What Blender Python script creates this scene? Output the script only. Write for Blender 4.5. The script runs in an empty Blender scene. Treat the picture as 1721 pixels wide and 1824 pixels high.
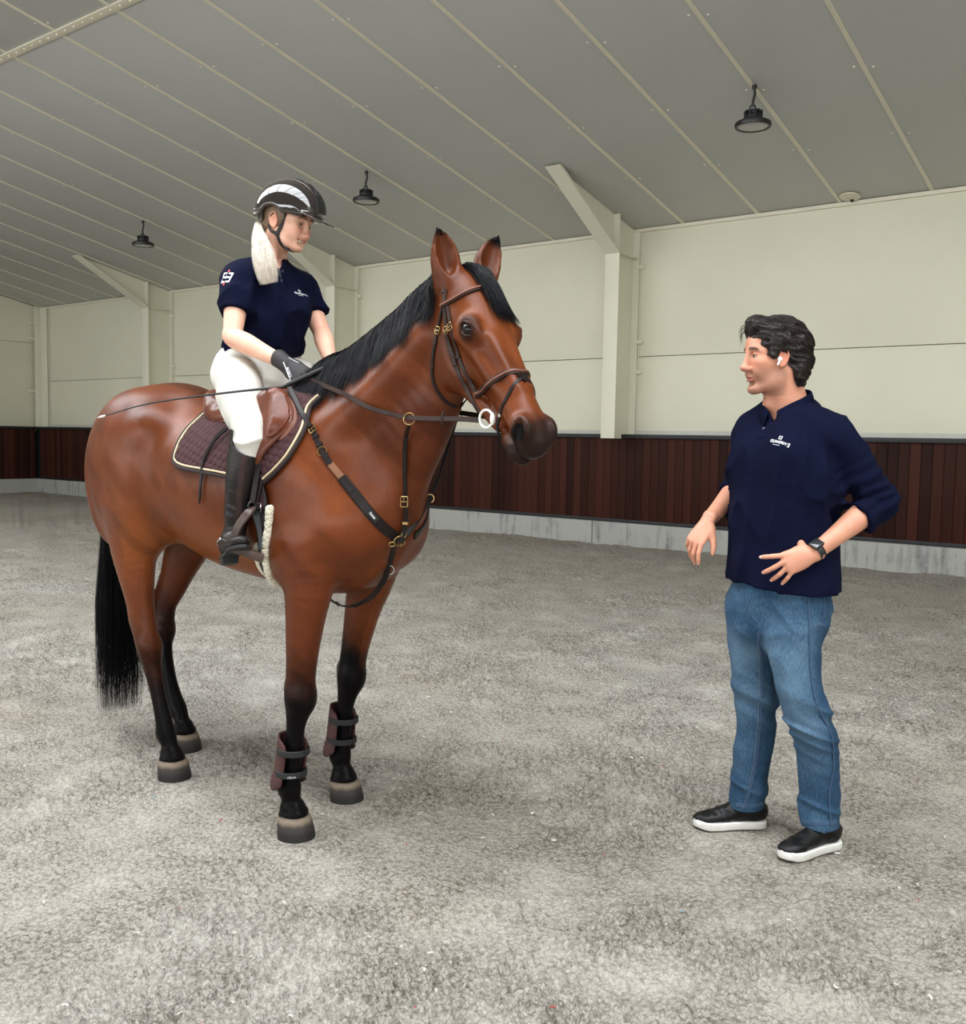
import bpy, bmesh, math, random
import numpy as np
from mathutils import Vector, Matrix
from mathutils.bvhtree import BVHTree

# ------------------------------------------------------------------ camera, sky, light, exposure
SC = bpy.context.scene
COL = SC.collection
STAGE = math.radians(37.5)            # heading of the camera inside the hall (world = hall axes)
EYE = 1.40
PITCH, ROLL = math.radians(4.3), math.radians(1.04)
IMG_W, IMG_H, FPX = 1721.0, 1824.0, 1727.0

def stage_to_world():
    return Matrix.Rotation(STAGE, 4, 'Z')

cam_data = bpy.data.cameras.new('camera')
cam = bpy.data.objects.new('camera', cam_data)
COL.objects.link(cam)
cam_data.sensor_fit = 'VERTICAL'
cam_data.sensor_height = 24.0
cam_data.lens = 24.0 * FPX / IMG_H
cam_data.clip_start, cam_data.clip_end = 0.05, 200
_f = Vector((0, math.cos(PITCH), -math.sin(PITCH)))
_u0 = Vector((0, math.sin(PITCH), math.cos(PITCH)))
_r0 = Vector((1, 0, 0))
_r = _r0 * math.cos(ROLL) + _u0 * math.sin(ROLL)
_u = _u0 * math.cos(ROLL) - _r0 * math.sin(ROLL)
_m = Matrix((( _r.x, _u.x, -_f.x, 0), (_r.y, _u.y, -_f.y, 0), (_r.z, _u.z, -_f.z, EYE), (0, 0, 0, 1)))
cam.matrix_world = stage_to_world() @ _m
SC.camera = cam

world = bpy.data.worlds.new('overcast_sky')
SC.world = world
world.use_nodes = True
_bg = world.node_tree.nodes['Background']
_bg.inputs['Color'].default_value = (0.93, 0.97, 1.0, 1)
_bg.inputs['Strength'].default_value = 8.2
world.cycles.sampling_method = 'AUTOMATIC'

# hall measures
Y_BACK, Z_EAVE, SLOPE = 11.79, 4.25, 0.20
Y_RIDGE = 0.9
Z_RIDGE = Z_EAVE + SLOPE * (Y_BACK - Y_RIDGE)
Y_FRONT = 2 * Y_RIDGE - Y_BACK
X_LEFT, X_RIGHT = -22.15, 16.0
SKY_HALF = 1.45                        # half width of the ridge skylight
SKY_X0 = -15.5                         # it starts short of the far end
WIN_Z0, WIN_Z1 = 2.2, 3.9             # window band in the wall behind the photographer

def portal(name, loc, rot, sx, sy):
    d = bpy.data.lights.new(name, 'AREA')
    d.shape = 'RECTANGLE'
    d.size, d.size_y = sx, sy
    d.energy = 1.0
    d.cycles.is_portal = True
    o = bpy.data.objects.new(name, d)
    COL.objects.link(o)
    o.location = loc
    o.rotation_euler = rot
    return o
portal('skylight_portal', ((SKY_X0 + X_RIGHT) / 2, Y_RIDGE, Z_RIDGE + 0.3), (0, 0, 0), X_RIGHT - SKY_X0, 2 * SKY_HALF)
portal('window_portal', ((X_LEFT + X_RIGHT) / 2, Y_FRONT - 0.12, (WIN_Z0 + WIN_Z1) / 2), (math.radians(90), 0, 0), X_RIGHT - X_LEFT, WIN_Z1 - WIN_Z0)

SC.view_settings.view_transform = 'Standard'
SC.view_settings.look = 'None'
SC.view_settings.gamma = 1.0
SC.view_settings.use_curve_mapping = False
SC.view_settings.exposure = 0.28
random.seed(7)
RNG = np.random.default_rng(11)

# ------------------------------------------------------------------ small helpers
def tag(o, label=None, cat=None, group=None, kind=None):
    if label: o['label'] = label
    if cat: o['category'] = cat
    if group: o['group'] = group
    if kind: o['kind'] = kind
    return o

def empty(name, loc=(0, 0, 0), rz=0.0):
    o = bpy.data.objects.new(name, None)
    o.empty_display_size = 0.2
    COL.objects.link(o)
    o.location = loc
    o.rotation_euler = (0, 0, rz)
    return o

def mesh_obj(name, verts, faces, mat=None, parent=None, smooth=True):
    me = bpy.data.meshes.new(name)
    V = np.asarray(verts, dtype=np.float32).reshape(-1, 3)
    if isinstance(faces, np.ndarray) and faces.ndim == 2:
        n, k = faces.shape
        me.vertices.add(len(V))
        me.vertices.foreach_set('co', V.ravel())
        me.loops.add(n * k)
        me.loops.foreach_set('vertex_index', faces.astype(np.int32).ravel())
        me.polygons.add(n)
        me.polygons.foreach_set('loop_start', np.arange(0, n * k, k, dtype=np.int32))
        me.update(calc_edges=True)
    else:
        me.from_pydata(V.tolist(), [], [tuple(int(i) for i in f) for f in faces])
        me.update()
    if smooth:
        me.polygons.foreach_set('use_smooth', np.ones(len(me.polygons), dtype=bool))
    me.validate()
    o = bpy.data.objects.new(name, me)
    COL.objects.link(o)
    if mat: me.materials.append(mat)
    if parent: o.parent = parent
    return o

def share(name, src, parent=None, loc=(0, 0, 0), rot=(0, 0, 0), scale=(1, 1, 1)):
    o = bpy.data.objects.new(name, src.data)
    COL.objects.link(o)
    o.location, o.rotation_euler, o.scale = loc, rot, scale
    if parent: o.parent = parent
    return o

def autosmooth(o, deg=35):
    me = o.data
    try:
        me.set_sharp_from_angle(angle=math.radians(deg))
    except Exception:
        pass
    return o

class MB:
    """collects shapes into one mesh"""
    def __init__(s):
        s.v, s.f = [], []
    def add(s, verts, faces):
        n = len(s.v)
        s.v += [tuple(p) for p in verts]
        s.f += [tuple(i + n for i in f) for f in faces]
        return s
    def box(s, lo, hi):
        x0, y0, z0 = lo; x1, y1, z1 = hi
        return s.add([(x0,y0,z0),(x1,y0,z0),(x1,y1,z0),(x0,y1,z0),(x0,y0,z1),(x1,y0,z1),(x1,y1,z1),(x0,y1,z1)],
                     [(0,3,2,1),(4,5,6,7),(0,1,5,4),(1,2,6,5),(2,3,7,6),(3,0,4,7)])
    def bevbox(s, lo, hi, b=0.004):
        bm = bmesh.new()
        bmesh.ops.create_cube(bm, size=1)
        for v in bm.verts:
            v.co = Vector([lo[i] + (v.co[i] + .5) * (hi[i] - lo[i]) for i in range(3)])
        bmesh.ops.bevel(bm, geom=bm.edges[:], offset=b, segments=2, affect='EDGES', profile=0.6)
        return s.bm(bm)
    def bm(s, bm):
        bm.verts.index_update()
        s.add([v.co[:] for v in bm.verts], [[v.index for v in f.verts] for f in bm.faces])
        bm.free()
        return s
    def prism(s, poly, ax, a0, a1):
        """poly: 2D points in the two other axes, extruded along axis ax"""
        n = len(poly)
        def mk(p, a):
            l = list(p); l.insert(ax, a); return tuple(l)
        vs = [mk(p, a0) for p in poly] + [mk(p, a1) for p in poly]
        fs = [tuple(range(n))[::-1], tuple(range(n, 2 * n))]
        fs += [(i, (i + 1) % n, n + (i + 1) % n, n + i) for i in range(n)]
        return s.add(vs, fs)
    def tube(s, pts, rad, n=8, caps=True, squash=None):
        pts = [Vector(p) for p in pts]
        m = len(pts)
        R = rad if hasattr(rad, '__len__') else [rad] * m
        vs = []
        prev = None
        for i, p in enumerate(pts):
            t = (pts[min(i + 1, m - 1)] - pts[max(i - 1, 0)])
            if t.length < 1e-9: t = Vector((0, 0, 1))
            t.normalize()
            if prev is None:
                a = Vector((0, 0, 1)) if abs(t.z) < 0.9 else Vector((1, 0, 0))
                u = t.cross(a).normalized()
            else:
                u = (prev - t * prev.dot(t))
                u = u.normalized() if u.length > 1e-6 else t.orthogonal().normalized()
            prev = u
            w = t.cross(u)
            for k in range(n):
                c = 2 * math.pi * k / n
                vs.append(p + (u * math.cos(c) + w * math.sin(c)) * R[i])
        fs = [(i * n + k, i * n + (k + 1) % n, (i + 1) * n + (k + 1) % n, (i + 1) * n + k) for i in range(m - 1) for k in range(n)]
        if caps:
            fs += [tuple(range(n))[::-1], tuple(range((m - 1) * n, m * n))]
        return s.add([v[:] for v in vs], fs)
    def lathe(s, prof, n=24, mat=None, closed=False):
        """prof: (radius, z)"""
        m = len(prof)
        vs = []
        for r, z in prof:
            for k in range(n):
                c = 2 * math.pi * k / n
                v = Vector((r * math.cos(c), r * math.sin(c), z))
                vs.append((mat @ v)[:] if mat else v[:])
        fs = [(i * n + k, i * n + (k + 1) % n, (i + 1) * n + (k + 1) % n, (i + 1) * n + k) for i in range(m - 1) for k in range(n)]
        if not closed:
            fs += [tuple(range(n))[::-1], tuple(range((m - 1) * n, m * n))]
        return s.add(vs, fs)
    def torus(s, c, axis, R, r, n=28, k=8, arc=(0, 2 * math.pi), ell=1.0, ref=None):
        axis = Vector(axis).normalized()
        u = Vector(ref) if ref is not None else axis.orthogonal()
        u = (u - axis * u.dot(axis)).normalized()
        w = axis.cross(u)
        full = abs(arc[1] - arc[0] - 2 * math.pi) < 1e-6
        pts = []
        for i in range(n + (0 if full else 1)):
            a = arc[0] + (arc[1] - arc[0]) * i / n
            pts.append(Vector(c) + u * math.cos(a) * R + w * math.sin(a) * R * ell)
        if not full:
            return s.tube(pts, r, k)
        vs = []
        for i, p in enumerate(pts):
            d = (p - Vector(c)).normalized()
            for j in range(k):
                b = 2 * math.pi * j / k
                vs.append((p + d * math.cos(b) * r + axis * math.sin(b) * r)[:])
        fs = [(i * k + j, ((i + 1) % n) * k + j, ((i + 1) % n) * k + (j + 1) % k, i * k + (j + 1) % k) for i in range(n) for j in range(k)]
        return s.add(vs, fs)
    def ball(s, c, r, n=12, m=8):
        rx, ry, rz = r if hasattr(r, '__len__') else (r, r, r)
        vs = [(c[0], c[1], c[2] - rz)]
        for i in range(1, m):
            a = -math.pi / 2 + math.pi * i / m
            for k in range(n):
                b = 2 * math.pi * k / n
                vs.append((c[0] + rx * math.cos(a) * math.cos(b), c[1] + ry * math.cos(a) * math.sin(b), c[2] + rz * math.sin(a)))
        vs.append((c[0], c[1], c[2] + rz))
        fs = [(0, 1 + (k + 1) % n, 1 + k) for k in range(n)]
        for i in range(m - 2):
            for k in range(n):
                a = 1 + i * n
                fs.append((a + k, a + (k + 1) % n, a + n + (k + 1) % n, a + n + k))
        e = len(vs) - 1; a = 1 + (m - 2) * n
        fs += [(a + k, a + (k + 1) % n, e) for k in range(n)]
        return s.add(vs, fs)
    def build(s, name, mat=None, parent=None, smooth=True, M=None):
        v = s.v
        if M is not None:
            v = [(M @ Vector(p))[:] for p in v]
        return autosmooth(mesh_obj(name, v, s.f, mat, parent, smooth), 38)

# ------------------------------------------------------------------ materials
def new_mat(name):
    m = bpy.data.materials.new(name)
    m.use_nodes = True
    nt = m.node_tree
    b = nt.nodes['Principled BSDF']
    return m, nt, b

def N(nt, typ, **kw):
    n = nt.nodes.new(typ)
    for k, v in kw.items():
        if k in n.inputs.keys(): n.inputs[k].default_value = v
        else: setattr(n, k, v)
    return n

def L(nt, a, ao, b, bi):
    nt.links.new(a.outputs[ao], b.inputs[bi])

def coords(nt, scale=(1, 1, 1), obj=True):
    tc = nt.nodes.new('ShaderNodeTexCoord')
    mp = nt.nodes.new('ShaderNodeMapping')
    mp.inputs['Scale'].default_value = scale
    nt.links.new(tc.outputs['Object' if obj else 'Generated'], mp.inputs['Vector'])
    return mp

def simple(name, col, rough=0.6, metal=0.0, var=0.12, nscale=8.0, stretch=(1, 1, 1), bump=0.0, bscale=60.0, spec=0.5, coat=0.0, sheen=0.0):
    """colour with a soft procedural variation and optional fine relief"""
    m, nt, b = new_mat(name)
    mp = coords(nt, stretch)
    nz = N(nt, 'ShaderNodeTexNoise', Scale=nscale, Detail=5.0, Roughness=0.6)
    L(nt, mp, 'Vector', nz, 'Vector')
    rp = nt.nodes.new('ShaderNodeValToRGB')
    c = np.array(col)
    rp.color_ramp.elements[0].position = 0.3
    rp.color_ramp.elements[1].position = 0.7
    rp.color_ramp.elements[0].color = (*np.clip(c * (1 - var), 0, 1), 1)
    rp.color_ramp.elements[1].color = (*np.clip(c * (1 + var), 0, 1), 1)
    L(nt, nz, 'Fac', rp, 'Fac')
    L(nt, rp, 'Color', b, 'Base Color')
    b.inputs['Roughness'].default_value = rough
    b.inputs['Metallic'].default_value = metal
    b.inputs['Specular IOR Level'].default_value = spec
    b.inputs['Coat Weight'].default_value = coat
    b.inputs['Sheen Weight'].default_value = sheen
    if bump:
        n2 = N(nt, 'ShaderNodeTexNoise', Scale=bscale, Detail=4.0)
        L(nt, mp, 'Vector', n2, 'Vector')
        bp = N(nt, 'ShaderNodeBump', Strength=bump, Distance=0.01)
        L(nt, n2, 'Fac', bp, 'Height')
        L(nt, bp, 'Normal', b, 'Normal')
    return m

def srgb(r, g, b):
    f = lambda c: (c / 255 / 12.92) if c / 255 <= 0.04045 else ((c / 255 + 0.055) / 1.055) ** 2.4
    return (f(r), f(g), f(b))

# ------------------------------------------------------------------ the hall
M_WALL = simple('painted_panel', srgb(222, 219, 198), 0.55, var=0.035, nscale=0.9, bump=0.05, bscale=30)
M_STEEL = simple('painted_steel', srgb(224, 221, 202), 0.45, var=0.03, nscale=2)
M_CEIL = simple('ceiling_panel', srgb(188, 189, 186), 0.5, var=0.03, nscale=0.7)
M_SEAM = simple('ceiling_strip', srgb(222, 216, 196), 0.5, var=0.04, nscale=3)
M_SCREW = simple('screw_head', srgb(235, 230, 215), 0.35)
M_BLACK = simple('black_rubber', (0.012, 0.012, 0.013), 0.55)
M_LAMP = simple('lamp_black', (0.008, 0.008, 0.009), 0.4)

def wood_mat():
    m, nt, b = new_mat('dark_kickboard')
    mp = coords(nt, (40, 40, 1.2))
    nz = N(nt, 'ShaderNodeTexNoise', Scale=1.5, Detail=6.0, Roughness=0.65)
    L(nt, mp, 'Vector', nz, 'Vector')
    oi = nt.nodes.new('ShaderNodeObjectInfo')
    rp = nt.nodes.new('ShaderNodeValToRGB')
    rp.color_ramp.elements[0].position = 0.25
    rp.color_ramp.elements[1].position = 0.75
    rp.color_ramp.elements[0].color = (*srgb(34, 16, 12), 1)
    rp.color_ramp.elements[1].color = (*srgb(66, 34, 25), 1)
    mx = N(nt, 'ShaderNodeMath', operation='MULTIPLY_ADD')
    mx.inputs[1].default_value = 0.55; mx.inputs[2].default_value = 0.0
    L(nt, oi, 'Random', mx, 0)
    ad = N(nt, 'ShaderNodeMath', operation='MULTIPLY_ADD')
    ad.inputs[1].default_value = 0.6
    L(nt, nz, 'Fac', ad, 0); L(nt, mx, 0, ad, 2)
    L(nt, ad, 0, rp, 'Fac')
    L(nt, rp, 'Color', b, 'Base Color')
    b.inputs['Roughness'].default_value = 0.6
    b.inputs['Specular IOR Level'].default_value = 0.12
    bp = N(nt, 'ShaderNodeBump', Strength=0.15, Distance=0.004)
    L(nt, nz, 'Fac', bp, 'Height'); L(nt, bp, 'Normal', b, 'Normal')
    return m
M_WOOD = wood_mat()

def concrete_mat():
    m, nt, b = new_mat('concrete_footing')
    mp = coords(nt, (1, 1, 1))
    n1 = N(nt, 'ShaderNodeTexNoise', Scale=2.2, Detail=6.0, Roughness=0.7)
    mp2 = coords(nt, (9, 9, 0.8))
    n2 = N(nt, 'ShaderNodeTexNoise', Scale=1.6, Detail=4.0)
    L(nt, mp, 'Vector', n1, 'Vector'); L(nt, mp2, 'Vector', n2, 'Vector')
    ad = N(nt, 'ShaderNodeMath', operation='ADD'); L(nt, n1, 'Fac', ad, 0); L(nt, n2, 'Fac', ad, 1)
    rp = nt.nodes.new('ShaderNodeValToRGB')
    rp.color_ramp.elements[0].position = 0.65; rp.color_ramp.elements[1].position = 1.35
    rp.color_ramp.elements[0].color = (*srgb(112, 112, 110), 1)
    rp.color_ramp.elements[1].color = (*srgb(168, 167, 162), 1)
    L(nt, ad, 0, rp, 'Fac'); L(nt, rp, 'Color', b, 'Base Color')
    b.inputs['Roughness'].default_value = 0.85
    bp = N(nt, 'ShaderNodeBump', Strength=0.3, Distance=0.01)
    L(nt, n1, 'Fac', bp, 'Height'); L(nt, bp, 'Normal', b, 'Normal')
    return m
M_CONC = concrete_mat()

COLS_X = [-6.555, -11.855, -17.08, -1.3, 3.95, 9.2, 14.4]
COL_W, COL_D = 0.21, 0.57
Z_SEAM = 2.55

def panel_wall(name, label, length_axis, cuts, at, thick, z_rows, parent_label=None):
    pass

# back wall: big sandwich panels between the columns, split by one horizontal joint
wall_back = mesh_obj('wall_back', *(lambda b: (b.v, b.f))(MB().box((X_LEFT - 0.3, Y_BACK + 0.04, 0), (X_RIGHT + 0.3, Y_BACK + 0.24, Z_EAVE + 0.02))), M_CONC, smooth=False)
tag(wall_back, 'long cream panelled wall behind the horse and the man', 'wall', kind='structure')
edges = sorted([X_LEFT] + COLS_X + [X_RIGHT])
for a, b in zip(edges[:-1], edges[1:]):
    for z0, z1 in ((1.40, Z_SEAM - 0.005), (Z_SEAM + 0.005, Z_EAVE - 0.0)):
        MB().bevbox((a + 0.006, Y_BACK, z0), (b - 0.006, Y_BACK + 0.05, z1), 0.004).build('wall_panel', M_WALL, wall_back)
# eave angle and cover strips beside each column
MB().box((X_LEFT, Y_BACK - 0.035, Z_EAVE - 0.045), (X_RIGHT, Y_BACK, Z_EAVE + 0.0)).build('eave_angle', M_SEAM, wall_back, smooth=False)
MB().box((X_LEFT, Y_BACK - 0.004, 1.50), (X_RIGHT, Y_BACK, 1.555)).build('splash_strip', simple('pale_splash_strip', srgb(196, 195, 186), .6, var=.05), wall_back, smooth=False)

# kickboards: separate upright boards with rails
kick = mesh_obj('baseboard_back', *(lambda b: (b.v, b.f))(MB().box((X_LEFT - 0.2, Y_BACK - 0.14, 0.27), (X_RIGHT, Y_BACK - 0.07, 1.45))), M_BLACK, smooth=False)
# the footing stands a little in front of the boards
YK = Y_BACK - 0.16
tag(kick, 'dark stained upright kickboards along the long wall', 'kickboard', kind='structure')
MB().bevbox((X_LEFT, YK - 0.05, 1.445), (X_RIGHT, Y_BACK - 0.004, 1.50), 0.006).build('cap_rail', M_BLACK, kick)
MB().bevbox((X_LEFT, YK - 0.03, 0.30), (X_RIGHT, YK + 0.02, 0.345), 0.004).build('bottom_rail', M_BLACK, kick)
bw = 0.1205
proto = MB().bevbox((-bw / 2 + 0.002, -0.012, 0.34), (bw / 2 - 0.002, 0.012, 1.45), 0.004).build('board', M_WOOD, kick)
nb = int((5.0 - X_LEFT) / bw)
for i in range(nb):
    x = X_LEFT + 0.25 + (i + 0.5) * bw
    dy = random.uniform(-0.003, 0.003)
    if i == 0:
        proto.location = (x, YK + dy, 0)
    else:
        share('board', proto, kick, (x, YK + dy, 0))

foot = mesh_obj('trim_1', *(lambda b: (b.v, b.f))(MB().box((X_LEFT, Y_BACK - 0.10, -0.2), (X_RIGHT, Y_BACK + 0.02, 0.29))), M_CONC, smooth=False)
tag(foot, 'grey concrete footing under the long kickboard wall', 'footing', kind='structure')
xs = [-22.3, -17.6, -12.4, -6.95, -1.75, 3.5, 8.7, 16.0]
for a, b in zip(xs[:-1], xs[1:]):
    MB().bevbox((a + 0.006, Y_BACK - 0.245, -0.2), (b - 0.006, Y_BACK - 0.08, 0.30), 0.012).build('footing_block', M_CONC, foot)

# short end wall on the left
wl = mesh_obj('wall_left', [], [], M_WALL)
bpy.data.objects.remove(wl)
def gable(name, x0, x1, label):
    poly = [(Y_FRONT, 0), (Y_BACK + .04, 0), (Y_BACK + .04, Z_EAVE + 0.02), (Y_RIDGE, Z_RIDGE + 0.02), (Y_FRONT, Z_EAVE + 0.02)]
    b = MB().prism(poly, 0, x0, x1)
    return tag(mesh_obj(name, b.v, b.f, M_WALL, smooth=False), label, 'wall', kind='structure')
wall_left = gable('wall_left', X_LEFT - 0.3, X_LEFT - 0.05, 'short cream end wall at the far left corner')
ya = Y_BACK - 0.02
while ya > Y_FRONT + 1:
    yb = max(ya - 5.2, Y_FRONT)
    MB().bevbox((X_LEFT - 0.06, yb + .006, 1.4), (X_LEFT, ya - .006, 3.425), 0.004).build('wall_panel', M_WALL, wall_left)
    zt = lambda y: Z_EAVE + SLOPE * (Y_BACK - y if y > Y_RIDGE else y - Y_FRONT) - 0.01
    pts = [(yb + .006, 3.435), (ya - .006, 3.435), (ya - .006, zt(ya))]
    if yb < Y_RIDGE < ya: pts.append((Y_RIDGE, Z_RIDGE - 0.02))
    pts.append((yb + .006, zt(yb)))
    MB().prism(pts, 0, X_LEFT - 0.06, X_LEFT).build('wall_panel', M_WALL, wall_left, smooth=False)
    ya = yb
wall_right = gable('wall_right', X_RIGHT + 0.05, X_RIGHT + 0.3, 'short end wall behind the photographer on the right')
kl = mesh_obj('baseboard_left', *(lambda b: (b.v, b.f))(MB().box((X_LEFT - 0.0, Y_FRONT, 0.27), (X_LEFT + 0.07, Y_BACK - 0.2, 1.45))), M_BLACK, smooth=False)
tag(kl, 'dark kickboards on the end wall in the far left corner', 'kickboard', kind='structure')
MB().bevbox((X_LEFT, Y_FRONT, 1.445), (X_LEFT + 0.20, Y_BACK - 0.15, 1.50), 0.006).build('cap_rail', M_BLACK, kl)
pl = MB().bevbox((-0.012, -bw / 2 + 0.002, 0.30), (0.012, bw / 2 - 0.002, 1.45), 0.004).build('board', M_WOOD, kl)
for i in range(30):
    y = Y_BACK - 0.25 - (i + .5) * bw
    if i == 0: pl.location = (X_LEFT + 0.14, y, 0)
    else: share('board', pl, kl, (X_LEFT + 0.14, y, 0))
fl = mesh_obj('trim_2', *(lambda b: (b.v, b.f))(MB().bevbox((X_LEFT - 0.05, Y_FRONT, -0.2), (X_LEFT + 0.22, Y_BACK - 0.24, 0.30), 0.012)), M_CONC, smooth=False)
tag(fl, 'grey concrete footing of the end wall in the left corner', 'footing', kind='structure')

# wall behind the photographer: solid to 1.6 m, a long window band with mullions, a lintel
wall_front = mesh_obj('wall_front', *(lambda b: (b.v, b.f))(MB().box((X_LEFT - .3, Y_FRONT - 0.2, -0.2), (X_RIGHT + .3, Y_FRONT, WIN_Z0)).box((X_LEFT - .3, Y_FRONT - 0.2, WIN_Z1), (X_RIGHT + .3, Y_FRONT, Z_EAVE + 0.02))), M_WALL, smooth=False)
tag(wall_front, 'long wall with a window band behind the photographer', 'wall', kind='structure')
x = X_LEFT
while x < X_RIGHT:
    MB().box((x - 0.05, Y_FRONT - 0.15, WIN_Z0), (x + 0.05, Y_FRONT - 0.03, WIN_Z1)).build('mullion', M_STEEL, wall_front, smooth=False)
    x += 1.31

# ceiling: one panel per metre, pale cover strips over the joints, a splice strip
ceil_me = MB()
def roof_z(y): return Z_EAVE + SLOPE * (Y_BACK - y)
ridge_y = Y_RIDGE + SKY_HALF
c = MB()
c.prism([(Y_BACK + 0.3, roof_z(Y_BACK + 0.3) + 0.03), (ridge_y, roof_z(ridge_y) + 0.03), (ridge_y, roof_z(ridge_y) + 0.15), (Y_BACK + 0.3, roof_z(Y_BACK + 0.3) + 0.15)], 0, X_LEFT - 0.3, X_RIGHT + 0.3)
mir = lambda y: 2 * Y_RIDGE - y
c.prism([(mir(Y_BACK + 0.3), roof_z(Y_BACK + 0.3) + 0.03), (mir(ridge_y), roof_z(ridge_y) + 0.03), (mir(ridge_y), roof_z(ridge_y) + 0.15), (mir(Y_BACK + 0.3), roof_z(Y_BACK + 0.3) + 0.15)], 0, X_LEFT - 0.3, X_RIGHT + 0.3)
rl_ = Z_RIDGE + 0.04
c.prism([(ridge_y, roof_z(ridge_y) + 0.03), (Y_RIDGE, rl_), (mir(ridge_y), roof_z(ridge_y) + 0.03), (mir(ridge_y), roof_z(ridge_y) + 0.15), (Y_RIDGE, rl_ + .12), (ridge_y, roof_z(ridge_y) + 0.15)], 0, X_LEFT - 0.3, SKY_X0)
ceiling = tag(mesh_obj('ceiling', c.v, c.f, M_CEIL, smooth=False), 'sloping grey panelled ceiling with pale joint strips', 'ceiling', kind='structure')
PW = 1.008
seam_x = [-9.86 + PW * k for k in range(-12, 26)]
Y_SPL = 5.49
def on_roof(b):     # tilt: local (x, run from the eave, down from the ceiling)
    return b
TILT = Matrix.Translation((0, Y_BACK, Z_EAVE)) @ Matrix.Rotation(-math.atan(SLOPE), 4, 'X')
CS = math.cos(math.atan(SLOPE))
run_spl = -(Y_BACK - Y_SPL) / CS
run_end = -(Y_BACK - ridge_y) / CS
# local y is negative towards the ridge; rotating by +atan about X lifts negative y downwards, so use -atan
def roof_mat():
    return TILT
p1 = MB().bevbox((-PW / 2 + 0.003, run_spl, 0.0), (PW / 2 - 0.003, 0.25, 0.04), 0.006).build('ceiling_panel', M_CEIL, ceiling)
p2 = MB().bevbox((-PW / 2 + 0.003, run_end, 0.0), (PW / 2 - 0.003, run_spl - 0.004, 0.04), 0.006).build('ceiling_panel', M_CEIL, ceiling)
st = MB().prism([(-0.024, 0.004), (-0.017, -0.010), (0.017, -0.010), (0.024, 0.004)], 1, run_end, 0.0)
st = st.build('joint_strip', M_SEAM, ceiling, smooth=False)
first = True
rx = -math.atan(SLOPE)
for sx in seam_x:
    if sx > 9: continue
    for src, nm, dx in ((p1, 'ceiling_panel', PW / 2), (p2, 'ceiling_panel', PW / 2), (st, 'joint_strip', 0)):
        if first:
            src.location = (sx + dx, Y_BACK, Z_EAVE); src.rotation_euler = (rx, 0, 0)
        else:
            share(nm, src, ceiling, (sx + dx, Y_BACK, Z_EAVE), (rx, 0, 0))
    first = False
sp = MB().bevbox((X_LEFT, run_spl - 0.045, -0.014), (9, run_spl + 0.045, 0.0), 0.003).build('splice_strip', M_SEAM, ceiling)
sp.location = (0, Y_BACK, Z_EAVE); sp.rotation_euler = (rx, 0, 0)
bl = MB()
for i in range(180):
    bl.ball((-22 + i * 0.166, run_spl, -0.016), (0.012, 0.012, 0.009), 8, 6)
bl = bl.build('splice_bolts', M_SCREW, sp); bl['kind'] = 'stuff'
sc_ = MB()
for sx in seam_x:
    if sx > 4: continue
    for k in range(1, 6):
        yy = -(0.10 + k * 1.297) / 1.0
        for s in (-1, 1):
            sc_.ball((sx + s * 0.075, yy - 0.35 + 0.03 * s + 0.35 - 0.02, 0.0), (0.013, 0.013, 0.007), 8, 6)
sc_ = sc_.build('ceiling_screws', M_SCREW, ceiling); sc_['kind'] = 'stuff'
sc_.location = (0, Y_BACK, Z_EAVE); sc_.rotation_euler = (rx, 0, 0)

# rafters crossing the open ridge light
rb = MB()
x = X_LEFT
while x < X_RIGHT:
    rb.box((x - 0.05, Y_RIDGE - SKY_HALF, Z_RIDGE - 0.36), (x + 0.05, Y_RIDGE + SKY_HALF, Z_RIDGE - 0.26))
    x += 1.75
o = rb.build('trim_3', M_STEEL, smooth=False)
tag(o, 'rafters across the ridge skylight above the photographer', 'rafters', kind='structure')

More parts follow.
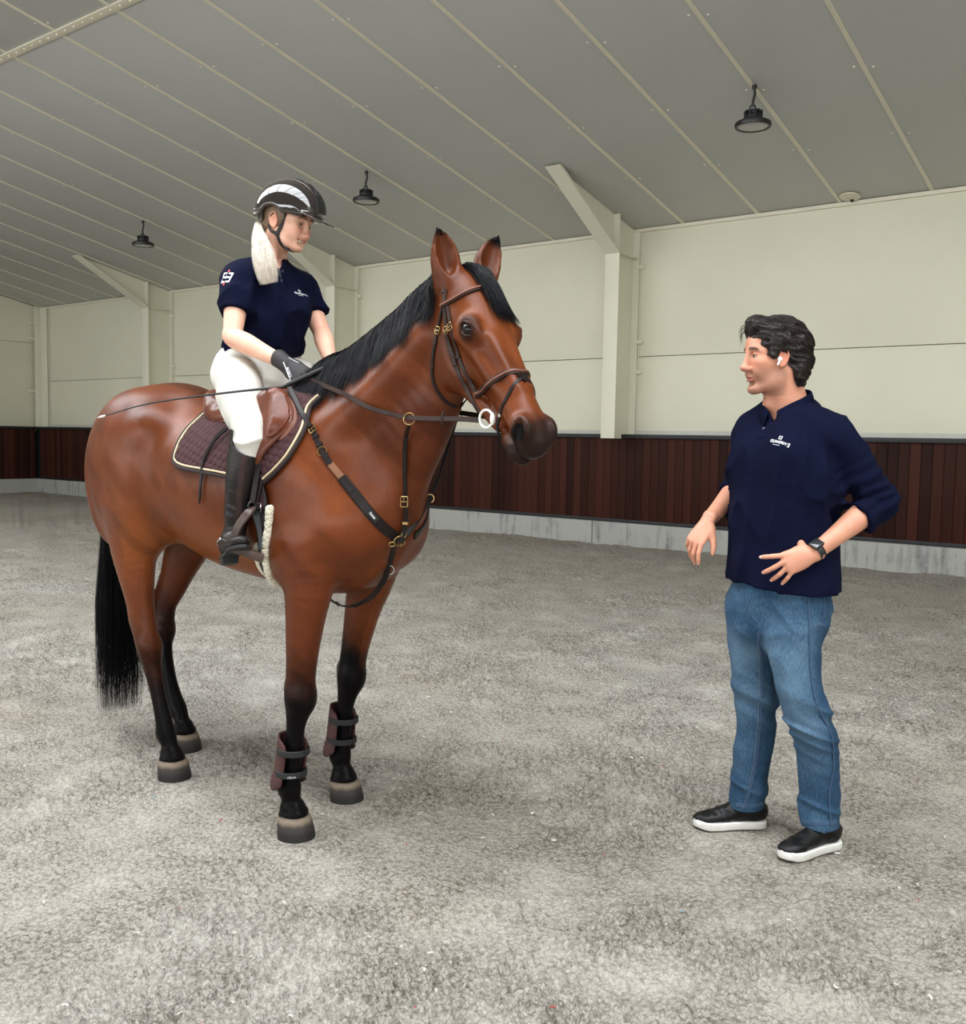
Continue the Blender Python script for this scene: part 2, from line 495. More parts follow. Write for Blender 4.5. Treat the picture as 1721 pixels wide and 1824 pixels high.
# columns with haunches
def column(x, label):
    e = empty('steel_column', (x, Y_BACK, 0))
    tag(e, label, 'column', 'columns along the cream wall')
    yf = -COL_D
    h = COL_W / 2
    zt = Z_EAVE + SLOPE * COL_D
    MB().bevbox((-h, yf, 1.44), (h, yf + 0.016, 3.86), 0.002).build('front_flange', M_STEEL, e)
    MB().box((-h, -0.03, 1.44), (h, -0.002, Z_EAVE - 0.01)).build('wall_flange', M_STEEL, e, smooth=False)
    MB().prism([(yf + 0.014, 1.44), (-0.03, 1.44), (-0.03, Z_EAVE), (yf + 0.014, zt - 0.01)], 0, -0.006, 0.006).build('web', M_STEEL, e, smooth=False)
    MB().box((-h * .95, yf, 3.86), (h * .95, yf + 0.014, zt - 0.01)).build('stiffener', M_STEEL, e, smooth=False)
    MB().box((-h * .95, yf, 3.85), (h * .95, -0.03, 3.864)).build('stiffener', M_STEEL, e, smooth=False)
    # haunch: sloping flange plus triangular web
    y1, z1 = 9.76 - Y_BACK, 4.66
    d = Vector((0, y1 - yf, z1 - 3.85)); n = Vector((0, -d.z, d.y)).normalized()
    if n.z < 0: n = -n
    t = n * 0.016
    pl = [(yf, 3.85), (y1, z1 - 0.005), (y1 + t.y + 0.02, z1 + 0.0), (yf + t.y, 3.85 + t.z)]
    MB().prism([(yf + .004, 3.845), (y1, z1 - 0.02), (y1 + 0.06, z1 - 0.016), (yf + .004, 3.872)], 0, -h, h).build('haunch_flange', M_STEEL, e, smooth=False)
    MB().prism([(yf, 3.86), (y1 + 0.05, z1 - 0.012), (yf, zt - 0.004)], 0, -0.006, 0.006).build('haunch_web', M_STEEL, e, smooth=False)
    # conduit clips up the right-hand side
    MB().tube([(h + 0.02, -0.014, 1.52), (h + 0.02, -0.014, Z_EAVE - 0.05)], 0.006, 6).build('conduit', M_STEEL, e)
    for z in (2.32, 2.72, 3.72):
        MB().bevbox((h - 0.02, -0.045, z), (h + 0.075, -0.004, z + 0.05), 0.004).build('clip', M_STEEL, e)
    return e
column(COLS_X[0], 'cream steel column with haunch, right of the horse head')
column(COLS_X[1], 'cream steel column with haunch, directly behind the rider')
column(COLS_X[2], 'cream steel column with haunch, left of the rider above the croup')
e = empty('corner_column', (X_LEFT + 0.06, Y_BACK - 0.02, 0))
tag(e, 'plain cream corner column at the far left end', 'column')
MB().bevbox((0.0, -0.16, 1.44), (0.02, 0.0, 4.27), 0.003).build('side_flange', M_STEEL, e)
MB().bevbox((0.02, -0.02, 1.44), (0.30, 0.0, 4.24), 0.003).build('back_plate', M_STEEL, e)
MB().tube([(0.34, -0.0, 1.5), (0.34, -0.0, 4.2)], 0.012, 6).build('conduit', M_STEEL, e)
for z in (3.5, 2.3, 3.85):
    MB().bevbox((-0.02, -0.30, z), (0.02, -0.16, z + 0.05), 0.004).build('clip', M_STEEL, e)

# pendant lamps
def lamp(x, y, label):
    z = roof_z(y) - 0.012
    e = empty('pendant_lamp', (x, y, z))
    tag(e, label, 'lamp', 'black bell lamps under the ceiling')
    MB().tube([(0, 0, 0.0), (0, 0, -0.035)], 0.022, 10).tube([(0, 0, -0.02), (0.004, 0.01, -0.08), (-0.004, -0.004, -0.14), (-0.012, 0, -0.2)], 0.013, 8).build('hanger', M_LAMP, e)
    MB().torus((-0.012, 0, -0.21), (0, 1, 0), 0.028, 0.009, 16, 6).build('hook', M_LAMP, e)
    MB().lathe([(0.03, -0.225), (0.062, -0.235), (0.066, -0.27), (0.085, -0.285), (0.09, -0.32), (0.145, -0.338), (0.168, -0.352), (0.172, -0.375), (0.166, -0.392), (0.145, -0.392), (0.138, -0.384)], 28).build('housing', M_LAMP, e)
    ml, nt, b = new_mat('lamp_lens')
    b.inputs['Base Color'].default_value = (0.42, 0.42, 0.42, 1); b.inputs['Roughness'].default_value = 0.25
    lens = MB().lathe([(0.138, -0.386), (0.12, -0.392), (0.06, -0.395), (0.002, -0.396)], 28).build('lens', ml, e)
    for k in range(12):
        a = k * math.pi / 6
        MB().box((0.062, -0.004, -0.315), (0.088, 0.004, -0.24)).build('cooling_fin', M_LAMP, e, smooth=False, M=Matrix.Rotation(a, 4, 'Z'))
    return e
lamp(-3.78, 9.03, 'black bell lamp under the ceiling above the man, rightmost')
lamp(-8.94, 9.08, 'black bell lamp under the ceiling just right of the helmet')
lamp(-13.95, 9.14, 'black bell lamp under the ceiling left of the rider')
lamp(-19.1, 9.14, 'black bell lamp half cut off by the left picture edge')
e = empty('ceiling_cover', (-3.66, Y_BACK - 0.16, roof_z(Y_BACK - 0.16) - 0.004))
e.rotation_euler = (rx, 0, 0)
tag(e, 'round pale cover disc at the eave end of a ceiling strip', 'cover')
MB().lathe([(0.002, 0.0), (0.11, 0.0), (0.118, -0.006), (0.112, -0.014), (0.1, -0.012), (0.002, -0.012)], 28).build('disc', M_SEAM, e)
MB().lathe([(0.02, -0.012), (0.02, -0.03), (0.002, -0.032)], 12).build('knob', M_LAMP, e, M=Matrix.Translation((0.0, 0.085, 0)))

# ------------------------------------------------------------------ sand floor
def vnoise(P, scale, seed):
    """value noise on 2D points"""
    r = np.random.default_rng(seed)
    T = r.random((256, 256)).astype(np.float32)
    q = P * scale + 1000.0
    i = np.floor(q).astype(int); f = q - i
    f = f * f * (3 - 2 * f)
    a = T[i[:, 0] % 256, i[:, 1] % 256]; b = T[(i[:, 0] + 1) % 256, i[:, 1] % 256]
    c = T[i[:, 0] % 256, (i[:, 1] + 1) % 256]; d = T[(i[:, 0] + 1) % 256, (i[:, 1] + 1) % 256]
    return (a * (1 - f[:, 0]) + b * f[:, 0]) * (1 - f[:, 1]) + (c * (1 - f[:, 0]) + d * f[:, 0]) * f[:, 1]

HOOF_SPOTS = []          # filled with (x, y) in the hall where feet press the sand flat
def crumbs(P, cell, seed, fill=.75):
    """rounded crumbs: distance to scattered centres, each crumb with its own size"""
    r = np.random.default_rng(seed)
    JX, JY, RR = r.random((128, 128)), r.random((128, 128)), r.random((128, 128))
    q = P / cell + 512.0
    i = np.floor(q).astype(int)
    h = np.zeros(len(P))
    for a in (-1, 0, 1):
        for b in (-1, 0, 1):
            c = i + np.array([a, b]); cx, cy = c[:, 0] % 128, c[:, 1] % 128
            rad = .35 + .45 * RR[cx, cy]
            d2 = (q[:, 0] - c[:, 0] - JX[cx, cy]) ** 2 + (q[:, 1] - c[:, 1] - JY[cx, cy]) ** 2
            on = ((RR[cx, cy] * 7.13) % 1) < fill
            h = np.maximum(h, np.where(on, rad * np.sqrt(np.clip(1 - d2 / rad ** 2, 0, 1)), 0))
    return h
def sand_height(P):
    h = (vnoise(P, 1.3, 1) - .5) * 0.026 + (vnoise(P, 4.0, 2) - .5) * 0.020
    w = P + np.stack([vnoise(P, 30.0, 31), vnoise(P + 5.5, 30.0, 32)], 1) * .02
    patch = np.clip((vnoise(P, 2.3, 9) * .65 + vnoise(P, 6.1, 10) * .35 - .36) * 3.2, 0.22, 1)
    h += patch * (0.024 * crumbs(w, .026, 3, .62) + 0.020 * crumbs(w + .013, .0165, 4, .7)) + 0.016 * crumbs(w + .05, .05, 7, .10) * patch
    h += 0.006 * crumbs(w + .03, .012, 5, .5) * (.25 + .75 * patch)
    h += (vnoise(P, 90.0, 6) - .5) * 0.004
    return h - 0.016

def sand_floor():
    fov = math.radians(33)
    na, nr = 580, 760
    ang = np.concatenate([np.linspace(-math.pi, -fov, 60, endpoint=False), np.linspace(-fov, fov, na), np.linspace(fov, math.pi, 61)[1:-1]])
    rad = np.concatenate([[0.002, 0.6, 1.0], np.geomspace(1.4, 15.5, nr), [18, 22, 27]])
    A, R = np.meshgrid(ang, rad)
    X = np.sin(A) * R; Y = np.cos(A) * R
    ca, sa = math.cos(STAGE), math.sin(STAGE)
    WX, WY = X * ca - Y * sa, X * sa + Y * ca
    P = np.stack([WX.ravel(), WY.ravel()], 1)
    z = sand_height(P)
    for hx, hy, hr in HOOF_SPOTS:
        d = np.hypot(P[:, 0] - hx, P[:, 1] - hy)
        w = np.clip(1 - (d - hr) / 0.08, 0, 1)
        z = z * (1 - w) + (-0.006) * w
        z += 0.012 * np.exp(-((d - hr - 0.05) / 0.035) ** 2)
    V = np.column_stack([P, z])
    n, m = A.shape
    idx = np.arange(n * m).reshape(n, m)
    nx = np.roll(idx, -1, axis=1)
    F = np.stack([idx[:-1], nx[:-1], nx[1:], idx[1:]], -1).reshape(-1, 4)
    V = np.vstack([V, [[0, 0, -0.01]]])
    o = mesh_obj('floor', V, F[:, ::-1].copy(), None)
    bm_f = [(int(idx[0, k]), int(idx[0, (k + 1) % m])) for k in range(m)]
    return o

def sand_mat():
    m, nt, b = new_mat('sand_and_fibre')
    mp = coords(nt, (1, 1, 1))
    def noise(sc, det, ro=.6):
        n = N(nt, 'ShaderNodeTexNoise', Scale=sc, Detail=det, Roughness=ro); L(nt, mp, 'Vector', n, 'Vector'); return n
    def ramp(src, p0, c0, p1, c1):
        rp = nt.nodes.new('ShaderNodeValToRGB')
        rp.color_ramp.elements[0].position = p0; rp.color_ramp.elements[1].position = p1
        rp.color_ramp.elements[0].color = (*c0, 1); rp.color_ramp.elements[1].color = (*c1, 1)
        nt.links.new(src, rp.inputs['Fac']); return rp.outputs['Color']
    def math_(op, a, b_):
        n = N(nt, 'ShaderNodeMath', operation=op)
        for i, v in enumerate((a, b_)):
            if isinstance(v, float): n.inputs[i].default_value = v
            else: nt.links.new(v, n.inputs[i])
        return n.outputs[0]
    big = noise(.5, 3); mid = noise(3.4, 4, .62); crumb = noise(95, 5, .66); grain = noise(190, 2, .7)
    tone = ramp(big.outputs['Fac'], .35, srgb(189, 181, 169), .65, srgb(199, 194, 186))
    # crumbly zones against pressed, smooth ones
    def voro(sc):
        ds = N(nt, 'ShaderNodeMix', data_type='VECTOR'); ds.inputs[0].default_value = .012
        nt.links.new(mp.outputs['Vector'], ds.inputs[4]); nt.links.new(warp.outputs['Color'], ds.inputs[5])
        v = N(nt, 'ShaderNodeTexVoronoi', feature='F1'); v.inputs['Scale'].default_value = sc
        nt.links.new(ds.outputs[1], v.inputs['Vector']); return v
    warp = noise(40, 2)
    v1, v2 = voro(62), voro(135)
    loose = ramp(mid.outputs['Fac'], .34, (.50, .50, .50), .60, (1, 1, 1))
    gap1 = ramp(v1.outputs['Distance'], .42, (1.04, 1.04, 1.04), .74, (.50, .47, .43))  # shade in the gaps between crumbs, painted into the sand colour at two sizes
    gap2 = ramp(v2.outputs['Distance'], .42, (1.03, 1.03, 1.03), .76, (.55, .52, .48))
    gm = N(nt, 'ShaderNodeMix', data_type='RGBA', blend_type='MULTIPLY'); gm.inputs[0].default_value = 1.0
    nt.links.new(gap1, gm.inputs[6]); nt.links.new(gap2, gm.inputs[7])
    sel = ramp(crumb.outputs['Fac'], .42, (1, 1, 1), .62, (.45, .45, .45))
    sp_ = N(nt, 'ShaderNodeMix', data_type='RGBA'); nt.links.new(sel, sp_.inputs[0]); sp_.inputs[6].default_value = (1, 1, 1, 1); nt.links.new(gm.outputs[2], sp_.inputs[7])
    gap_shade = sp_.outputs[2]
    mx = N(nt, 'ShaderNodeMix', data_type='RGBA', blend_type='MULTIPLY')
    nt.links.new(loose, mx.inputs[0]); nt.links.new(tone, mx.inputs[6]); nt.links.new(gap_shade, mx.inputs[7])
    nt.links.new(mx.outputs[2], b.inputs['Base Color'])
    b.inputs['Roughness'].default_value = 0.95
    b.inputs['Specular IOR Level'].default_value = 0.12
    h0 = math_('SUBTRACT', crumb.outputs['Fac'], math_('MULTIPLY', v1.outputs['Distance'], .8))
    h1 = math_('MULTIPLY', h0, loose)
    h2 = math_('MULTIPLY', grain.outputs['Fac'], .22)
    bp = N(nt, 'ShaderNodeBump', Strength=0.9, Distance=0.025)
    nt.links.new(math_('ADD', h1, h2), bp.inputs['Height']); L(nt, bp, 'Normal', b, 'Normal')
    return m

# ------------------------------------------------------------------ sculpting kit: blended volumes turned into one continuous mesh
def _n(v):
    v = np.asarray(v, float); return v / (np.linalg.norm(v) + 1e-12)

def smin(a, b, k):
    if k <= 0: return np.minimum(a, b)
    h = np.maximum(k - np.abs(a - b), 0.0) / k
    return np.minimum(a, b) - h * h * k * 0.25

def catmull(P, sub):
    P = np.asarray(P, float)
    if len(P) < 3 or sub <= 1: 
        if sub <= 1: return P
    out = []
    n = len(P)
    for i in range(n - 1):
        p0 = P[max(i - 1, 0)]; p1 = P[i]; p2 = P[i + 1]; p3 = P[min(i + 2, n - 1)]
        if i == 0: p0 = 2 * p1 - p2
        if i + 2 > n - 1: p3 = 2 * p2 - p1
        for s in range(sub):
            t = s / sub
            out.append(0.5 * ((2 * p1) + (-p0 + p2) * t + (2 * p0 - 5 * p1 + 4 * p2 - p3) * t * t + (-p0 + 3 * p1 - 3 * p2 + p3) * t ** 3))
    out.append(P[-1])
    return np.array(out)

class Sculpt:
    def __init__(s):
        s.ops = []
    def _push(s, f, lo, hi, k, mode):
        s.ops.append((f, np.asarray(lo, float), np.asarray(hi, float), k, mode))
    def ell(s, c, r, k=0.03, mode='add', R=None):
        """ellipsoid; R rows = local axes"""
        c = np.asarray(c, float); r = np.asarray(r if hasattr(r, '__len__') else (r, r, r), float)
        m = r.max()
        if R is not None: R = np.asarray(R, float)
        def f(P):
            q = P - c
            if R is not None: q = q @ R.T
            k0 = np.sqrt(((q / r) ** 2).sum(1)) + 1e-9
            k1 = np.sqrt(((q / (r * r)) ** 2).sum(1)) + 1e-9
            return np.where(k0 < 1e-3, -r.min(), k0 * (k0 - 1) / k1)
        s._push(f, c - m, c + m, k, mode)
        return s
    def chain(s, pts, k=0.03, side=(0, 1, 0), sub=4, mode='add'):
        """pts rows: x y z half_width(side dir) half_depth"""
        P = np.array([list(p) + ([p[3]] if len(p) == 4 else []) for p in pts], float)
        P = catmull(P, sub)
        P[:, 3:] = np.maximum(P[:, 3:], 0.002)
        segs = []
        for a, b in zip(P[:-1], P[1:]):
            t = b[:3] - a[:3]; ln = np.linalg.norm(t)
            if ln < 1e-6: continue
            t /= ln
            sd = np.asarray(side, float)
            sd = sd - t * (sd @ t); sd = _n(sd)
            up = np.cross(t, sd)
            segs.append((a, t, ln, sd, up, b))
        slo, shi = [], []
        for a, t, ln, sd, up, b in segs:
            pad = max(a[3], a[4], b[3], b[4]) + k + 0.05
            slo.append(np.minimum(a[:3], b[:3]) - pad); shi.append(np.maximum(a[:3], b[:3]) + pad)
        lo = P[:, :3].min(0); hi = P[:, :3].max(0); mr = P[:, 3:].max()
        def f(Q):
            d = np.full(len(Q), 9.0)
            qlo = Q.min(0); qhi = Q.max(0)
            for (a, t, ln, sd, up, b), l, h in zip(segs, slo, shi):
                if (qlo > h).any() or (qhi < l).any(): continue
                m = np.nonzero((Q[:, 0] > l[0]) & (Q[:, 0] < h[0]) & (Q[:, 1] > l[1]) & (Q[:, 1] < h[1]) & (Q[:, 2] > l[2]) & (Q[:, 2] < h[2]))[0]
                if len(m) == 0: continue
                q = Q[m] - a[:3]
                x = q @ t
                tt = np.clip(x / ln, 0, 1)
                e = x - tt * ln
                rw = a[3] + (b[3] - a[3]) * tt; rh = a[4] + (b[4] - a[4]) * tt
                re = np.minimum(rw, rh)
                u = (q @ sd); v = (q @ up)
                k0 = np.sqrt((u / rw) ** 2 + (v / rh) ** 2 + (e / re) ** 2) + 1e-9
                k1 = np.sqrt((u / rw ** 2) ** 2 + (v / rh ** 2) ** 2 + (e / re ** 2) ** 2) + 1e-9
                dd = np.where(k0 < 1e-3, -re, k0 * (k0 - 1) / k1)
                d[m] = np.minimum(d[m], dd)
            return d
        s._push(f, lo - mr, hi + mr, k, mode)
        return s
    def plane_cut(s, p, n, k=0.0):
        """keeps the side the normal points away from"""
        p = np.asarray(p, float); n = _n(n)
        s._push(lambda P: -((P - p) @ n), (-99,) * 3, (99,) * 3, k, 'sub')
        return s
    def func(s, f, lo, hi, k, mode):
        s._push(f, lo, hi, k, mode); return s
    def disp(s, f, lo, hi):
        """adds f(P) to the distance in a box (positive digs in)"""
        s._push(f, lo, hi, 0, 'disp'); return s
    def ev(s, P):
        d = np.full(len(P), 0.5)
        plo = P.min(0); phi_ = P.max(0)
        for f, lo, hi, k, mode in s.ops:
            pad = k + 0.06
            l = lo - pad; h = hi + pad
            if (plo > h).any() or (phi_ < l).any(): continue
            m = np.nonzero((P[:, 0] > l[0]) & (P[:, 0] < h[0]) & (P[:, 1] > l[1]) & (P[:, 1] < h[1]) & (P[:, 2] > l[2]) & (P[:, 2] < h[2]))[0]
            if len(m) == 0: continue
            if mode == 'disp':
                m = m[np.abs(d[m]) < 0.035]
                if len(m) == 0: continue
            di = f(P[m])
            if mode == 'add': d[m] = smin(d[m], di, k)
            elif mode == 'sub': d[m] = -smin(-d[m], di, k)
            elif mode == 'int': d[m] = -smin(-d[m], -di, k)
            elif mode == 'disp': d[m] = d[m] + di
        return d
    def bounds(s):
        lo = np.min([o[1] for o in s.ops if o[4] == 'add'], 0); hi = np.max([o[2] for o in s.ops if o[4] == 'add'], 0)
        return lo, hi
    def mesh(s, h, smooth=1):
        B = 8
        lo, hi = s.bounds()
        lo = lo - 3 * h; hi = hi + 3 * h
        nb = np.ceil((hi - lo) / (h * B)).astype(int)
        gi = np.stack(np.meshgrid(*[np.arange(n) for n in nb], indexing='ij'), -1).reshape(-1, 3)
        cen = lo + (gi + 0.5) * h * B
        d = s.ev(cen)
        keep = np.abs(d) < h * B * 0.87 * 1.45 + 0.004
        gi = gi[keep]
        key = ((gi[:, 0] // 3) * 1000 + gi[:, 1] // 3) * 1000 + gi[:, 2] // 3
        gi = gi[np.argsort(key, kind='stable')]
        dims = nb * B + 4
        ofs = np.stack(np.meshgrid(*[np.arange(-1, B + 1)] * 3, indexing='ij'), -1).reshape(-1, 3)
        verts_id, verts_co, faces = [], [], []
        n1 = B + 2
        def gid(I):
            I = I + 2
            return (I[..., 0].astype(np.int64) * dims[1] + I[..., 1]) * dims[2] + I[..., 2]
        CH = 27
        corners = np.array([[i, j, k] for i in (0, 1) for j in (0, 1) for k in (0, 1)])
        eds = [(a, b) for a in range(8) for b in range(a + 1, 8) if abs(corners[a] - corners[b]).sum() == 1]
        for c0 in range(0, len(gi), CH):
            g = gi[c0:c0 + CH]
            I = (g[:, None, :] * B + ofs[None])
            F = s.ev((lo + I.reshape(-1, 3) * h)).reshape(len(g), n1, n1, n1).astype(np.float64)
            S = F < 0
            # cells
            cs = [S[:, a:a + n1 - 1, b:b + n1 - 1, c:c + n1 - 1] for a, b, c in corners]
            cnt = sum(x.astype(np.int8) for x in cs)
            act = (cnt > 0) & (cnt < 8)
            bi, xi, yi, zi = np.nonzero(act)
            if len(bi) == 0: continue
            vals = np.stack([F[bi, xi + a, yi + b, zi + c] for a, b, c in corners], 1)
            acc = np.zeros((len(bi), 3)); w = np.zeros(len(bi))
            for a, b in eds:
                va, vb = vals[:, a], vals[:, b]
                cr = (va < 0) != (vb < 0)
                t = np.where(cr, va / np.where(cr, va - vb, 1), 0)
                p = corners[a] + (corners[b] - corners[a]) * t[:, None]
                acc += np.where(cr[:, None], p, 0); w += cr
            cell = g[bi] * B + np.stack([xi, yi, zi], 1) - 1
            co = lo + (cell + acc / w[:, None]) * h
            verts_id.append(gid(cell)); verts_co.append(co)
            # faces for edges starting at points 0..B-1 (array index 1..B)
            for ax in range(3):
                sl = [slice(None)] + [slice(1, B + 1)] * 3
                sl2 = [slice(None)] + [slice(1, B + 1)] * 3
                sl2[ax + 1] = slice(2, B + 2)
                s0 = S[tuple(sl)]; s1 = S[tuple(sl2)]
                cr = s0 != s1
                b_, x_, y_, z_ = np.nonzero(cr)
                if len(b_) == 0: continue
                pt = g[b_] * B + np.stack([x_, y_, z_], 1)
                u, v = [(1, 2), (2, 0), (0, 1)][ax]
                eu = np.zeros(3, int); eu[u] = 1
                ev_ = np.zeros(3, int); ev_[v] = 1
                q = np.stack([gid(pt - eu - ev_), gid(pt - ev_), gid(pt), gid(pt - eu)], 1)
                flip = ~s0[b_, x_, y_, z_]
                q[flip] = q[flip][:, ::-1]
                faces.append(q)
        vid = np.concatenate(verts_id); vco = np.concatenate(verts_co); fq = np.concatenate(faces)
        uid, first = np.unique(vid, return_index=True)
        V = vco[first]
        idx = np.searchsorted(uid, fq)
        idx = np.clip(idx, 0, len(uid) - 1)
        ok = (uid[idx] == fq).all(1)
        Fc = idx[ok]
        for _ in range(smooth):
            acc = np.zeros_like(V); w = np.zeros(len(V))
            for a in range(4):
                i, j = Fc[:, a], Fc[:, (a + 1) % 4]
                for c in range(3):
                    acc[:, c] += np.bincount(i, V[j, c], len(V)) + np.bincount(j, V[i, c], len(V))
                w += np.bincount(i, None, len(V)) + np.bincount(j, None, len(V))
            V = V * 0.5 + 0.5 * acc / np.maximum(w, 1)[:, None]
        return V, Fc

def set_attr(o, name, vals):
    a = o.data.attributes.new(name, 'FLOAT', 'POINT')
    a.data.foreach_set('value', np.asarray(vals, dtype=np.float32))

def sstep(a, b, x):
    t = np.clip((x - a) / (b - a), 0, 1); return t * t * (3 - 2 * t)

# ------------------------------------------------------------------ straps laid over a surface
class Surf:
    def __init__(s, V, F):
        s.t = BVHTree.FromPolygons([tuple(v) for v in V.tolist()], [tuple(f) for f in F.tolist()])
    def near(s, p, maxd=1.0):
        r = s.t.find_nearest(Vector(p), maxd)
        if r[0] is None: return None, None
        return np.array(r[0]), np.array(r[1])
    def cast(s, o, d):
        r = s.t.ray_cast(Vector(o), Vector(d).normalized())
        return (np.array(r[0]), np.array(r[1])) if r[0] is not None else (None, None)

def resample(P, n):
    P = np.asarray(P, float)
    d = np.r_[0, np.cumsum(np.linalg.norm(np.diff(P[:, :3], axis=0), axis=1))]
    t = np.linspace(0, d[-1], n)
    return np.stack([np.interp(t, d, P[:, i]) for i in range(P.shape[1])], 1)

def ribbon(mb, C, Nn, width, thick, lift=0.0):
    """strap with rounded section along centres C with outward normals Nn"""
    C = np.asarray(C); m = len(C)
    Wd = width if hasattr(width, '__len__') else [width] * m
    vs = []
    for i in range(m):
        t = _n(C[min(i + 1, m - 1)] - C[max(i - 1, 0)])
        n = Nn[i] - t * (Nn[i] @ t); n = _n(n)
        b = np.cross(t, n)
        w, h = Wd[i] / 2, thick
        c = C[i] + n * lift
        for u, v in ((-w, 0.0), (-w, .55 * h), (-.82 * w, h), (.82 * w, h), (w, .55 * h), (w, 0.0)):
            vs.append(c + b * u + n * v)
    fs = []
    for i in range(m - 1):
        for k in range(6):
            fs.append((i * 6 + k, (i + 1) * 6 + k, (i + 1) * 6 + (k + 1) % 6, i * 6 + (k + 1) % 6))
    fs += [tuple(range(6)), tuple(range((m - 1) * 6, m * 6))[::-1]]
    mb.add(vs, fs)
    return mb

def strap_on(mb, surf, pts, width, thick=0.004, lift=0.001, step=0.012, sub=6, hug=True, bulge=0.0):
    """pts near the surface -> a strap hugging it"""
    P = catmull(np.asarray(pts, float), sub)
    L_ = np.linalg.norm(np.diff(P, axis=0), axis=1).sum()
    P = resample(P, max(4, int(L_ / step)))
    C, Nn = [], []
    for p in P:
        q, n = surf.near(p)
        if q is None: q, n = p, np.array([0, 0, 1.0])
        C.append(q if hug else p); Nn.append(n)
    C, Nn = np.array(C), np.array(Nn)
    for _ in range(6):
        if len(C) > 3:
            C[1:-1] = (C[:-2] + 2 * C[1:-1] + C[2:]) / 4
            Nn[1:-1] = (Nn[:-2] + 2 * Nn[1:-1] + Nn[2:]) / 4
    Nn = np.array([_n(n) for n in Nn])
    ribbon(mb, C, Nn, width, thick, lift)
    return C, Nn

# ------------------------------------------------------------------ people: shared kit
def ST(px, py, Y):
    """stage point (x right, y away, z up) seen at a place of the photograph, at distance Y ahead of the lens"""
    d = np.array(_f) + np.array(_r) * ((px - IMG_W / 2) / FPX) + np.array(_u) * ((IMG_H / 2 - py) / FPX)
    return np.array([0, 0, EYE]) + d * (Y / d[1])
def stage_empty(name, base, label, cat):
    w = stage_to_world() @ Vector(base)
    return tag(empty(name, w[:], STAGE), label, cat)
UP = np.array([0, 0, 1.0])

def vnoise3(P, seed=0):
    r = np.random.default_rng(seed); T = r.random((32, 32, 32))
    q = P + 500.0
    i = np.floor(q).astype(int); f = q - i; f = f * f * (3 - 2 * f)
    g = lambda a, b, c: T[(i[:, 0] + a) % 32, (i[:, 1] + b) % 32, (i[:, 2] + c) % 32]
    x, y, z = f.T
    return (((g(0,0,0)*(1-x)+g(1,0,0)*x)*(1-y)+(g(0,1,0)*(1-x)+g(1,1,0)*x)*y)*(1-z) + ((g(0,0,1)*(1-x)+g(1,0,1)*x)*(1-y)+(g(0,1,1)*(1-x)+g(1,1,1)*x)*y)*z)
def folds(P, sc, seed, amp, sharp=2.0):
    n = vnoise3(P * np.asarray(sc), seed)
    r = 1 - np.abs(2 * n - 1)
    return -1.7 * amp * (r ** (sharp * 1.5) - .25)

class Frame:
    def __init__(s, c, f, up=UP):
        s.c = np.asarray(c, float); s.f = _n(f)
        s.l = _n(np.cross(up, s.f)); s.u = np.cross(s.f, s.l)
        s.R = np.array([s.f, s.l, s.u])
    def p(s, f, l, u): return s.c + s.f * f + s.l * l + s.u * u
    def loc(s, P): 
        q = P - s.c; return q @ s.f, q @ s.l, q @ s.u

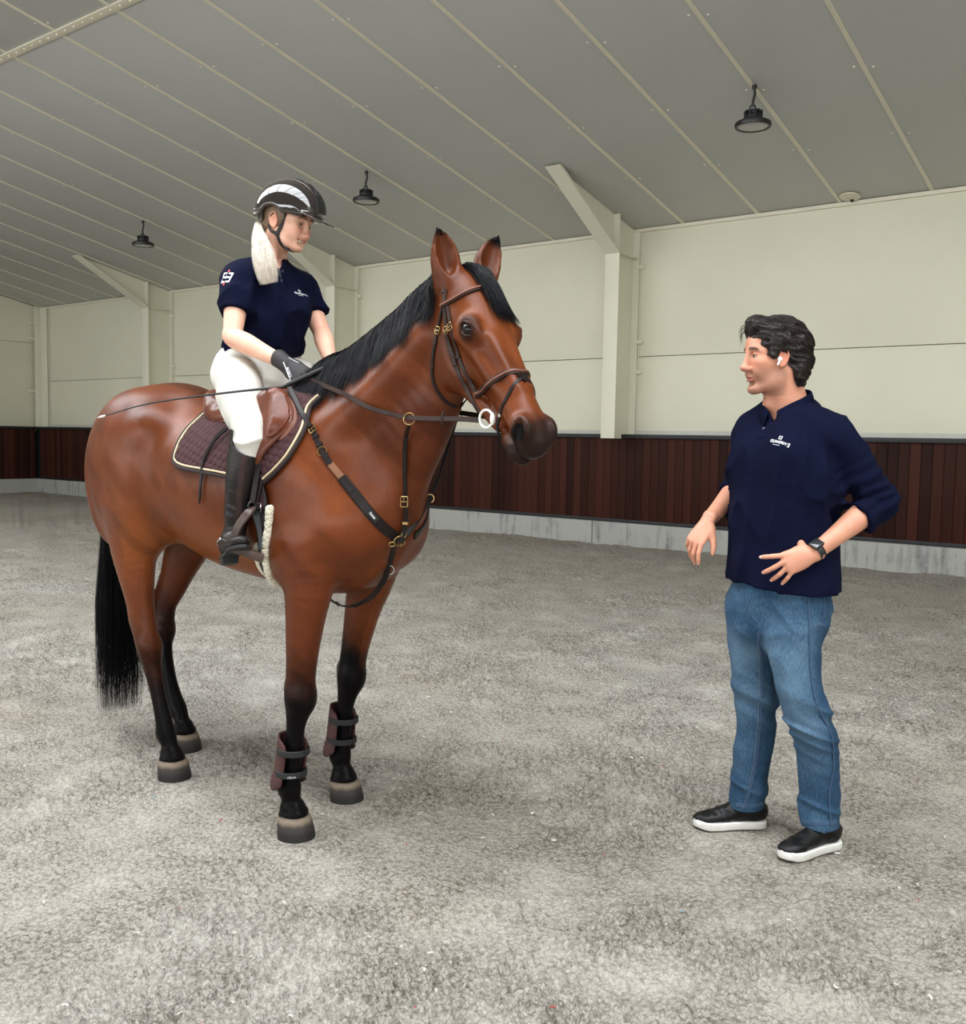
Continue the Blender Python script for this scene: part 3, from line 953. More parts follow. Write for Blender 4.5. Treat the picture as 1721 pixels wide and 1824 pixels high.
def sculpt_head(S, H, k=1.0, fem=False, smile=0.0, ear=0.0):
    """head with face: H = Frame at ear level"""
    sq = .70 if fem else 1.0
    def p(f, l, u):
        u = u / k
        if u < -.03: u = -.03 + (u + .03) * sq
        return H.p(f, l, u * k)
    e = lambda c, r, kk, mode='add': S.ell(p(*(np.array(c) * k)), np.array(r) * k, kk, mode, H.R)
    ch = lambda pts, kk, mode='add', side=None, sub=3: S.chain([(*p(*(np.array(q[:3]) * k)), *(np.array(q[3:]) * k)) for q in pts], kk, side=H.l if side is None else side, sub=sub, mode=mode)
    jw = .88 if fem else 1.0
    e((-.012, 0, .045), (.098, .076, .088), .02)
    e((.034, 0, -.008), (.058, .060 * jw, .078), .03)
    e((.048, 0, .052), (.046, .058, .045), .03)                     # forehead
    e((.030, 0, -.070), (.050, .047 * jw, .036), .03)               # jaw
    ch([(-.005, .053 * jw, -.045, .014, .022), (.030, .046 * jw, -.082, .013, .017), (.068, .020, -.100, .013, .014)], .025)
    ch([(-.005, -.053 * jw, -.045, .014, .022), (.030, -.046 * jw, -.082, .013, .017), (.068, -.020, -.100, .013, .014)], .025)
    e((.076, 0, -.100), (.018, .022 * jw, .016), .02)               # chin
    for s in (-1, 1):
        e((.058, s * .044 * (.97 if fem else 1), -.012 + .004 * fem), (.030, .021, .022), .025)       # cheekbone
        e((.062, s * .034, -.045 + .008 * smile), (.026, .018 + .003 * smile, .022), .022)
        ch([(.084, s * .012, .030, .008, .008), (.084, s * .034, .034, .008, .008 if not fem else .005), (.066, s * .053, .026, .007, .007)], .016)   # brow
        e((.094, s * .031, .012), (.017, .0165, .0105), .012, 'sub')  # socket
        e((.0765, s * .031, .012), (.0135, .0150, .0130), .006)      # lid mass
        e((.0905, s * .031, .0105), (.0075, .0130, .0050 if not smile else .0034), .003, 'sub')   # lid opening
        ch([(.083, s * .017, .008, .003, .003), (.0905, s * .029, .0165, .0028, .003), (.081, s * .046, .011, .003, .003)], .004)
        # ear
        Ax = H.u * .96 - H.f * .22
        R2 = np.array([_n(H.f + H.u * .22), H.l, _n(Ax)])
        c = p((-.010 + ear) * k, s * .0765 * k, -.002 * k)
        S.ell(c, np.array((.0175, .0065, .0310)) * k, .006, 'add', R2)
        S.ell(c + H.l * s * .006 * k + H.f * .003 * k, np.array((.0105, .006, .0190)) * k, .005, 'sub', R2)
        ch([(.000 + ear, s * .080, .012, .003, .003), (-.006 + ear, s * .084, .029, .0032, .003), (-.022 + ear, s * .086, .024, .0035, .003), (-.027 + ear, s * .085, .004, .0035, .003), (-.018 + ear, s * .080, -.020, .004, .003), (-.006 + ear, s * .077, -.028, .004, .004)], .004)
        ch([(.0045 + ear, s * .077, -.004, .003, .004), (.003 + ear, s * .0775, -.012, .003, .004)], .004)
        # nostril wing
        e((.1005, s * .0125, -.0330), (.0105, .0080, .0085), .008)
        e((.103, s * .0068, -.0415), (.006, .0035, .004), .003, 'sub')
    nl = .1145 if not fem else .109
    ch([(.086, 0, .030, .0085, .010), (.096, 0, .010, .0075, .011), (nl - .010, 0, -.014, .0080, .011), (nl - .003, 0, -.027, .0105, .0105)], .012, sub=4)
    e((nl - .001, 0, -.0285), (.0105, .0105, .0095), .008)
    ch([(.096, 0, -.042, .006, .006), (.094, 0, -.053, .008, .006)], .010)
    # mouth
    w = .0245 + .006 * smile; cu = .010 * smile
    ch([(.079 - .004 * smile, -w, -.0635 + cu, .003, .003), (.0925, -.012, -.0600, .0055, .0048), (.0960, 0, -.0605, .006, .0045), (.0925, .012, -.0600, .0055, .0048), (.079 - .004 * smile, w, -.0635 + cu, .003, .003)], .006, side=H.u, sub=4)
    ch([(.079 - .004 * smile, -w, -.0655 + cu, .003, .003), (.0910, -.012, -.0715 - .004 * smile, .0055, .0055), (.0935, 0, -.0725 - .004 * smile, .0062, .006), (.0910, .012, -.0715 - .004 * smile, .0055, .0055), (.079 - .004 * smile, w, -.0655 + cu, .003, .003)], .006, side=H.u, sub=4)
    op = .0016 + .0062 * smile; dp = .006 + .009 * smile
    ch([(.088 - .006 * smile, -w * .96, -.0645 + cu, .003, .0012), (.098, -.011, -.0655 - .001 * smile, dp, op), (.1015, 0, -.0660 - .001 * smile, dp, op), (.098, .011, -.0655 - .001 * smile, dp, op), (.088 - .006 * smile, w * .96, -.0645 + cu, .003, .0012)], .003, 'sub', side=H.f, sub=4)
    e((.088, 0, -.084), (.010, .020, .006), .012, 'sub')
    return S

def sculpt_hand(S, W, d, n, left, spread=(10, 2, -6, -14), curl=((20, 30, 20),) * 4, thumb=(0.55, 0.75, 0.25), tcurl=(10, 15), k=1.0, blend=.010):
    """hand: W wrist, d towards the fingers, n out of the palm"""
    d = _n(d); n = _n(n - d * np.dot(n, d))
    t = np.cross(d, n) * (-1 if left else 1)
    R = np.array([d, t, n])
    P = lambda a, b, c: W + (d * a + t * b + n * c) * k
    S.chain([(*P(-.02, 0, 0), .026 * k, .019 * k), (*P(.015, 0, .0), .029 * k, .018 * k), (*P(.055, .001, 0), .039 * k, .0165 * k), (*P(.085, .001, -.001), .040 * k, .0135 * k)], blend * 1.2, side=t, sub=3)
    S.ell(P(.035, .026, .012), np.array((.030, .016, .014)) * k, .012, 'add', R)
    S.ell(P(.040, -.024, .010), np.array((.030, .013, .012)) * k, .012, 'add', R)
    tips = []
    for i, (b, a0, ln, r) in enumerate(((.0295, .089, .072, .0090), (.0095, .094, .080, .0093), (-.0105, .090, .074, .0088), (-.0295, .080, .058, .0078))):
        a = math.radians(spread[i])
        dd = d * math.cos(a) + t * math.sin(a)
        pts = [(*(P(a0 - .022, b * .92, -.001)), r * 1.02 * k)]
        c = P(a0, b, -.002); pts.append((*c, r * 1.05 * k))
        ang = 0
        for j, fr in enumerate((.44, .31, .25)):
            ang += math.radians(curl[i][j])
            v = dd * math.cos(ang) + n * math.sin(ang)
            m_ = c + v * ln * fr * .5 * k
            c = c + v * ln * fr * k
            pts.append((*m_, r * (.95, .88, .82)[j] * k)); pts.append((*c, r * (.98, .90, .66)[j] * k))
        S.chain(pts, .005, side=t, sub=2)
        tips.append((c, v, -n * math.cos(ang) + dd * math.sin(ang)))
    tv = _n(d * thumb[0] + t * thumb[1] + n * thumb[2])
    c = P(.018, .022, .006); pts = [(*c, .014 * k)]
    ax = _n(d * .8 - t * .5)
    c = c + tv * .040 * k; pts.append((*c, .0125 * k))
    v = _n(tv + ax * math.tan(math.radians(tcurl[0])))
    c = c + v * .032 * k; pts.append((*c, .0108 * k))
    v = _n(v + ax * math.tan(math.radians(tcurl[1])))
    c = c + v * .024 * k; pts.append((*c, .0072 * k))
    S.chain(pts, .010, side=t, sub=3)
    return tips

def skin_mat(name, base, lip, stub, brow):
    m, nt, b = new_mat(name)
    at = lambda n: N(nt, 'ShaderNodeAttribute', attribute_name=n)
    mp = coords(nt, (1, 1, 1))
    n1 = N(nt, 'ShaderNodeTexNoise', Scale=22.0, Detail=5.0); L(nt, mp, 'Vector', n1, 'Vector')
    rp = nt.nodes.new('ShaderNodeValToRGB')
    c = np.array(base)
    rp.color_ramp.elements[0].position = .3; rp.color_ramp.elements[1].position = .7
    rp.color_ramp.elements[0].color = (*(c * np.array([.93, .86, .84])), 1); rp.color_ramp.elements[1].color = (*np.clip(c * np.array([1.05, 1.06, 1.06]), 0, 1), 1)
    L(nt, n1, 'Fac', rp, 'Fac')
    cur = rp.outputs['Color']
    for nm, colr in (('red', (base[0] * .95, base[1] * .62, base[2] * .58)), ('stubble', stub), ('lip', lip), ('brow', brow)):
        mx = N(nt, 'ShaderNodeMix', data_type='RGBA')
        nt.links.new(at(nm).outputs['Fac'], mx.inputs[0]); nt.links.new(cur, mx.inputs[6]); mx.inputs[7].default_value = (*colr, 1)
        cur = mx.outputs[2]
    nt.links.new(cur, b.inputs['Base Color'])
    b.inputs['Roughness'].default_value = 0.48
    b.inputs['Subsurface Weight'].default_value = 0.12
    b.inputs['Subsurface Radius'].default_value = (0.012, 0.005, 0.003)
    b.inputs['Subsurface Scale'].default_value = 0.5
    n2 = N(nt, 'ShaderNodeTexNoise', Scale=260.0, Detail=3.0); L(nt, mp, 'Vector', n2, 'Vector')
    bp = N(nt, 'ShaderNodeBump', Strength=0.08, Distance=0.003); L(nt, n2, 'Fac', bp, 'Height'); L(nt, bp, 'Normal', b, 'Normal')
    return m

def face_attrs(o, V, H, k, smile, stub=0.0, fem=False):
    f, l, u = H.loc(V); f, l, u = f / k, l / k, u / k
    if fem: u = np.where(u < -.03, -.03 + (u + .03) / .70, u)
    al = np.abs(l)
    hd_ = (np.abs(f) < .14) & (al < .1) & (u > -.125) & (u < .15)
    w = .0245 + .006 * smile
    lipz = np.exp(-((u + .0665 - .010 * smile * (al / w) ** 2) / .0085) ** 4) * (1 - sstep(w * .85, w * 1.1, al)) * (f > .076) * hd_
    brow = np.exp(-((u - (.0335 + .002 * np.sin(al * 60)) + .35 * np.clip(al - .040, 0, 1)) / (.0052 if not fem else .0032)) ** 4) * sstep(.010, .016, al) * (1 - sstep(.048, .056, al)) * (f > .05) * hd_
    n = vnoise3(V * 420.0, 3)
    st = stub * sstep(-.022, -.045, u) * sstep(-.012, .01, f + .012) * (u > -.135) * (f < .2) * hd_ * (.65 + .5 * n)
    st = np.maximum(st, stub * .8 * np.exp(-((u + .049) / .008) ** 2) * (al < .03) * (f > .07) * hd_)
    red = .35 * np.exp(-(((al - .04) / .02) ** 2 + ((u + .018) / .02) ** 2)) * (f > .03) + .45 * np.exp(-((f - .112) / .014) ** 2 - (u + .028) ** 2 / .0004) + .45 * (al > .074) * (np.abs(u) < .04)
    red = red * hd_
    lash = np.exp(-((u - .0135 - .0) / .0022) ** 2) * sstep(.016, .02, al) * (1 - sstep(.044, .048, al)) * (f > .078) * hd_ * .8
    set_attr(o, 'lip', np.clip(lipz, 0, 1) * .85); set_attr(o, 'brow', np.clip(np.maximum(brow * .9, lash), 0, 1)); set_attr(o, 'stubble', np.clip(st, 0, 1) * .6); set_attr(o, 'red', np.clip(red, 0, 1))

def fuzz(V, F, flow, n, ln, out, seed, rad=(.0005, .0010), keep=None, seg=7, curl=0.0):
    """short hair strands lying along a surface, following flow(P)->direction"""
    r = np.random.default_rng(seed)
    e1 = V[F[:, 1]] - V[F[:, 0]]; e2 = V[F[:, 3]] - V[F[:, 0]]
    Nf = np.cross(e1, e2); ar = np.linalg.norm(Nf, axis=1) + 1e-12; Nf = Nf / ar[:, None]
    C = V[F].mean(1)
    if keep is not None:
        m = keep(C, Nf); C, Nf, ar = C[m], Nf[m], ar[m]
    i = r.choice(len(C), n, p=ar / ar.sum())
    P = C[i].copy(); nn = Nf[i]
    surf = Surf(V, F)
    paths = [P + nn * .001]
    step = (ln[0] + (ln[1] - ln[0]) * r.random(n)) / (seg - 1)
    lift = out[0] + (out[1] - out[0]) * r.random(n)
    jit = r.normal(size=(n, 3)) * .18
    cur = P.copy()
    ph = r.uniform(0, 6.28, n)
    for s in range(1, seg):
        d = flow(cur) + jit
        d = d - nn * (d * nn).sum(1, keepdims=True); d /= np.linalg.norm(d, axis=1, keepdims=True) + 1e-9
        if curl:
            sd = np.cross(nn, d); d = d + sd * (curl * np.sin(ph + s * 1.3))[:, None]
            d /= np.linalg.norm(d, axis=1, keepdims=True) + 1e-9
        cur = cur + d * step[:, None]
        q = np.empty_like(cur); q2 = np.empty_like(cur)
        for j in range(n):
            a = surf.t.find_nearest(Vector(cur[j]))
            q[j] = a[0]; q2[j] = a[1]
        cur = q; nn = q2
        paths.append(cur + nn * (lift * math.sin(s / (seg - 1) * 2.2))[:, None])
    return strands(np.stack(paths, 1), r.uniform(rad[0], rad[1], n))

def text_on(surf, txt, origin, right, up, size, mat, parent, name, bold=0.0, mirror=False, lift=.0012, align='CENTER', squeeze=1.0, wh=None):
    """flat lettering laid on a surface"""
    cu = bpy.data.curves.new('lettering', 'FONT')
    cu.body = txt; cu.size = size; cu.align_x = align; cu.align_y = 'CENTER'; cu.offset = bold; cu.resolution_u = 3
    ob = bpy.data.objects.new('lettering', cu); COL.objects.link(ob)
    dg = bpy.context.evaluated_depsgraph_get()
    me = ob.evaluated_get(dg).to_mesh()
    vs = [v.co[:] for v in me.vertices]; fs = [tuple(p.vertices) for p in me.polygons]
    ob.evaluated_get(dg).to_mesh_clear()
    if wh:
        A = np.array(vs); lo, hi = A.min(0), A.max(0)
        vs = [((x - (lo[0] + hi[0]) / 2) * wh[0] / (hi[0] - lo[0]), (y - (lo[1] + hi[1]) / 2) * wh[1] / (hi[1] - lo[1]), 0) for x, y, z in vs]
    bpy.data.objects.remove(ob); bpy.data.curves.remove(cu)
    return lay_flat(surf, vs, fs, origin, right, up, mat, parent, name, mirror, lift, squeeze)
def lay_flat(surf, vs, fs, origin, right, up, mat, parent, name, mirror=False, lift=.0012, squeeze=1.0):
    right = _n(right); up = _n(up - right * np.dot(up, right)); nrm = np.cross(right, up)
    out = []
    for x, y, *_ in vs:
        if mirror: x = -x
        p = origin + right * x * squeeze + up * y
        q, n = surf.cast(p + nrm * .06, -nrm)
        if q is None or np.linalg.norm(q - p) > .08: q = p
        out.append(q + nrm * lift)
    return mesh_obj(name, np.array(out), fs, mat, parent, smooth=False)

M_NAVY = None
def cloth(name, c, rough=.9, weave=900.0, var=.12, sheen=.25, bump=.25):
    return simple(name, c, rough, var=var, nscale=9, bump=bump, bscale=weave, spec=.08, sheen=sheen)
M_NAVY = cloth('navy_pique', srgb(11, 15, 38), sheen=.0)
M_PRINT = simple('white_print', srgb(232, 232, 236), .7, var=.03)
M_REDP = simple('red_print', srgb(206, 60, 72), .7, var=.03)
M_BUTTON = simple('navy_button', srgb(60, 64, 84), .3)
M_IRIS = simple('dark_iris', (.02, .012, .008), .1, spec=.7)
M_SCLERA = simple('eye_white', srgb(214, 206, 200), .25, var=.03)
def eyes(H, k, parent, gaze=(0.0, 0.0)):
    for s in (-1, 1):
        c = H.p(.0785 * k, s * .031 * k, .0108 * k)
        MB().ball((0, 0, 0), .0118 * k, 18, 12).build('eye', M_SCLERA, parent, M=Matrix.Translation(Vector(c)))
        g = _n(H.f + H.l * gaze[0] + H.u * gaze[1])
        R4 = Vector((0, 0, 1)).rotation_difference(Vector(g)).to_matrix().to_4x4()
        MB().lathe([(.0058 * k, .0106 * k), (.0045 * k, .0116 * k), (.001 * k, .0121 * k)], 16).build('iris', M_IRIS, parent, M=Matrix.Translation(Vector(c)) @ R4)

# ------------------------------------------------------------------ the horse
H_PHI = math.radians(41)
H_ORG = Vector((-0.95, 3.86, 0))
_w = stage_to_world() @ H_ORG
horse = empty('horse', (_w.x, _w.y, 0.0), STAGE - H_PHI)
tag(horse, 'bay horse with black mane and tail standing under the rider', 'horse')
H_MAT = Matrix.Translation((_w.x, _w.y, 0)) @ Matrix.Rotation(STAGE - H_PHI, 4, 'Z')      # horse frame -> hall
H_INV = H_MAT.inverted()
CAM_H = np.array(H_INV @ Vector((0, 0, EYE)))

# head frame: u down the face, v out of the forehead, w to the horse's left
POLL = np.array([1.195, -0.0, 1.905])
HYAW = math.radians(-12)
HP = math.radians(52.5)
_fx = np.array([math.cos(HYAW), math.sin(HYAW), 0])
HU = _n(_fx * math.cos(HP) + np.array([0, 0, -math.sin(HP)]))
HW = _n(np.cross([0, 0, 1.0], _fx))
HV = _n(np.cross(HU, HW)) * -1
if HV @ _fx < 0: HV = -HV
def hd(u, v, w):
    return POLL + HU * u + HV * v + HW * w
def hd_loc(P):
    q = P - POLL
    return q @ HU, q @ HV, q @ HW
HR = np.array([HU, HV, HW])

S = Sculpt()
# trunk
S.chain([(-.84, 0, 1.26, .15, .17), (-.70, 0, 1.29, .235, .27), (-.50, 0, 1.285, .285, .305), (-.28, 0, 1.24, .272, .300), (-.05, 0, 1.19, .285, .315),
         (.18, 0, 1.175, .285, .328), (.38, 0, 1.185, .262, .338), (.55, 0, 1.20, .225, .33), (.68, 0, 1.185, .205, .27), (.77, 0, 1.16, .175, .19)], k=0.02)
# croup, haunches, withers
S.ell((-.50, 0, 1.45), (.30, .14, .145), 0.10)
for y in (-1, 1):
    S.ell((-.56, y * .155, 1.33), (.27, .125, .235), 0.10)
    S.ell((-.70, y * .145, 1.14), (.165, .125, .25), 0.10)
    S.ell((-.42, y * .185, 1.10), (.155, .10, .20), 0.10)
    S.ell((-.33, y * .20, 1.42), (.07, .055, .06), 0.09)
    # shoulder blade, point of shoulder, breast
    S.chain([(.40, y * .145, 1.50, .06, .10), (.55, y * .185, 1.28, .075, .14), (.73, y * .155, 1.10, .075, .10)], k=0.08, side=(0, 1, 0))
    S.ell((.735, y * .115, 1.06), (.115, .105, .125), 0.07)
    S.ell((.55, y * .185, 1.02), (.15, .075, .15), 0.09)
S.ell((.76, 0, 1.02), (.08, .05, .10), 0.06)
S.ell((.58, 0, .955), (.20, .13, .105), 0.10)
S.chain([(.25, 0, 1.455, .06, .07), (.42, 0, 1.515, .05, .075), (.58, 0, 1.56, .05, .09)], k=0.09)
# neck
S.chain([(.50, 0, 1.32, .17, .29), (.64, 0, 1.375, .16, .285), (.78, 0, 1.445, .138, .255), (.90, 0, 1.54, .115, .220), (1.01, 0, 1.64, .092, .182), (1.09, 0, 1.735, .076, .158), (1.15, 0, 1.79, .070, .125)], k=0.07)
S.chain([(.58, 0, 1.565, .05, .06), (.72, 0, 1.645, .042, .06), (.86, 0, 1.715, .038, .06), (1.0, 0, 1.785, .036, .06), (1.10, 0, 1.84, .04, .05), (1.17, 0, 1.875, .045, .04)], k=0.05)
for y in (-1, 1):
    S.chain([(.60, y * .125, 1.36, .05, .05), (.85, y * .100, 1.53, .045, .05), (1.07, y * .068, 1.73, .035, .04)], k=0.07)
S.chain([(.87, 0, 1.20, .07, .08), (.98, 0, 1.35, .055, .06), (1.05, 0, 1.49, .05, .055)], k=0.07)

# legs
LEG_FN = [(.60, -.185, 1.00, .085, .135), (.635, -.19, .90, .078, .100), (.630, -.195, .80, .066, .079), (.622, -.20, .70, .056, .066), (.615, -.203, .60, .049, .057), (.612, -.205, .53, .050, .054), (.612, -.207, .49, .049, .052), (.604, -.209, .44, .040, .043), (.597, -.212, .39, .031, .035), (.592, -.214, .31, .0275, .034), (.573, -.212, .22, .030, .040), (.564, -.210, .165, .036, .044), (.568, -.206, .115, .031, .035), (.572, -.202, .078, .052, .056)]
LEG_FF = [(.55, .185, 1.00, .085, .135), (.545, .182, .88, .08, .102), (.515, .178, .78, .067, .080), (.490, .174, .68, .056, .066), (.468, .17, .58, .049, .056), (.458, .167, .51, .050, .053), (.452, .165, .47, .049, .051), (.443, .162, .42, .040, .043), (.434, .158, .37, .031, .035), (.428, .154, .29, .0275, .034), (.420, .153, .21, .030, .040), (.414, .152, .16, .036, .044), (.424, .152, .112, .031, .035), (.430, .152, .078, .052, .056)]
LEG_RN = [(-.50, -.19, 1.08, .10, .18), (-.50, -.20, .95, .085, .145), (-.48, -.205, .84, .068, .108), (-.455, -.205, .74, .054, .080), (-.435, -.203, .65, .046, .065), (-.415, -.200, .57, .045, .064), (-.395, -.198, .51, .044, .058), (-.375, -.196, .45, .037, .045), (-.352, -.194, .38, .031, .037), (-.325, -.191, .30, .029, .034), (-.298, -.188, .22, .032, .040), (-.286, -.184, .170, .037, .044), (-.264, -.180, .118, .032, .036), (-.255, -.178, .078, .052, .056)]
LEG_RF = [(-.58, .17, 1.06, .10, .17), (-.655, .16, .92, .083, .135), (-.705, .14, .80, .066, .105), (-.735, .12, .70, .053, .080), (-.765, .102, .62, .045, .064), (-.772, .093, .55, .045, .062), (-.766, .087, .49, .044, .056), (-.748, .081, .42, .036, .043), (-.718, .075, .35, .031, .036), (-.675, .069, .27, .029, .034), (-.625, .062, .20, .032, .040), (-.592, .058, .16, .037, .044), (-.552, .054, .112, .032, .036), (-.536, .052, .078, .052, .056)]
for lg in (LEG_FN, LEG_FF, LEG_RN, LEG_RF):
    S.chain(lg, k=0.05 if lg[0][2] else .05, sub=3)
# knees, hocks and fetlocks
for lg in (LEG_FN, LEG_FF):
    p = lg[6]; S.ell((p[0] + .012, p[1], p[2] + .005), (.043, .050, .052), 0.03)
    p = lg[6]; S.ell((p[0] - .048, p[1], p[2] + .03), (.02, .02, .035), 0.03)
    p = lg[11]; S.ell((p[0] - .028, p[1], p[2] - .008), (.025, .024, .03), 0.025)
    S.chain([(lg[7][0] - .026, lg[7][1], lg[7][2], .013, .015), (lg[9][0] - .028, lg[9][1], lg[9][2], .013, .014), (lg[10][0] - .028, lg[10][1], lg[10][2], .014, .016)], k=0.012, sub=2)
for lg in (LEG_RN, LEG_RF):
    p = lg[5]; S.ell((p[0] - .058, p[1], p[2] + .045), (.022, .022, .042), 0.04)
    S.chain([(lg[3][0] - .075, lg[3][1], lg[3][2] + .03, .016, .02), (lg[5][0] - .062, lg[5][1], lg[5][2] + .06, .018, .02)], k=0.04, sub=2)
    p = lg[6]; S.ell((p[0] + .02, p[1], p[2] + .005), (.035, .045, .05), 0.03)
    p = lg[11]; S.ell((p[0] - .028, p[1], p[2] - .008), (.025, .024, .03), 0.025)
    S.chain([(lg[7][0] - .028, lg[7][1], lg[7][2], .013, .015), (lg[9][0] - .030, lg[9][1], lg[9][2] - .01, .013, .014), (lg[10][0] - .03, lg[10][1], lg[10][2], .014, .016)], k=0.012, sub=2)
# muscle grooves
S.disp(lambda P: 0.012 * np.exp(-(((P[:, 0] + .30 + (P[:, 2] - 1.05) * .22) / .045) ** 2)) * sstep(.82, 1.0, P[:, 2]) * (1 - sstep(1.12, 1.34, P[:, 2])) * sstep(.12, .2, np.abs(P[:, 1])), (-.5, -.4, .8), (-.1, .4, 1.4))
S.disp(lambda P: 0.010 * np.exp(-(((P[:, 0] + .73 + (P[:, 2] - 1.1) * .12) / .03) ** 2)) * sstep(.85, 1.0, P[:, 2]) * (1 - sstep(1.25, 1.4, P[:, 2])) * sstep(.1, .18, np.abs(P[:, 1])), (-.9, -.4, .8), (-.55, .4, 1.45))
S.disp(lambda P: 0.009 * np.exp(-(((P[:, 0] - .43 + (P[:, 2] - 1.1) * .35) / .035) ** 2)) * sstep(.9, 1.0, P[:, 2]) * (1 - sstep(1.3, 1.45, P[:, 2])) * sstep(.1, .2, np.abs(P[:, 1])), (.2, -.4, .85), (.65, .4, 1.5))
S.disp(lambda P: 0.010 * np.exp(-(P[:, 1] / .03) ** 2) * sstep(.72, .80, P[:, 0]) * (1 - sstep(1.12, 1.2, P[:, 2])), (.65, -.1, .9), (.95, .1, 1.25))

def ER(w): return np.array([_n(HU + .55 * HV), _n(HV - .55 * HU), HW])
# head
S.chain([(*hd(.01, -.075, 0), .070, .078), (*hd(.10, -.072, 0), .086, .092), (*hd(.19, -.078, 0), .088, .098), (*hd(.28, -.075, 0), .071, .086), (*hd(.38, -.063, 0), .054, .066), (*hd(.47, -.053, 0), .053, .058), (*hd(.55, -.052, 0), .054, .053), (*hd(.598, -.058, 0), .045, .043)], k=0.05, side=HW)
for w in (-1, 1):
    S.ell(hd(.180, -.150, w * .058), (.120, .112, .036), 0.03, R=HR)            # cheek
    S.ell(hd(.208, -.022, w * .076), (.046, .034, .024), 0.035, R=HR)            # orbit
    S.chain([(*hd(.23, -.065, w * .074), .012, .012), (*hd(.37, -.056, w * .052), .011, .012), (*hd(.42, -.052, w * .047), .006, .008)], k=0.025, side=HW)   # facial crest
    S.chain([(*hd(.25, -.005, w * .033), .014, .012), (*hd(.44, -.004, w * .022), .012, .010)], k=0.03, side=HW)
    S.chain([(*hd(.24, -.215, w * .045), .018, .024), (*hd(.36, -.168, w * .034), .018, .022), (*hd(.48, -.135, w * .026), .019, .020)], k=0.03, side=HW)    # jaw bar
    S.ell(hd(.572, -.038, w * .047), (.046, .043, .023), 0.02, R=HR)           # nostril wing
    S.ell(hd(.07, -.055, w * .062), (.05, .03, .03), 0.04, R=HR)                # temple
S.ell(hd(.10, -.012, 0), (.09, .028, .060), 0.05, R=HR)
S.ell(hd(.603, -.070, 0), (.034, .042, .042), 0.03, R=HR)                        # upper lip
S.ell(hd(.580, -.128, 0), (.050, .028, .040), 0.018, R=HR)                       # lower lip
S.ell(hd(.535, -.138, 0), (.036, .026, .030), 0.02, R=HR)                         # chin groove pad
for w in (-1, 1):
    S.ell(hd(.206, -.022, w * .104), (.029, .0190, .022), 0.006, mode='sub', R=ER(w))     # eye hollow
    S.chain([(*hd(.560, -.018, w * .060), .010, .010), (*hd(.574, -.030, w * .071), .017, .020), (*hd(.590, -.046, w * .071), .016, .019), (*hd(.602, -.060, w * .064), .008, .010)], k=0.005, side=HU, mode='sub', sub=3)     # nostril
    S.chain([(*hd(.50, -.094, w * .060), .005, .0045), (*hd(.56, -.102, w * .052), .005, .0045), (*hd(.614, -.108, w * .018), .005, .0045)], k=0.005, side=HW, mode='sub', sub=3)     # mouth line
    S.ell(hd(.28, -.115, w * .085), (.10, .03, .018), 0.03, mode='sub', R=HR)
    S.chain([(*hd(.01, -.150, w * .086), .010, .012), (*hd(.07, -.225, w * .078), .012, .014), (*hd(.16, -.275, w * .060), .012, .014)], k=0.03, side=HW, mode='sub', sub=3)   # groove behind the jaw
S.chain([(*hd(.614, -.108, -.018), .0035, .004), (*hd(.620, -.108, 0), .0035, .004), (*hd(.614, -.108, .018), .0035, .004)], k=0.010, side=HW, mode='sub', sub=2)
# eyelids
for w in (-1, 1):
    A1, A2, _3 = ER(w)
    ec = hd(.206, -.022, 0)
    up_l, lo_l = [], []
    for a_ in np.linspace(-1, 1, 7):
        x_ = .0300 * a_; h_ = math.sqrt(max(0, 1 - a_ * a_))
        dz = .0975 + .0045 * h_ - .004 * abs(a_) - .0035 * max(a_, 0)
        up_l.append((*(ec + A1 * x_ + A2 * (.0185 * h_ + .001) + HW * w * dz), .0050, .0060))
        lo_l.append((*(ec + A1 * x_ - A2 * (.0175 * h_ + .001) + HW * w * (dz - .003)), .0042, .0050))
    S.chain(up_l, k=0.007, side=HW, sub=2)
    S.chain(lo_l, k=0.007, side=HW, sub=2)
# ears: pricked, opening forwards
EAR_TIP = {}
for w in (-1, 1):
    base = hd(-.008, -.040, w * .072)
    ax = _n(np.array([0, 0, 1.0]) + (0.24 if w < 0 else 0.40) * w * HW - 0.02 * _fx)
    es = .92 if w < 0 else 1.0
    fr = _n(_fx + HW * (-0.18 if w < 0 else -0.10))
    fr = _n(fr - ax * (fr @ ax)); sd = np.cross(ax, fr)
    bow = lambda t: sd * (w * -0.012 * math.sin(min(1, t / .195) * 3.14))
    pts = []
    for t, a, b in ((-.01, .040, .038), (.03, .046, .038), (.075, .049, .031), (.115, .041, .022), (.148, .026, .013), (.178, .005, .005)):
        pts.append((*(base + ax * t * es + bow(t)), a, b))
    S.chain(pts, k=0.028, side=sd, sub=4)
    q = []
    for t, a, b, f_ in ((.028, .010, .020, .026), (.055, .026, .028, .026), (.095, .035, .026, .022), (.128, .027, .018, .014), (.155, .012, .008, .008)):
        q.append((*(base + ax * t * es + fr * f_ + bow(t)), a, b))
    S.chain(q, k=0.008, side=sd, sub=4, mode='sub')
    EAR_TIP[w] = (base, ax, fr, sd)

HV_, HF_ = S.mesh(0.0076, smooth=1)
coat_body = mesh_obj('body', HV_, HF_, None, horse)
HSURF = Surf(HV_, HF_)

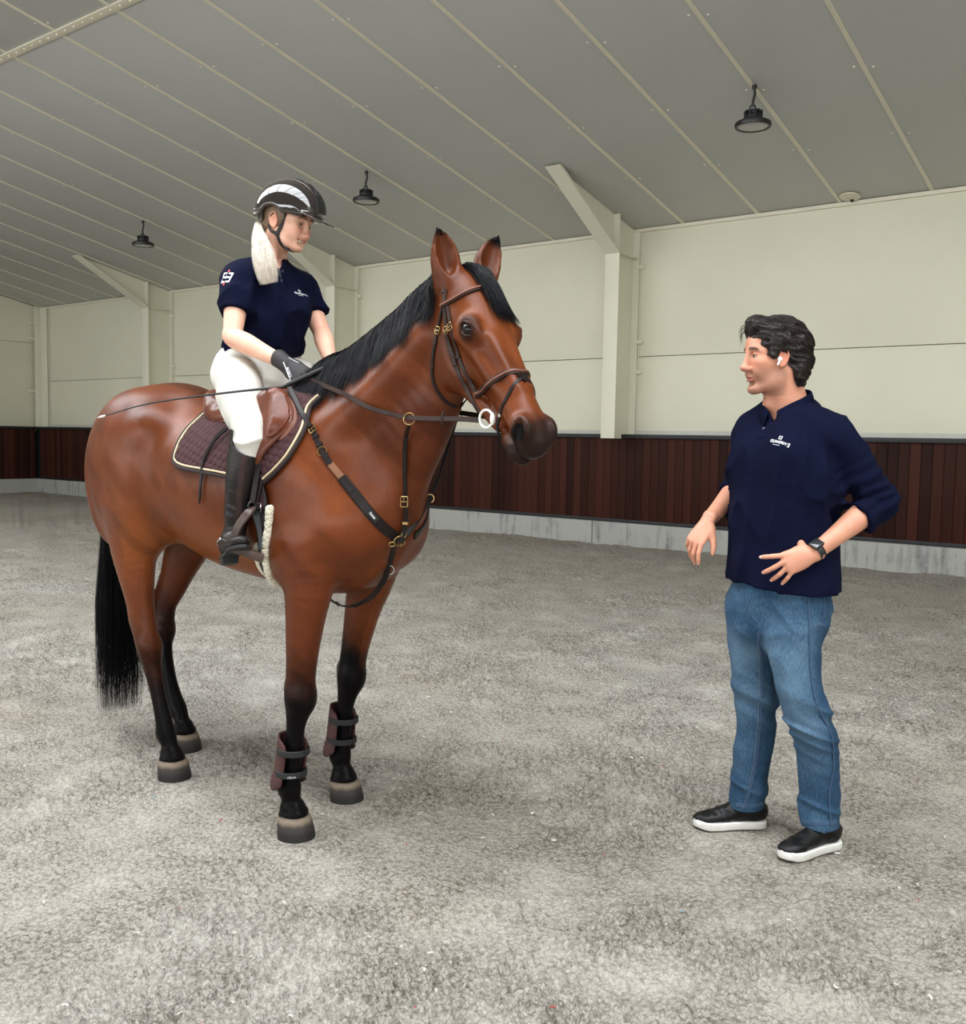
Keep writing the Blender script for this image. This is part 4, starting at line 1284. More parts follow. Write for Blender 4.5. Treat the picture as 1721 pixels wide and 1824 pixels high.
def horse_attrs(V):
    u, v, w = hd_loc(V)
    x, y, z = V.T
    nz = (vnoise(np.stack([x * 1.0 + z, y + z * .7], 1), 14, 21) - .5)
    nz2 = (vnoise(np.stack([x + y, z + y * .5], 1), 45, 22) - .5)
    dark = np.zeros(len(V))
    leg = (z < 0.95) & ~((u > -.05) & (x > .95))
    top_f = 0.62 + .10 * nz + .05 * nz2
    fade = 1 - sstep(0.46, 0.80, z + .10 * nz + 0.05 * nz2)
    hind = x < 0.15
    fade_h = 1 - sstep(0.30, 0.82, z + .10 * nz + 0.05 * nz2)
    dark = np.where(hind, fade_h ** 1.15, fade ** 1.1)
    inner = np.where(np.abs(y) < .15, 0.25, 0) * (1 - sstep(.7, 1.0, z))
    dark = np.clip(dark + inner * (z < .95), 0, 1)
    # muzzle, eye rims, ear tips
    head = (x > .95) & (u > -.3) & (z > 1.28)
    muz = sstep(.505, .60, u + .35 * np.clip(-v - .08, 0, .1) + .03 * nz2) * head
    ey = np.minimum(np.hypot((u - .206) / 1.25, v + .022), 9)
    rim = (1 - sstep(.024, .050, ey)) * (np.abs(w) > .06) * head
    nos = 1 - sstep(.022, .036, np.sqrt(((u - .581) / 1.1) ** 2 + ((v + .039) / 1.2) ** 2 + ((np.abs(w) - .058) / 1.0) ** 2))
    dark = np.maximum(dark, np.maximum(np.maximum(muz * .88, nos * head), rim * .85))
    muz = muz * (1 - nos)
    ear = np.zeros(len(V)); tip = np.zeros(len(V))
    for s_, (b, ax, fr, sd) in EAR_TIP.items():
        q = V - b
        t = q @ ax; rr = np.linalg.norm(q - np.outer(t, ax), axis=1)
        m = (rr < .075) & (t > .02)
        f_ = q @ fr
        tip = np.where(m, np.maximum(tip, sstep(.118, .155, t)), tip)
        edge = np.where(m & (f_ < .006), .28, 0)
        ear = np.maximum(ear, edge)
    dark = np.maximum(dark, np.maximum(tip, ear))
    # dark dorsal shading of the coat along the crest and down the chest groove
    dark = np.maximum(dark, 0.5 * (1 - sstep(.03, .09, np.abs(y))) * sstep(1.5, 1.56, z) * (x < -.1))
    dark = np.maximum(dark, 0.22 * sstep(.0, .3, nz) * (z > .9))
    pink = sstep(.56, .62, u) * head * sstep(.03, .06, -v)
    # golden lighter patches at flank, belly and elbow
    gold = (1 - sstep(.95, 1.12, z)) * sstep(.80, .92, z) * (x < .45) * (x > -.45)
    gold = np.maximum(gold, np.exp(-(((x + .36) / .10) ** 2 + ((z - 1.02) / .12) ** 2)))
    return dark, gold, muz
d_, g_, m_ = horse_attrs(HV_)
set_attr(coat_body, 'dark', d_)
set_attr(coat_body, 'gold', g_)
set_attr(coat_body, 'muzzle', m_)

def coat_mat():
    m, nt, b = new_mat('bay_coat')
    at = lambda n: N(nt, 'ShaderNodeAttribute', attribute_name=n)
    mp = coords(nt, (1, 1, 1))
    n1 = N(nt, 'ShaderNodeTexNoise', Scale=3.2, Detail=4.0, Roughness=0.55)
    L(nt, mp, 'Vector', n1, 'Vector')
    r1 = nt.nodes.new('ShaderNodeValToRGB')
    r1.color_ramp.elements[0].position = 0.33; r1.color_ramp.elements[1].position = 0.68
    r1.color_ramp.elements[0].color = (*srgb(88, 39, 13), 1)
    r1.color_ramp.elements[1].color = (*srgb(118, 58, 22), 1)
    L(nt, n1, 'Fac', r1, 'Fac')
    def mix(fac, c1, c2, f=1.0):
        mx = N(nt, 'ShaderNodeMix', data_type='RGBA')
        if fac is None: mx.inputs[0].default_value = f
        else: nt.links.new(fac, mx.inputs[0])
        nt.links.new(c1, mx.inputs[6])
        if isinstance(c2, tuple): mx.inputs[7].default_value = (*c2, 1)
        else: nt.links.new(c2, mx.inputs[7])
        return mx.outputs[2]
    g = at('gold'); d = at('dark'); mz = at('muzzle')
    gm = N(nt, 'ShaderNodeMath', operation='MULTIPLY'); gm.inputs[1].default_value = 0.55
    L(nt, g, 'Fac', gm, 0)
    c = mix(gm.outputs[0], r1.outputs['Color'], srgb(142, 78, 32))
    c = mix(d.outputs['Fac'], c, srgb(13, 11, 12))
    mm = N(nt, 'ShaderNodeMath', operation='MULTIPLY'); mm.inputs[1].default_value = 0.55
    L(nt, mz, 'Fac', mm, 0)
    c = mix(mm.outputs[0], c, srgb(44, 35, 33))
    # short hair streaks
    mp2 = coords(nt, (160, 160, 18))
    n2 = N(nt, 'ShaderNodeTexNoise', Scale=1.0, Detail=3.0)
    L(nt, mp2, 'Vector', n2, 'Vector')
    hs_ = N(nt, 'ShaderNodeMix', data_type='RGBA', blend_type='MULTIPLY'); hs_.inputs[0].default_value = 0.25
    rr = nt.nodes.new('ShaderNodeValToRGB')
    rr.color_ramp.elements[0].position = 0.3; rr.color_ramp.elements[1].position = 0.7
    rr.color_ramp.elements[0].color = (.55, .55, .55, 1); rr.color_ramp.elements[1].color = (1.1, 1.1, 1.1, 1)
    L(nt, n2, 'Fac', rr, 'Fac')
    nt.links.new(c, hs_.inputs[6]); nt.links.new(rr.outputs['Color'], hs_.inputs[7])
    nt.links.new(hs_.outputs[2], b.inputs['Base Color'])
    b.inputs['Roughness'].default_value = 0.38
    sp = N(nt, 'ShaderNodeMapRange'); sp.inputs['To Min'].default_value = 0.26; sp.inputs['To Max'].default_value = 0.07
    L(nt, d, 'Fac', sp, 'Value'); L(nt, sp, 'Result', b, 'Specular IOR Level')
    b.inputs['Sheen Weight'].default_value = 0.0
    b.inputs['Sheen Roughness'].default_value = 0.4
    bp = N(nt, 'ShaderNodeBump', Strength=0.10, Distance=0.004)
    L(nt, n2, 'Fac', bp, 'Height'); L(nt, bp, 'Normal', b, 'Normal')
    return m
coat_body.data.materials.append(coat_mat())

# eyes
M_EYE = simple('horse_eye', (0.008, 0.006, 0.005), 0.12, var=0.3, spec=0.35)
for w in (-1, 1):
    mb = MB().ball((0, 0, 0), (.0285, .0210, .0195), 20, 14)
    _e = ER(w); R4 = Matrix(((*_e[0], 0), (*_e[1], 0), (*_e[2], 0), (0, 0, 0, 1))).transposed()
    mb.build('eye', M_EYE, horse, M=Matrix.Translation(Vector(hd(.206, -.022, w * .0835))) @ R4)

# hooves
M_HOOF = None
def hoof_mat():
    m, nt, b = new_mat('hoof_horn')
    tc = nt.nodes.new('ShaderNodeTexCoord')
    sx = nt.nodes.new('ShaderNodeSeparateXYZ'); nt.links.new(tc.outputs['Object'], sx.inputs[0])
    mp = coords(nt, (60, 60, 6)); n = N(nt, 'ShaderNodeTexNoise', Scale=1.5, Detail=4.0); L(nt, mp, 'Vector', n, 'Vector')
    ad = N(nt, 'ShaderNodeMath', operation='MULTIPLY_ADD'); ad.inputs[1].default_value = 0.014
    L(nt, n, 'Fac', ad, 0); L(nt, sx, 'Z', ad, 2)
    rp = nt.nodes.new('ShaderNodeValToRGB')
    e = rp.color_ramp.elements
    e[0].position = 0.022; e[0].color = (*srgb(34, 32, 32), 1)
    e[1].position = 0.080; e[1].color = (*srgb(60, 48, 40), 1)
    x = e.new(0.052); x.color = (*srgb(58, 53, 49), 1)
    x = e.new(0.060); x.color = (*srgb(112, 98, 84), 1)
    x = e.new(0.070); x.color = (*srgb(128, 114, 98), 1)
    L(nt, ad, 0, rp, 'Fac'); L(nt, rp, 'Color', b, 'Base Color')
    b.inputs['Roughness'].default_value = 0.6; b.inputs['Specular IOR Level'].default_value = 0.3
    return m
M_HOOF = hoof_mat()
for lg, yaw in ((LEG_FN, 0.0), (LEG_FF, 0.08), (LEG_RN, 0.05), (LEG_RF, 0.05)):
    cx, cy = lg[-1][0] - .004, lg[-1][1]
    mb = MB()
    n = 28
    rings = []
    for z, rf, rb, rs, ox in ((-.012, .074, .056, .068, .018), (.004, .072, .054, .067, .017), (.025, .070, .055, .065, .014), (.045, .066, .055, .062, .010), (.058, .063, .054, .060, .007), (.068, .058, .050, .056, .005), (.074, .045, .040, .045, .003)):
        ring = []
        for k in range(n):
            a = 2 * math.pi * k / n
            r = rf if math.cos(a) > 0 else rb
            ring.append((ox + r * math.cos(a), rs * math.sin(a) * (1 if math.cos(a) > -.6 else .9), z + (-0.010 if math.cos(a) < 0 and z > .05 else 0) * abs(math.cos(a))))
        rings.append(ring)
    vs = [p for r in rings for p in r]
    fs = [(i * n + k, i * n + (k + 1) % n, (i + 1) * n + (k + 1) % n, (i + 1) * n + k) for i in range(len(rings) - 1) for k in range(n)]
    fs += [tuple(range(n))[::-1], tuple(range((len(rings) - 1) * n, len(rings) * n))]
    mb.add(vs, fs)
    o = mb.build('hoof', M_HOOF, horse)
    o.location = (cx, cy, 0); o.rotation_euler = (0, 0, yaw)
    wp = H_MAT @ Vector((cx + .015, cy, 0))
    HOOF_SPOTS.append((wp.x, wp.y, 0.085))

# ------------------------------------------------------------------ mane, forelock, tail
def hair_mat(name, c0, c1, rough=0.38, st=(60, 60, 6), spec=0.5):
    m, nt, b = new_mat(name)
    mp = coords(nt, st)
    n = N(nt, 'ShaderNodeTexNoise', Scale=2.0, Detail=4.0)
    L(nt, mp, 'Vector', n, 'Vector')
    rp = nt.nodes.new('ShaderNodeValToRGB')
    rp.color_ramp.elements[0].position = .3; rp.color_ramp.elements[1].position = .7
    rp.color_ramp.elements[0].color = (*c0, 1); rp.color_ramp.elements[1].color = (*c1, 1)
    L(nt, n, 'Fac', rp, 'Fac'); L(nt, rp, 'Color', b, 'Base Color')
    b.inputs['Roughness'].default_value = rough
    b.inputs['Specular IOR Level'].default_value = spec
    return m
M_MANE = hair_mat('black_hair', srgb(9, 9, 11), srgb(19, 19, 23), 0.45, spec=.16)

def strands(paths, r0, r1=0.0, n=3):
    """paths: (k, m, 3) array -> one mesh of thin tapering strands"""
    paths = np.asarray(paths, float)
    k, m, _ = paths.shape
    t = np.gradient(paths, axis=1)
    t /= np.linalg.norm(t, axis=2, keepdims=True) + 1e-9
    ref = np.array([0.31, 0.87, 0.38])
    u = np.cross(t, ref); u /= np.linalg.norm(u, axis=2, keepdims=True) + 1e-9
    w = np.cross(t, u)
    prof = np.interp(np.linspace(0, 1, m), [0, .15, .7, 1], [.7, 1, .8, .12])
    rad = (np.asarray(r0) if np.ndim(r0) else np.full(k, r0))[:, None] * prof[None]
    V = np.stack([paths + (u * math.cos(2 * math.pi * j / n) + w * math.sin(2 * math.pi * j / n)) * rad[..., None] for j in range(n)], 2)
    V = V.reshape(-1, 3)
    base = (np.arange(k)[:, None] * m + np.arange(m - 1)[None]).reshape(-1)
    F = []
    for j in range(n):
        a = base * n + j; b = base * n + (j + 1) % n
        F.append(np.stack([a, b, b + n, a + n], 1))
    return V, np.concatenate(F)

def side_pt(x, z, side=-1, out=0.0):
    q, n = HSURF.cast((x, side * 1.0, z), (0, -side, 0))
    if q is None: return None, None
    return q + n * out, n

# crest line found on the body itself
cx = np.linspace(.50, 1.105, 60)
crest = []
for x in cx:
    q, n = HSURF.cast((x, 0, 2.3), (0, 0, -1))
    crest.append(q)
crest = np.array(crest)
paths, rads = [], []
for i in range(4000):
    t = RNG.random()
    f = t * (len(crest) - 1); j = int(min(f, len(crest) - 2)); root = crest[j] + (crest[j + 1] - crest[j]) * (f - j)
    off = RNG.uniform(-.022, .018)
    root = root + np.array([RNG.normal() * .004, off, -abs(off) * .35 + .002])
    ln = (0.160 + 0.04 * RNG.random() - 0.02 * (t > .85)) * (0.85 + .15 * math.sin(t * 40))
    lean = RNG.normal() * .025 - .01
    layer = RNG.uniform(.004, .026)
    P = [root]
    for q in np.linspace(.12, 1, 7):
        x = root[0] + lean * q
        z = root[2] - ln * q * (0.35 + .65 * q) + (.020 + layer * .5) * math.sin(min(1, q * 2.2) * math.pi) * (q < .46)
        s_, n_ = side_pt(x, min(z, root[2] - .012), -1, layer * (1.0 - .55 * q) + .004)
        if s_ is None: s_ = root + np.array([lean * q, -.05 * q, -ln * q])
        if q < .3:
            s_ = root * (1 - q / .3) + s_ * (q / .3) + np.array([0, -.004, (.010 + layer * .5)])
        else: s_[2] = z if abs(z - s_[2]) < .03 else s_[2]
        P.append(s_)
    P = np.array(P)
    P[2:-1] = (P[1:-2] + P[2:-1] + P[3:]) / 3
    paths.append(P); rads.append(RNG.uniform(.0006, .0013))
# a few short flyaway hairs along the crest
for i in range(160):
    t = RNG.random(); f = t * (len(crest) - 1); j = int(min(f, len(crest) - 2))
    root = crest[j] + np.array([0, RNG.uniform(-.015, .015), .004])
    d = np.array([RNG.normal() * .4 - .3, RNG.normal() * .5 - .3, 1.0]); d /= np.linalg.norm(d)
    q = np.linspace(0, 1, 8)[:, None]
    paths.append(root + d * q * RNG.uniform(.012, .032) + np.array([0, -.014, -.008]) * q * q); rads.append(.0008)
V, F = strands(np.array(paths), np.array(rads))
mane = mesh_obj('mane', V, F, M_MANE, horse); mane['kind'] = 'stuff'

# forelock
paths, rads = [], []
for i in range(1500):
    a = RNG.uniform(-1, 1)
    r0 = hd(-.035 + RNG.uniform(-.015, .02), -.010 + .012 * RNG.random(), a * .040 + .012)
    spread = RNG.uniform(-.2, 1.0)
    tipu = RNG.uniform(.12, .215); tipw = .006 + spread * .074 + a * .016
    lay = RNG.uniform(.006, .034)
    P = []
    for q in np.linspace(0, 1, 9):
        u = -.035 + (tipu + .035) * q
        w = (a * .040 + .012) * (1 - q) + tipw * q
        b = hd(u, .09, w)
        s_, n_ = HSURF.cast(b, -HV)
        base = r0 if s_ is None else s_ + HV * (lay * (1 - .65 * q) + .003)
        if q < .25: base = r0 * (1 - q / .25) + base * (q / .25) + np.array([0, 0, .012 + lay * .5]) * math.sin(q / .25 * math.pi)
        P.append(base)
    P = np.array(P); P[1:-1] = (P[:-2] + P[1:-1] + P[2:]) / 3
    paths.append(P); rads.append(RNG.uniform(.0006, .0012))
V, F = strands(np.array(paths), np.array(rads))
fore = mesh_obj('forelock', V, F, M_MANE, horse); fore['kind'] = 'stuff'

# tail
path = catmull([(-.845, 0, 1.46), (-.915, 0, 1.37), (-.955, -.008, 1.12), (-.968, -.012, .75), (-.965, -.018, .38), (-.96, -.022, .015)], 6)
path = resample(path, 16)
paths, rads = [], []
for i in range(1700):
    a = RNG.uniform(0, 2 * math.pi); r = math.sqrt(RNG.random())
    wv = RNG.normal(size=2) * .010
    ph = RNG.uniform(0, 6.28)
    cut = 1 - .22 * RNG.random() ** 2.2 if RNG.random() < .8 else RNG.uniform(.5, .95)
    P = resample(path[:], 16).copy()
    q = np.linspace(0, 1, 16)
    wid = np.interp(q, [0, .12, .3, .6, .9, 1], [.018, .034, .066, .092, .088, .074])
    P[:, 0] += math.cos(a) * r * wid * .75 + wv[0] * np.sin(q * 5 + ph) * q
    P[:, 1] += math.sin(a) * r * wid * 1.25 + wv[1] * np.sin(q * 6 + ph) * q
    P = resample(P[:max(6, int(16 * cut))], 16)
    paths.append(P); rads.append(RNG.uniform(.0008, .0016))
V, F = strands(np.array(paths), np.array(rads))
tail = mesh_obj('tail', V, F, M_MANE, horse); tail['kind'] = 'stuff'
dock = MB().tube([tuple(p) for p in path[:6]], [.035, .036, .032, .028, .022, .012], 12).build('tail_dock', M_MANE, horse)

# ------------------------------------------------------------------ tack
def px_dir(px, py):
    d = Vector(_f) + Vector(_r) * ((px - IMG_W / 2) / FPX) + Vector(_u) * ((IMG_H / 2 - py) / FPX)
    d = stage_to_world().to_3x3() @ d
    return np.array((H_INV.to_3x3() @ d).normalized())
def hcast(px, py, out=0.0):
    d = px_dir(px, py)
    q, n = HSURF.cast(CAM_H, d)
    if q is None:          # just beside the outline: take the closest point of the body
        best = 9
        for t in np.linspace(2.3, 4.8, 90):
            r = HSURF.t.find_nearest(Vector(CAM_H + d * t))
            if r[3] < best: best, q, n = r[3], np.array(r[0]), np.array(r[1])
    return q + n * out
def on_y(px, py, y):
    """point of the horse frame seen at that place, at a known sideways distance from its midline"""
    d = px_dir(px, py)
    return CAM_H + d * ((y - CAM_H[1]) / d[1])
def hfree(px, py, y, out=0.012):
    q = hcast(px, py, out)
    p = on_y(px, py, y)
    return q if np.linalg.norm(q - p) < .16 else p

def leather(name, col, rough=0.42, bump=0.05):
    return simple(name, col, rough, var=0.28, nscale=22, bump=bump, bscale=240, spec=0.28)
M_LEA = leather('brown_leather', srgb(48, 32, 27))
M_LEAD = leather('dark_brown_leather', srgb(24, 17, 16))
M_SADDLE = leather('saddle_leather', srgb(96, 50, 34), 0.30)
M_SADDLE2 = leather('saddle_panel_leather', srgb(112, 72, 58), 0.5)
M_BRASS = simple('brass', srgb(168, 138, 92), 0.32, metal=1.0)
M_CHROME = simple('chrome', (0.75, 0.75, 0.76), 0.16, metal=1.0)
M_WHITE = simple('white_bit_ring', srgb(236, 234, 228), 0.3)
M_PAD = simple('burgundy_cotton', srgb(58, 24, 27), 0.85, var=0.18, nscale=30, bump=0.2, bscale=500)
M_BIND = simple('dark_binding', srgb(40, 24, 25), 0.8, bump=0.3, bscale=500)
M_CORD = simple('cream_cord', srgb(226, 205, 165), 0.7, bump=0.4, bscale=700)
M_FLEECE = simple('cream_fleece', srgb(232, 224, 200), 0.95, var=0.15, nscale=60, bump=1.0, bscale=160, sheen=0.4)

def htop(name, label, cat, group=None):
    o = empty(name, H_MAT.translation[:], STAGE - H_PHI)
    tag(o, label, cat, group)
    return o
def mirror_w(p):
    q = np.asarray(p) - POLL
    return p - 2 * HW * (q @ HW)
def mirror_y(p): return np.array([p[0], -p[1], p[2]])
def pxs(lst, out=0.0):
    r = []
    for x, y in lst:
        q = hcast(x, y, out)
        if q is not None: r.append(q)
    return r

# ---- bridle
bridle = htop('bridle', 'brown leather bridle with flash noseband on the horse head', 'bridle')
def strap(name, pts, width, parent, mat=M_LEA, thick=.004, lift=.0015, both=False, step=.01):
    mb = MB()
    strap_on(mb, HSURF, pts, width, thick, lift, step)
    o = mb.build(name, mat, parent)
    if both:
        mb = MB(); strap_on(mb, HSURF, [mirror_w(p) for p in pts], width, thick, lift, step)
        mb.build(name, mat, parent)
    return o
def buckle(c, n, t, w, parent, mat=M_BRASS, r=.0016, name='buckle', asp=1.25):
    """rectangular frame: centre, outward normal, strap direction"""
    n = Vector(n).normalized(); t = Vector(t); t = (t - n * t.dot(n)).normalized(); b = t.cross(n)
    mb = MB(); c = Vector(c)
    h = w * asp / 2; w2 = w / 2
    pts = [c + b * (w2 * sx) + t * (h * sy) + n * .006 for sx, sy in ((-1, -.8), (-1, .8), (-.8, 1), (.8, 1), (1, .8), (1, -.8), (.8, -1), (-.8, -1), (-1, -.8))]
    mb.tube(pts, r, 6)
    mb.tube([c + b * -w2 + n * .007, c + b * w2 + n * .007], r * .8, 6)
    mb.tube([c + n * .008, c + t * h * 1.1 + n * .008], r * .7, 6)
    return mb.build(name, mat, parent)
def keeper(p, n, t, w, parent, mat=None, name='keeper'):
    mb = MB()
    t = _n(np.asarray(t) - np.asarray(n) * (np.dot(t, n)))
    ribbon(mb, [np.asarray(p) - t * .0045, np.asarray(p) + t * .0045], [np.asarray(n)] * 2, w * 1.22, .0065, .001)
    return mb.build(name, mat or M_LEA, parent)

crown = [hd(.02, -.10, 0.0) + np.array([0, 0, .0])]
near_top = hcast(794, 516)
brow_j = hcast(791, 543)
cp = pxs([(794, 516), (792, 541), (796, 589), (803, 622), (814, 656), (834, 695), (850, 727), (857, 737)])
# headpiece over the poll behind the ears
hp_pts = [cp[0], hd(-.012, -.100, -.082), hd(-.045, -.088, -.062), hd(-.064, -.070, -.02), hd(-.064, -.070, .02), hd(-.045, -.088, .062), hd(-.012, -.100, .082), mirror_w(cp[0])]
_P = resample(catmull(np.array(hp_pts), 5), 40)
mb = MB(); ribbon(mb, _P, np.array([_n(q - hd(.03, -.10, 0)) for q in _P]), .022, .004, .003); mb.build('headpiece', M_LEA, bridle)
strap('cheekpiece', cp, .0135, bridle, both=True)
nb_s = pxs([(797, 545), (804, 582), (815, 628), (828, 662), (847, 700)])
strap('noseband_cheek', nb_s, .0125, bridle, both=True, thick=.003)
thl = pxs([(789, 548), (784, 572), (780, 592), (774, 622), (770, 660), (773, 684), (783, 702), (795, 718)])
thl = thl + [thl[-1] + (thl[-1] - thl[-2]) * .4 + HW * .03]
strap('throatlatch', thl, .010, bridle, M_LEAD, both=True)
# browband
bb = pxs([(789, 545), (805, 537), (828, 523), (852, 515)])
bb2 = bb + [hd(.075, .02, 0.0)] + [mirror_w(p) for p in bb[::-1]]
strap('browband', bb2, .018, bridle, thick=.008)
mb = MB(); strap_on(mb, HSURF, bb2, .007, .011, .003, .01); mb.build('browband_padding', M_SADDLE2, bridle)
# noseband
nbp = pxs([(850, 704), (868, 688), (892, 672), (918, 661)])
nose_c = hd(.405, .004, 0.0)
nbp2 = [hd(.36, -.19, -.02)] + nbp + [mirror_w(p) for p in nbp[::-1]] + [hd(.36, -.19, .02)]
nbp2.insert(1 + len(nbp), HSURF.near(nose_c)[0])
strap('noseband', nbp2, .022, bridle, thick=.008)
mb = MB(); strap_on(mb, HSURF, nbp2[1:-1], .008, .0105, .003, .01); mb.build('noseband_padding', M_SADDLE2, bridle)
# flash strap
fl_ = pxs([(938, 670), (915, 685), (900, 716), (890, 745), (884, 760)])
flp = fl_ + [hd(.535, -.165, -.015), hd(.535, -.168, .0)]
strap('flash_strap', flp, .0115, bridle, M_LEAD, both=True)
keeper(HSURF.near(hd(.415, .004, .0))[0], HV, HW, .028, bridle, M_LEAD, 'flash_loop')
# buckles and keepers
for p, q in (((796, 589), (798, 600)), ((804, 582), (806, 592)), ((781, 589), (779, 600))):
    a, b = hcast(*p), hcast(*q)
    n = HSURF.near(a)[1]
    buckle(a, n, b - a, .018, bridle)
for p, q, w in (((799, 605), (801, 612), .0145), ((808, 634), (811, 644), .0145), ((817, 636), (819, 642), .0135), ((776, 610), (775, 618), .011), ((771, 652), (770, 660), .011), ((792, 543), (792, 552), .018)):
    a, b = hcast(*p), hcast(*q)
    keeper(a, HSURF.near(a)[1], b - a, w, bridle)
# second layer ends of the cheekpiece
strap('strap_end', pxs([(796, 592), (803, 624), (812, 652)]), .0145, bridle, thick=.0075)
# bit
bit_c = hcast(869, 746, .006)
bn = HSURF.near(bit_c)[1]
bn = _n(bn + np.array([0.15, -.6, 0]))
mb = MB().torus(bit_c, bn, .0265, .0042, 32, 10)
ring = mb.build('bit_ring', M_WHITE, bridle)
d_up = _n(np.cross(bn, np.cross([0, 0, 1.0], bn)))
mb = MB()
rt = np.cross(d_up, bn); rt = rt if rt @ HU > 0 else -rt
mb.tube([bit_c + rt * .024 - d_up * .018, bit_c + rt * .026 - d_up * .008, bit_c + rt * .026 + d_up * .008, bit_c + rt * .024 + d_up * .018], [.004, .0085, .0085, .004], 10)
mb.build('bit_cheek', M_WHITE, bridle)
far_c = mirror_w(bit_c)
MB().torus(far_c, mirror_w(POLL + bn) - POLL, .0265, .0042, 28, 8).build('bit_ring', M_WHITE, bridle)
MB().tube([hd(.475, -.095, -.048), hd(.475, -.095, .048)], .006, 8).build('mouthpiece', M_CHROME, bridle)

# ---- reins (part of the bridle): bit -> martingale ring -> hands
HAND_N = on_y(541, 672, -.10)
HAND_F = np.array([.455, .085, 1.615])
MR_N = on_y(729, 744, -.155)
def band(name, pts, width, thick, parent, mat, nref, sub=6, step=.02, twist=None):
    P = catmull(np.asarray(pts, float), sub)
    L_ = np.linalg.norm(np.diff(P, axis=0), axis=1).sum()
    P = resample(P, max(4, int(L_ / step)))
    mb = MB(); ribbon(mb, P, np.array([nref] * len(P), float), width, thick, -thick / 2)
    return mb.build(name, mat, parent)
rein_n = [bit_c - rt * .026 - d_up * .004, on_y(820, 746, -.110), on_y(789, 746, -.125), MR_N]
for p in ((695, 735), (660, 724), (620, 706), (580, 688)):
    q = hcast(*p, .014); rein_n.append(q if q is not None else on_y(*p, -.12))
rein_n[-1] = on_y(580, 688, -.13)
rein_n.append(HAND_N)
band('rein', rein_n, .016, .005, bridle, M_LEA, (0.1, -1, .1))
rein_f = [far_c - rt * .026, on_y(826, 736, .13), on_y(796, 733, .17), np.array([.85, .19, 1.52]), np.array([.62, .17, 1.60]), HAND_F]
band('rein', rein_f, .016, .005, bridle, M_LEAD, (0.1, 1, .1))
# slack loop of rein between the hands
loop = [HAND_N + np.array([.02, 0, 0]), on_y(572, 660, -.06), on_y(590, 655, -.02), HAND_F]
band('rein_bight', loop, .016, .005, bridle, M_LEA, (0, -.3, 1))
# rein stop
a = on_y(789, 746, -.125)
mb = MB().ball((0, 0, 0), (.004, .008, .024), 12, 10)
mb.build('rein_stop', M_LEA, bridle, M=Matrix.Translation(Vector(a)))
mb = MB().ball((0, 0, 0), (.004, .008, .020), 12, 10)
mb.build('rein_stop', M_LEAD, bridle, M=Matrix.Translation(Vector(on_y(814, 738, .14))))

# ---- breastplate with running martingale
bp_ = htop('breastplate', 'dark leather breastplate with running martingale across the chest', 'breastplate')
ctr = hcast(706, 957, .006)
near = pxs([(515, 698), (531, 722), (557, 764), (575, 805), (588, 826), (610, 852), (636, 885), (661, 916), (684, 940), (701, 955)])
near[-1] = ctr
i_el = 4
_tp = [hcast(516, 700, .026), hcast(524, 712, .024), hcast(534, 728, .021), hcast(546, 748, .018), hcast(555, 762, .008)]
_P = resample(catmull(np.array(_tp), 5), 24)
mb = MB(); ribbon(mb, _P, np.array([HSURF.near(q)[1] for q in _P]), .018, .004, 0); mb.build('shoulder_strap', M_LEAD, bp_)
strap('shoulder_strap', near[2:4], .018, bp_, M_LEAD)
strap('shoulder_strap', near[3:6], .020, bp_, M_LEAD)
strap('elastic', near[4:6], .024, bp_, thick=.007, lift=.002, mat=simple('tan_elastic', srgb(126, 84, 58), 0.8, bump=.4, bscale=400))
wide = MB(); C_, N_ = strap_on(wide, HSURF, near[5:], .034, .006, .002, .01)
wide.build('chest_strap', M_LEAD, bp_)
strap('shoulder_strap', [mirror_y(p) for p in near[:6]], .02, bp_, M_LEAD)
strap('chest_strap', [mirror_y(p) for p in near[5:]], .034, bp_, M_LEAD, thick=.006)
strap('strap_tip', pxs([(577, 808), (583, 818), (589, 828)]), .023, bp_, M_LEAD, thick=.009)
strap('strap_tip', pxs([(609, 851), (618, 864), (628, 876)]), .027, bp_, M_LEAD, thick=.009)
for p, q, w, m in (((557, 764), (560, 770), .026, M_BRASS), ((575, 805), (578, 811), .026, M_BRASS)):
    a, b = hcast(*p), hcast(*q)
    if m is M_BRASS and p[1] > 800:
        MB().torus(a + HSURF.near(a)[1] * .006, HSURF.near(a)[1], .016, .0022, 24, 6).build('ring', M_BRASS, bp_)
    else: buckle(a, HSURF.near(a)[1], b - a, w, bp_, M_BRASS, .002)
for p, q in (((563, 778), (566, 785)), ((569, 792), (571, 797))):
    a, b = hcast(*p), hcast(*q); keeper(a, HSURF.near(a)[1], b - a, .019, bp_, M_LEAD)
# maker's patch on the chest strap
a, b = hcast(656, 908), hcast(672, 927)
n = HSURF.near((a + b) / 2)[1]
pt = MB(); ribbon(pt, resample(np.array([a, b]), 4), np.array([n] * 4), .024, .009, .001)
pt.build('maker_patch', simple('black_patch', (0.006, 0.006, 0.006), 0.6), bp_)
class FlatS:
    def cast(s, o, d): return None, None
PATCH = ((a + b) / 2 + n * .0102, b - a, np.cross(n, b - a))
# centre ring and hardware
cn = HSURF.near(ctr)[1]
MB().torus(ctr + cn * .012, cn, .019, .0028, 24, 8).build('ring', M_BRASS, bp_)
mb = MB()
for ang in (0.6, 2.5, 4.2):
    t1 = _n(np.cross(cn, [0, 0, 1.0])); t2 = np.cross(cn, t1)
    dv = t1 * math.cos(ang) + t2 * math.sin(ang)
    mb.torus(ctr + cn * .012 + dv * .026, _n(cn + dv * .4), .011, .0024, 18, 6)
mb.build('snap_hooks', M_BRASS, bp_)
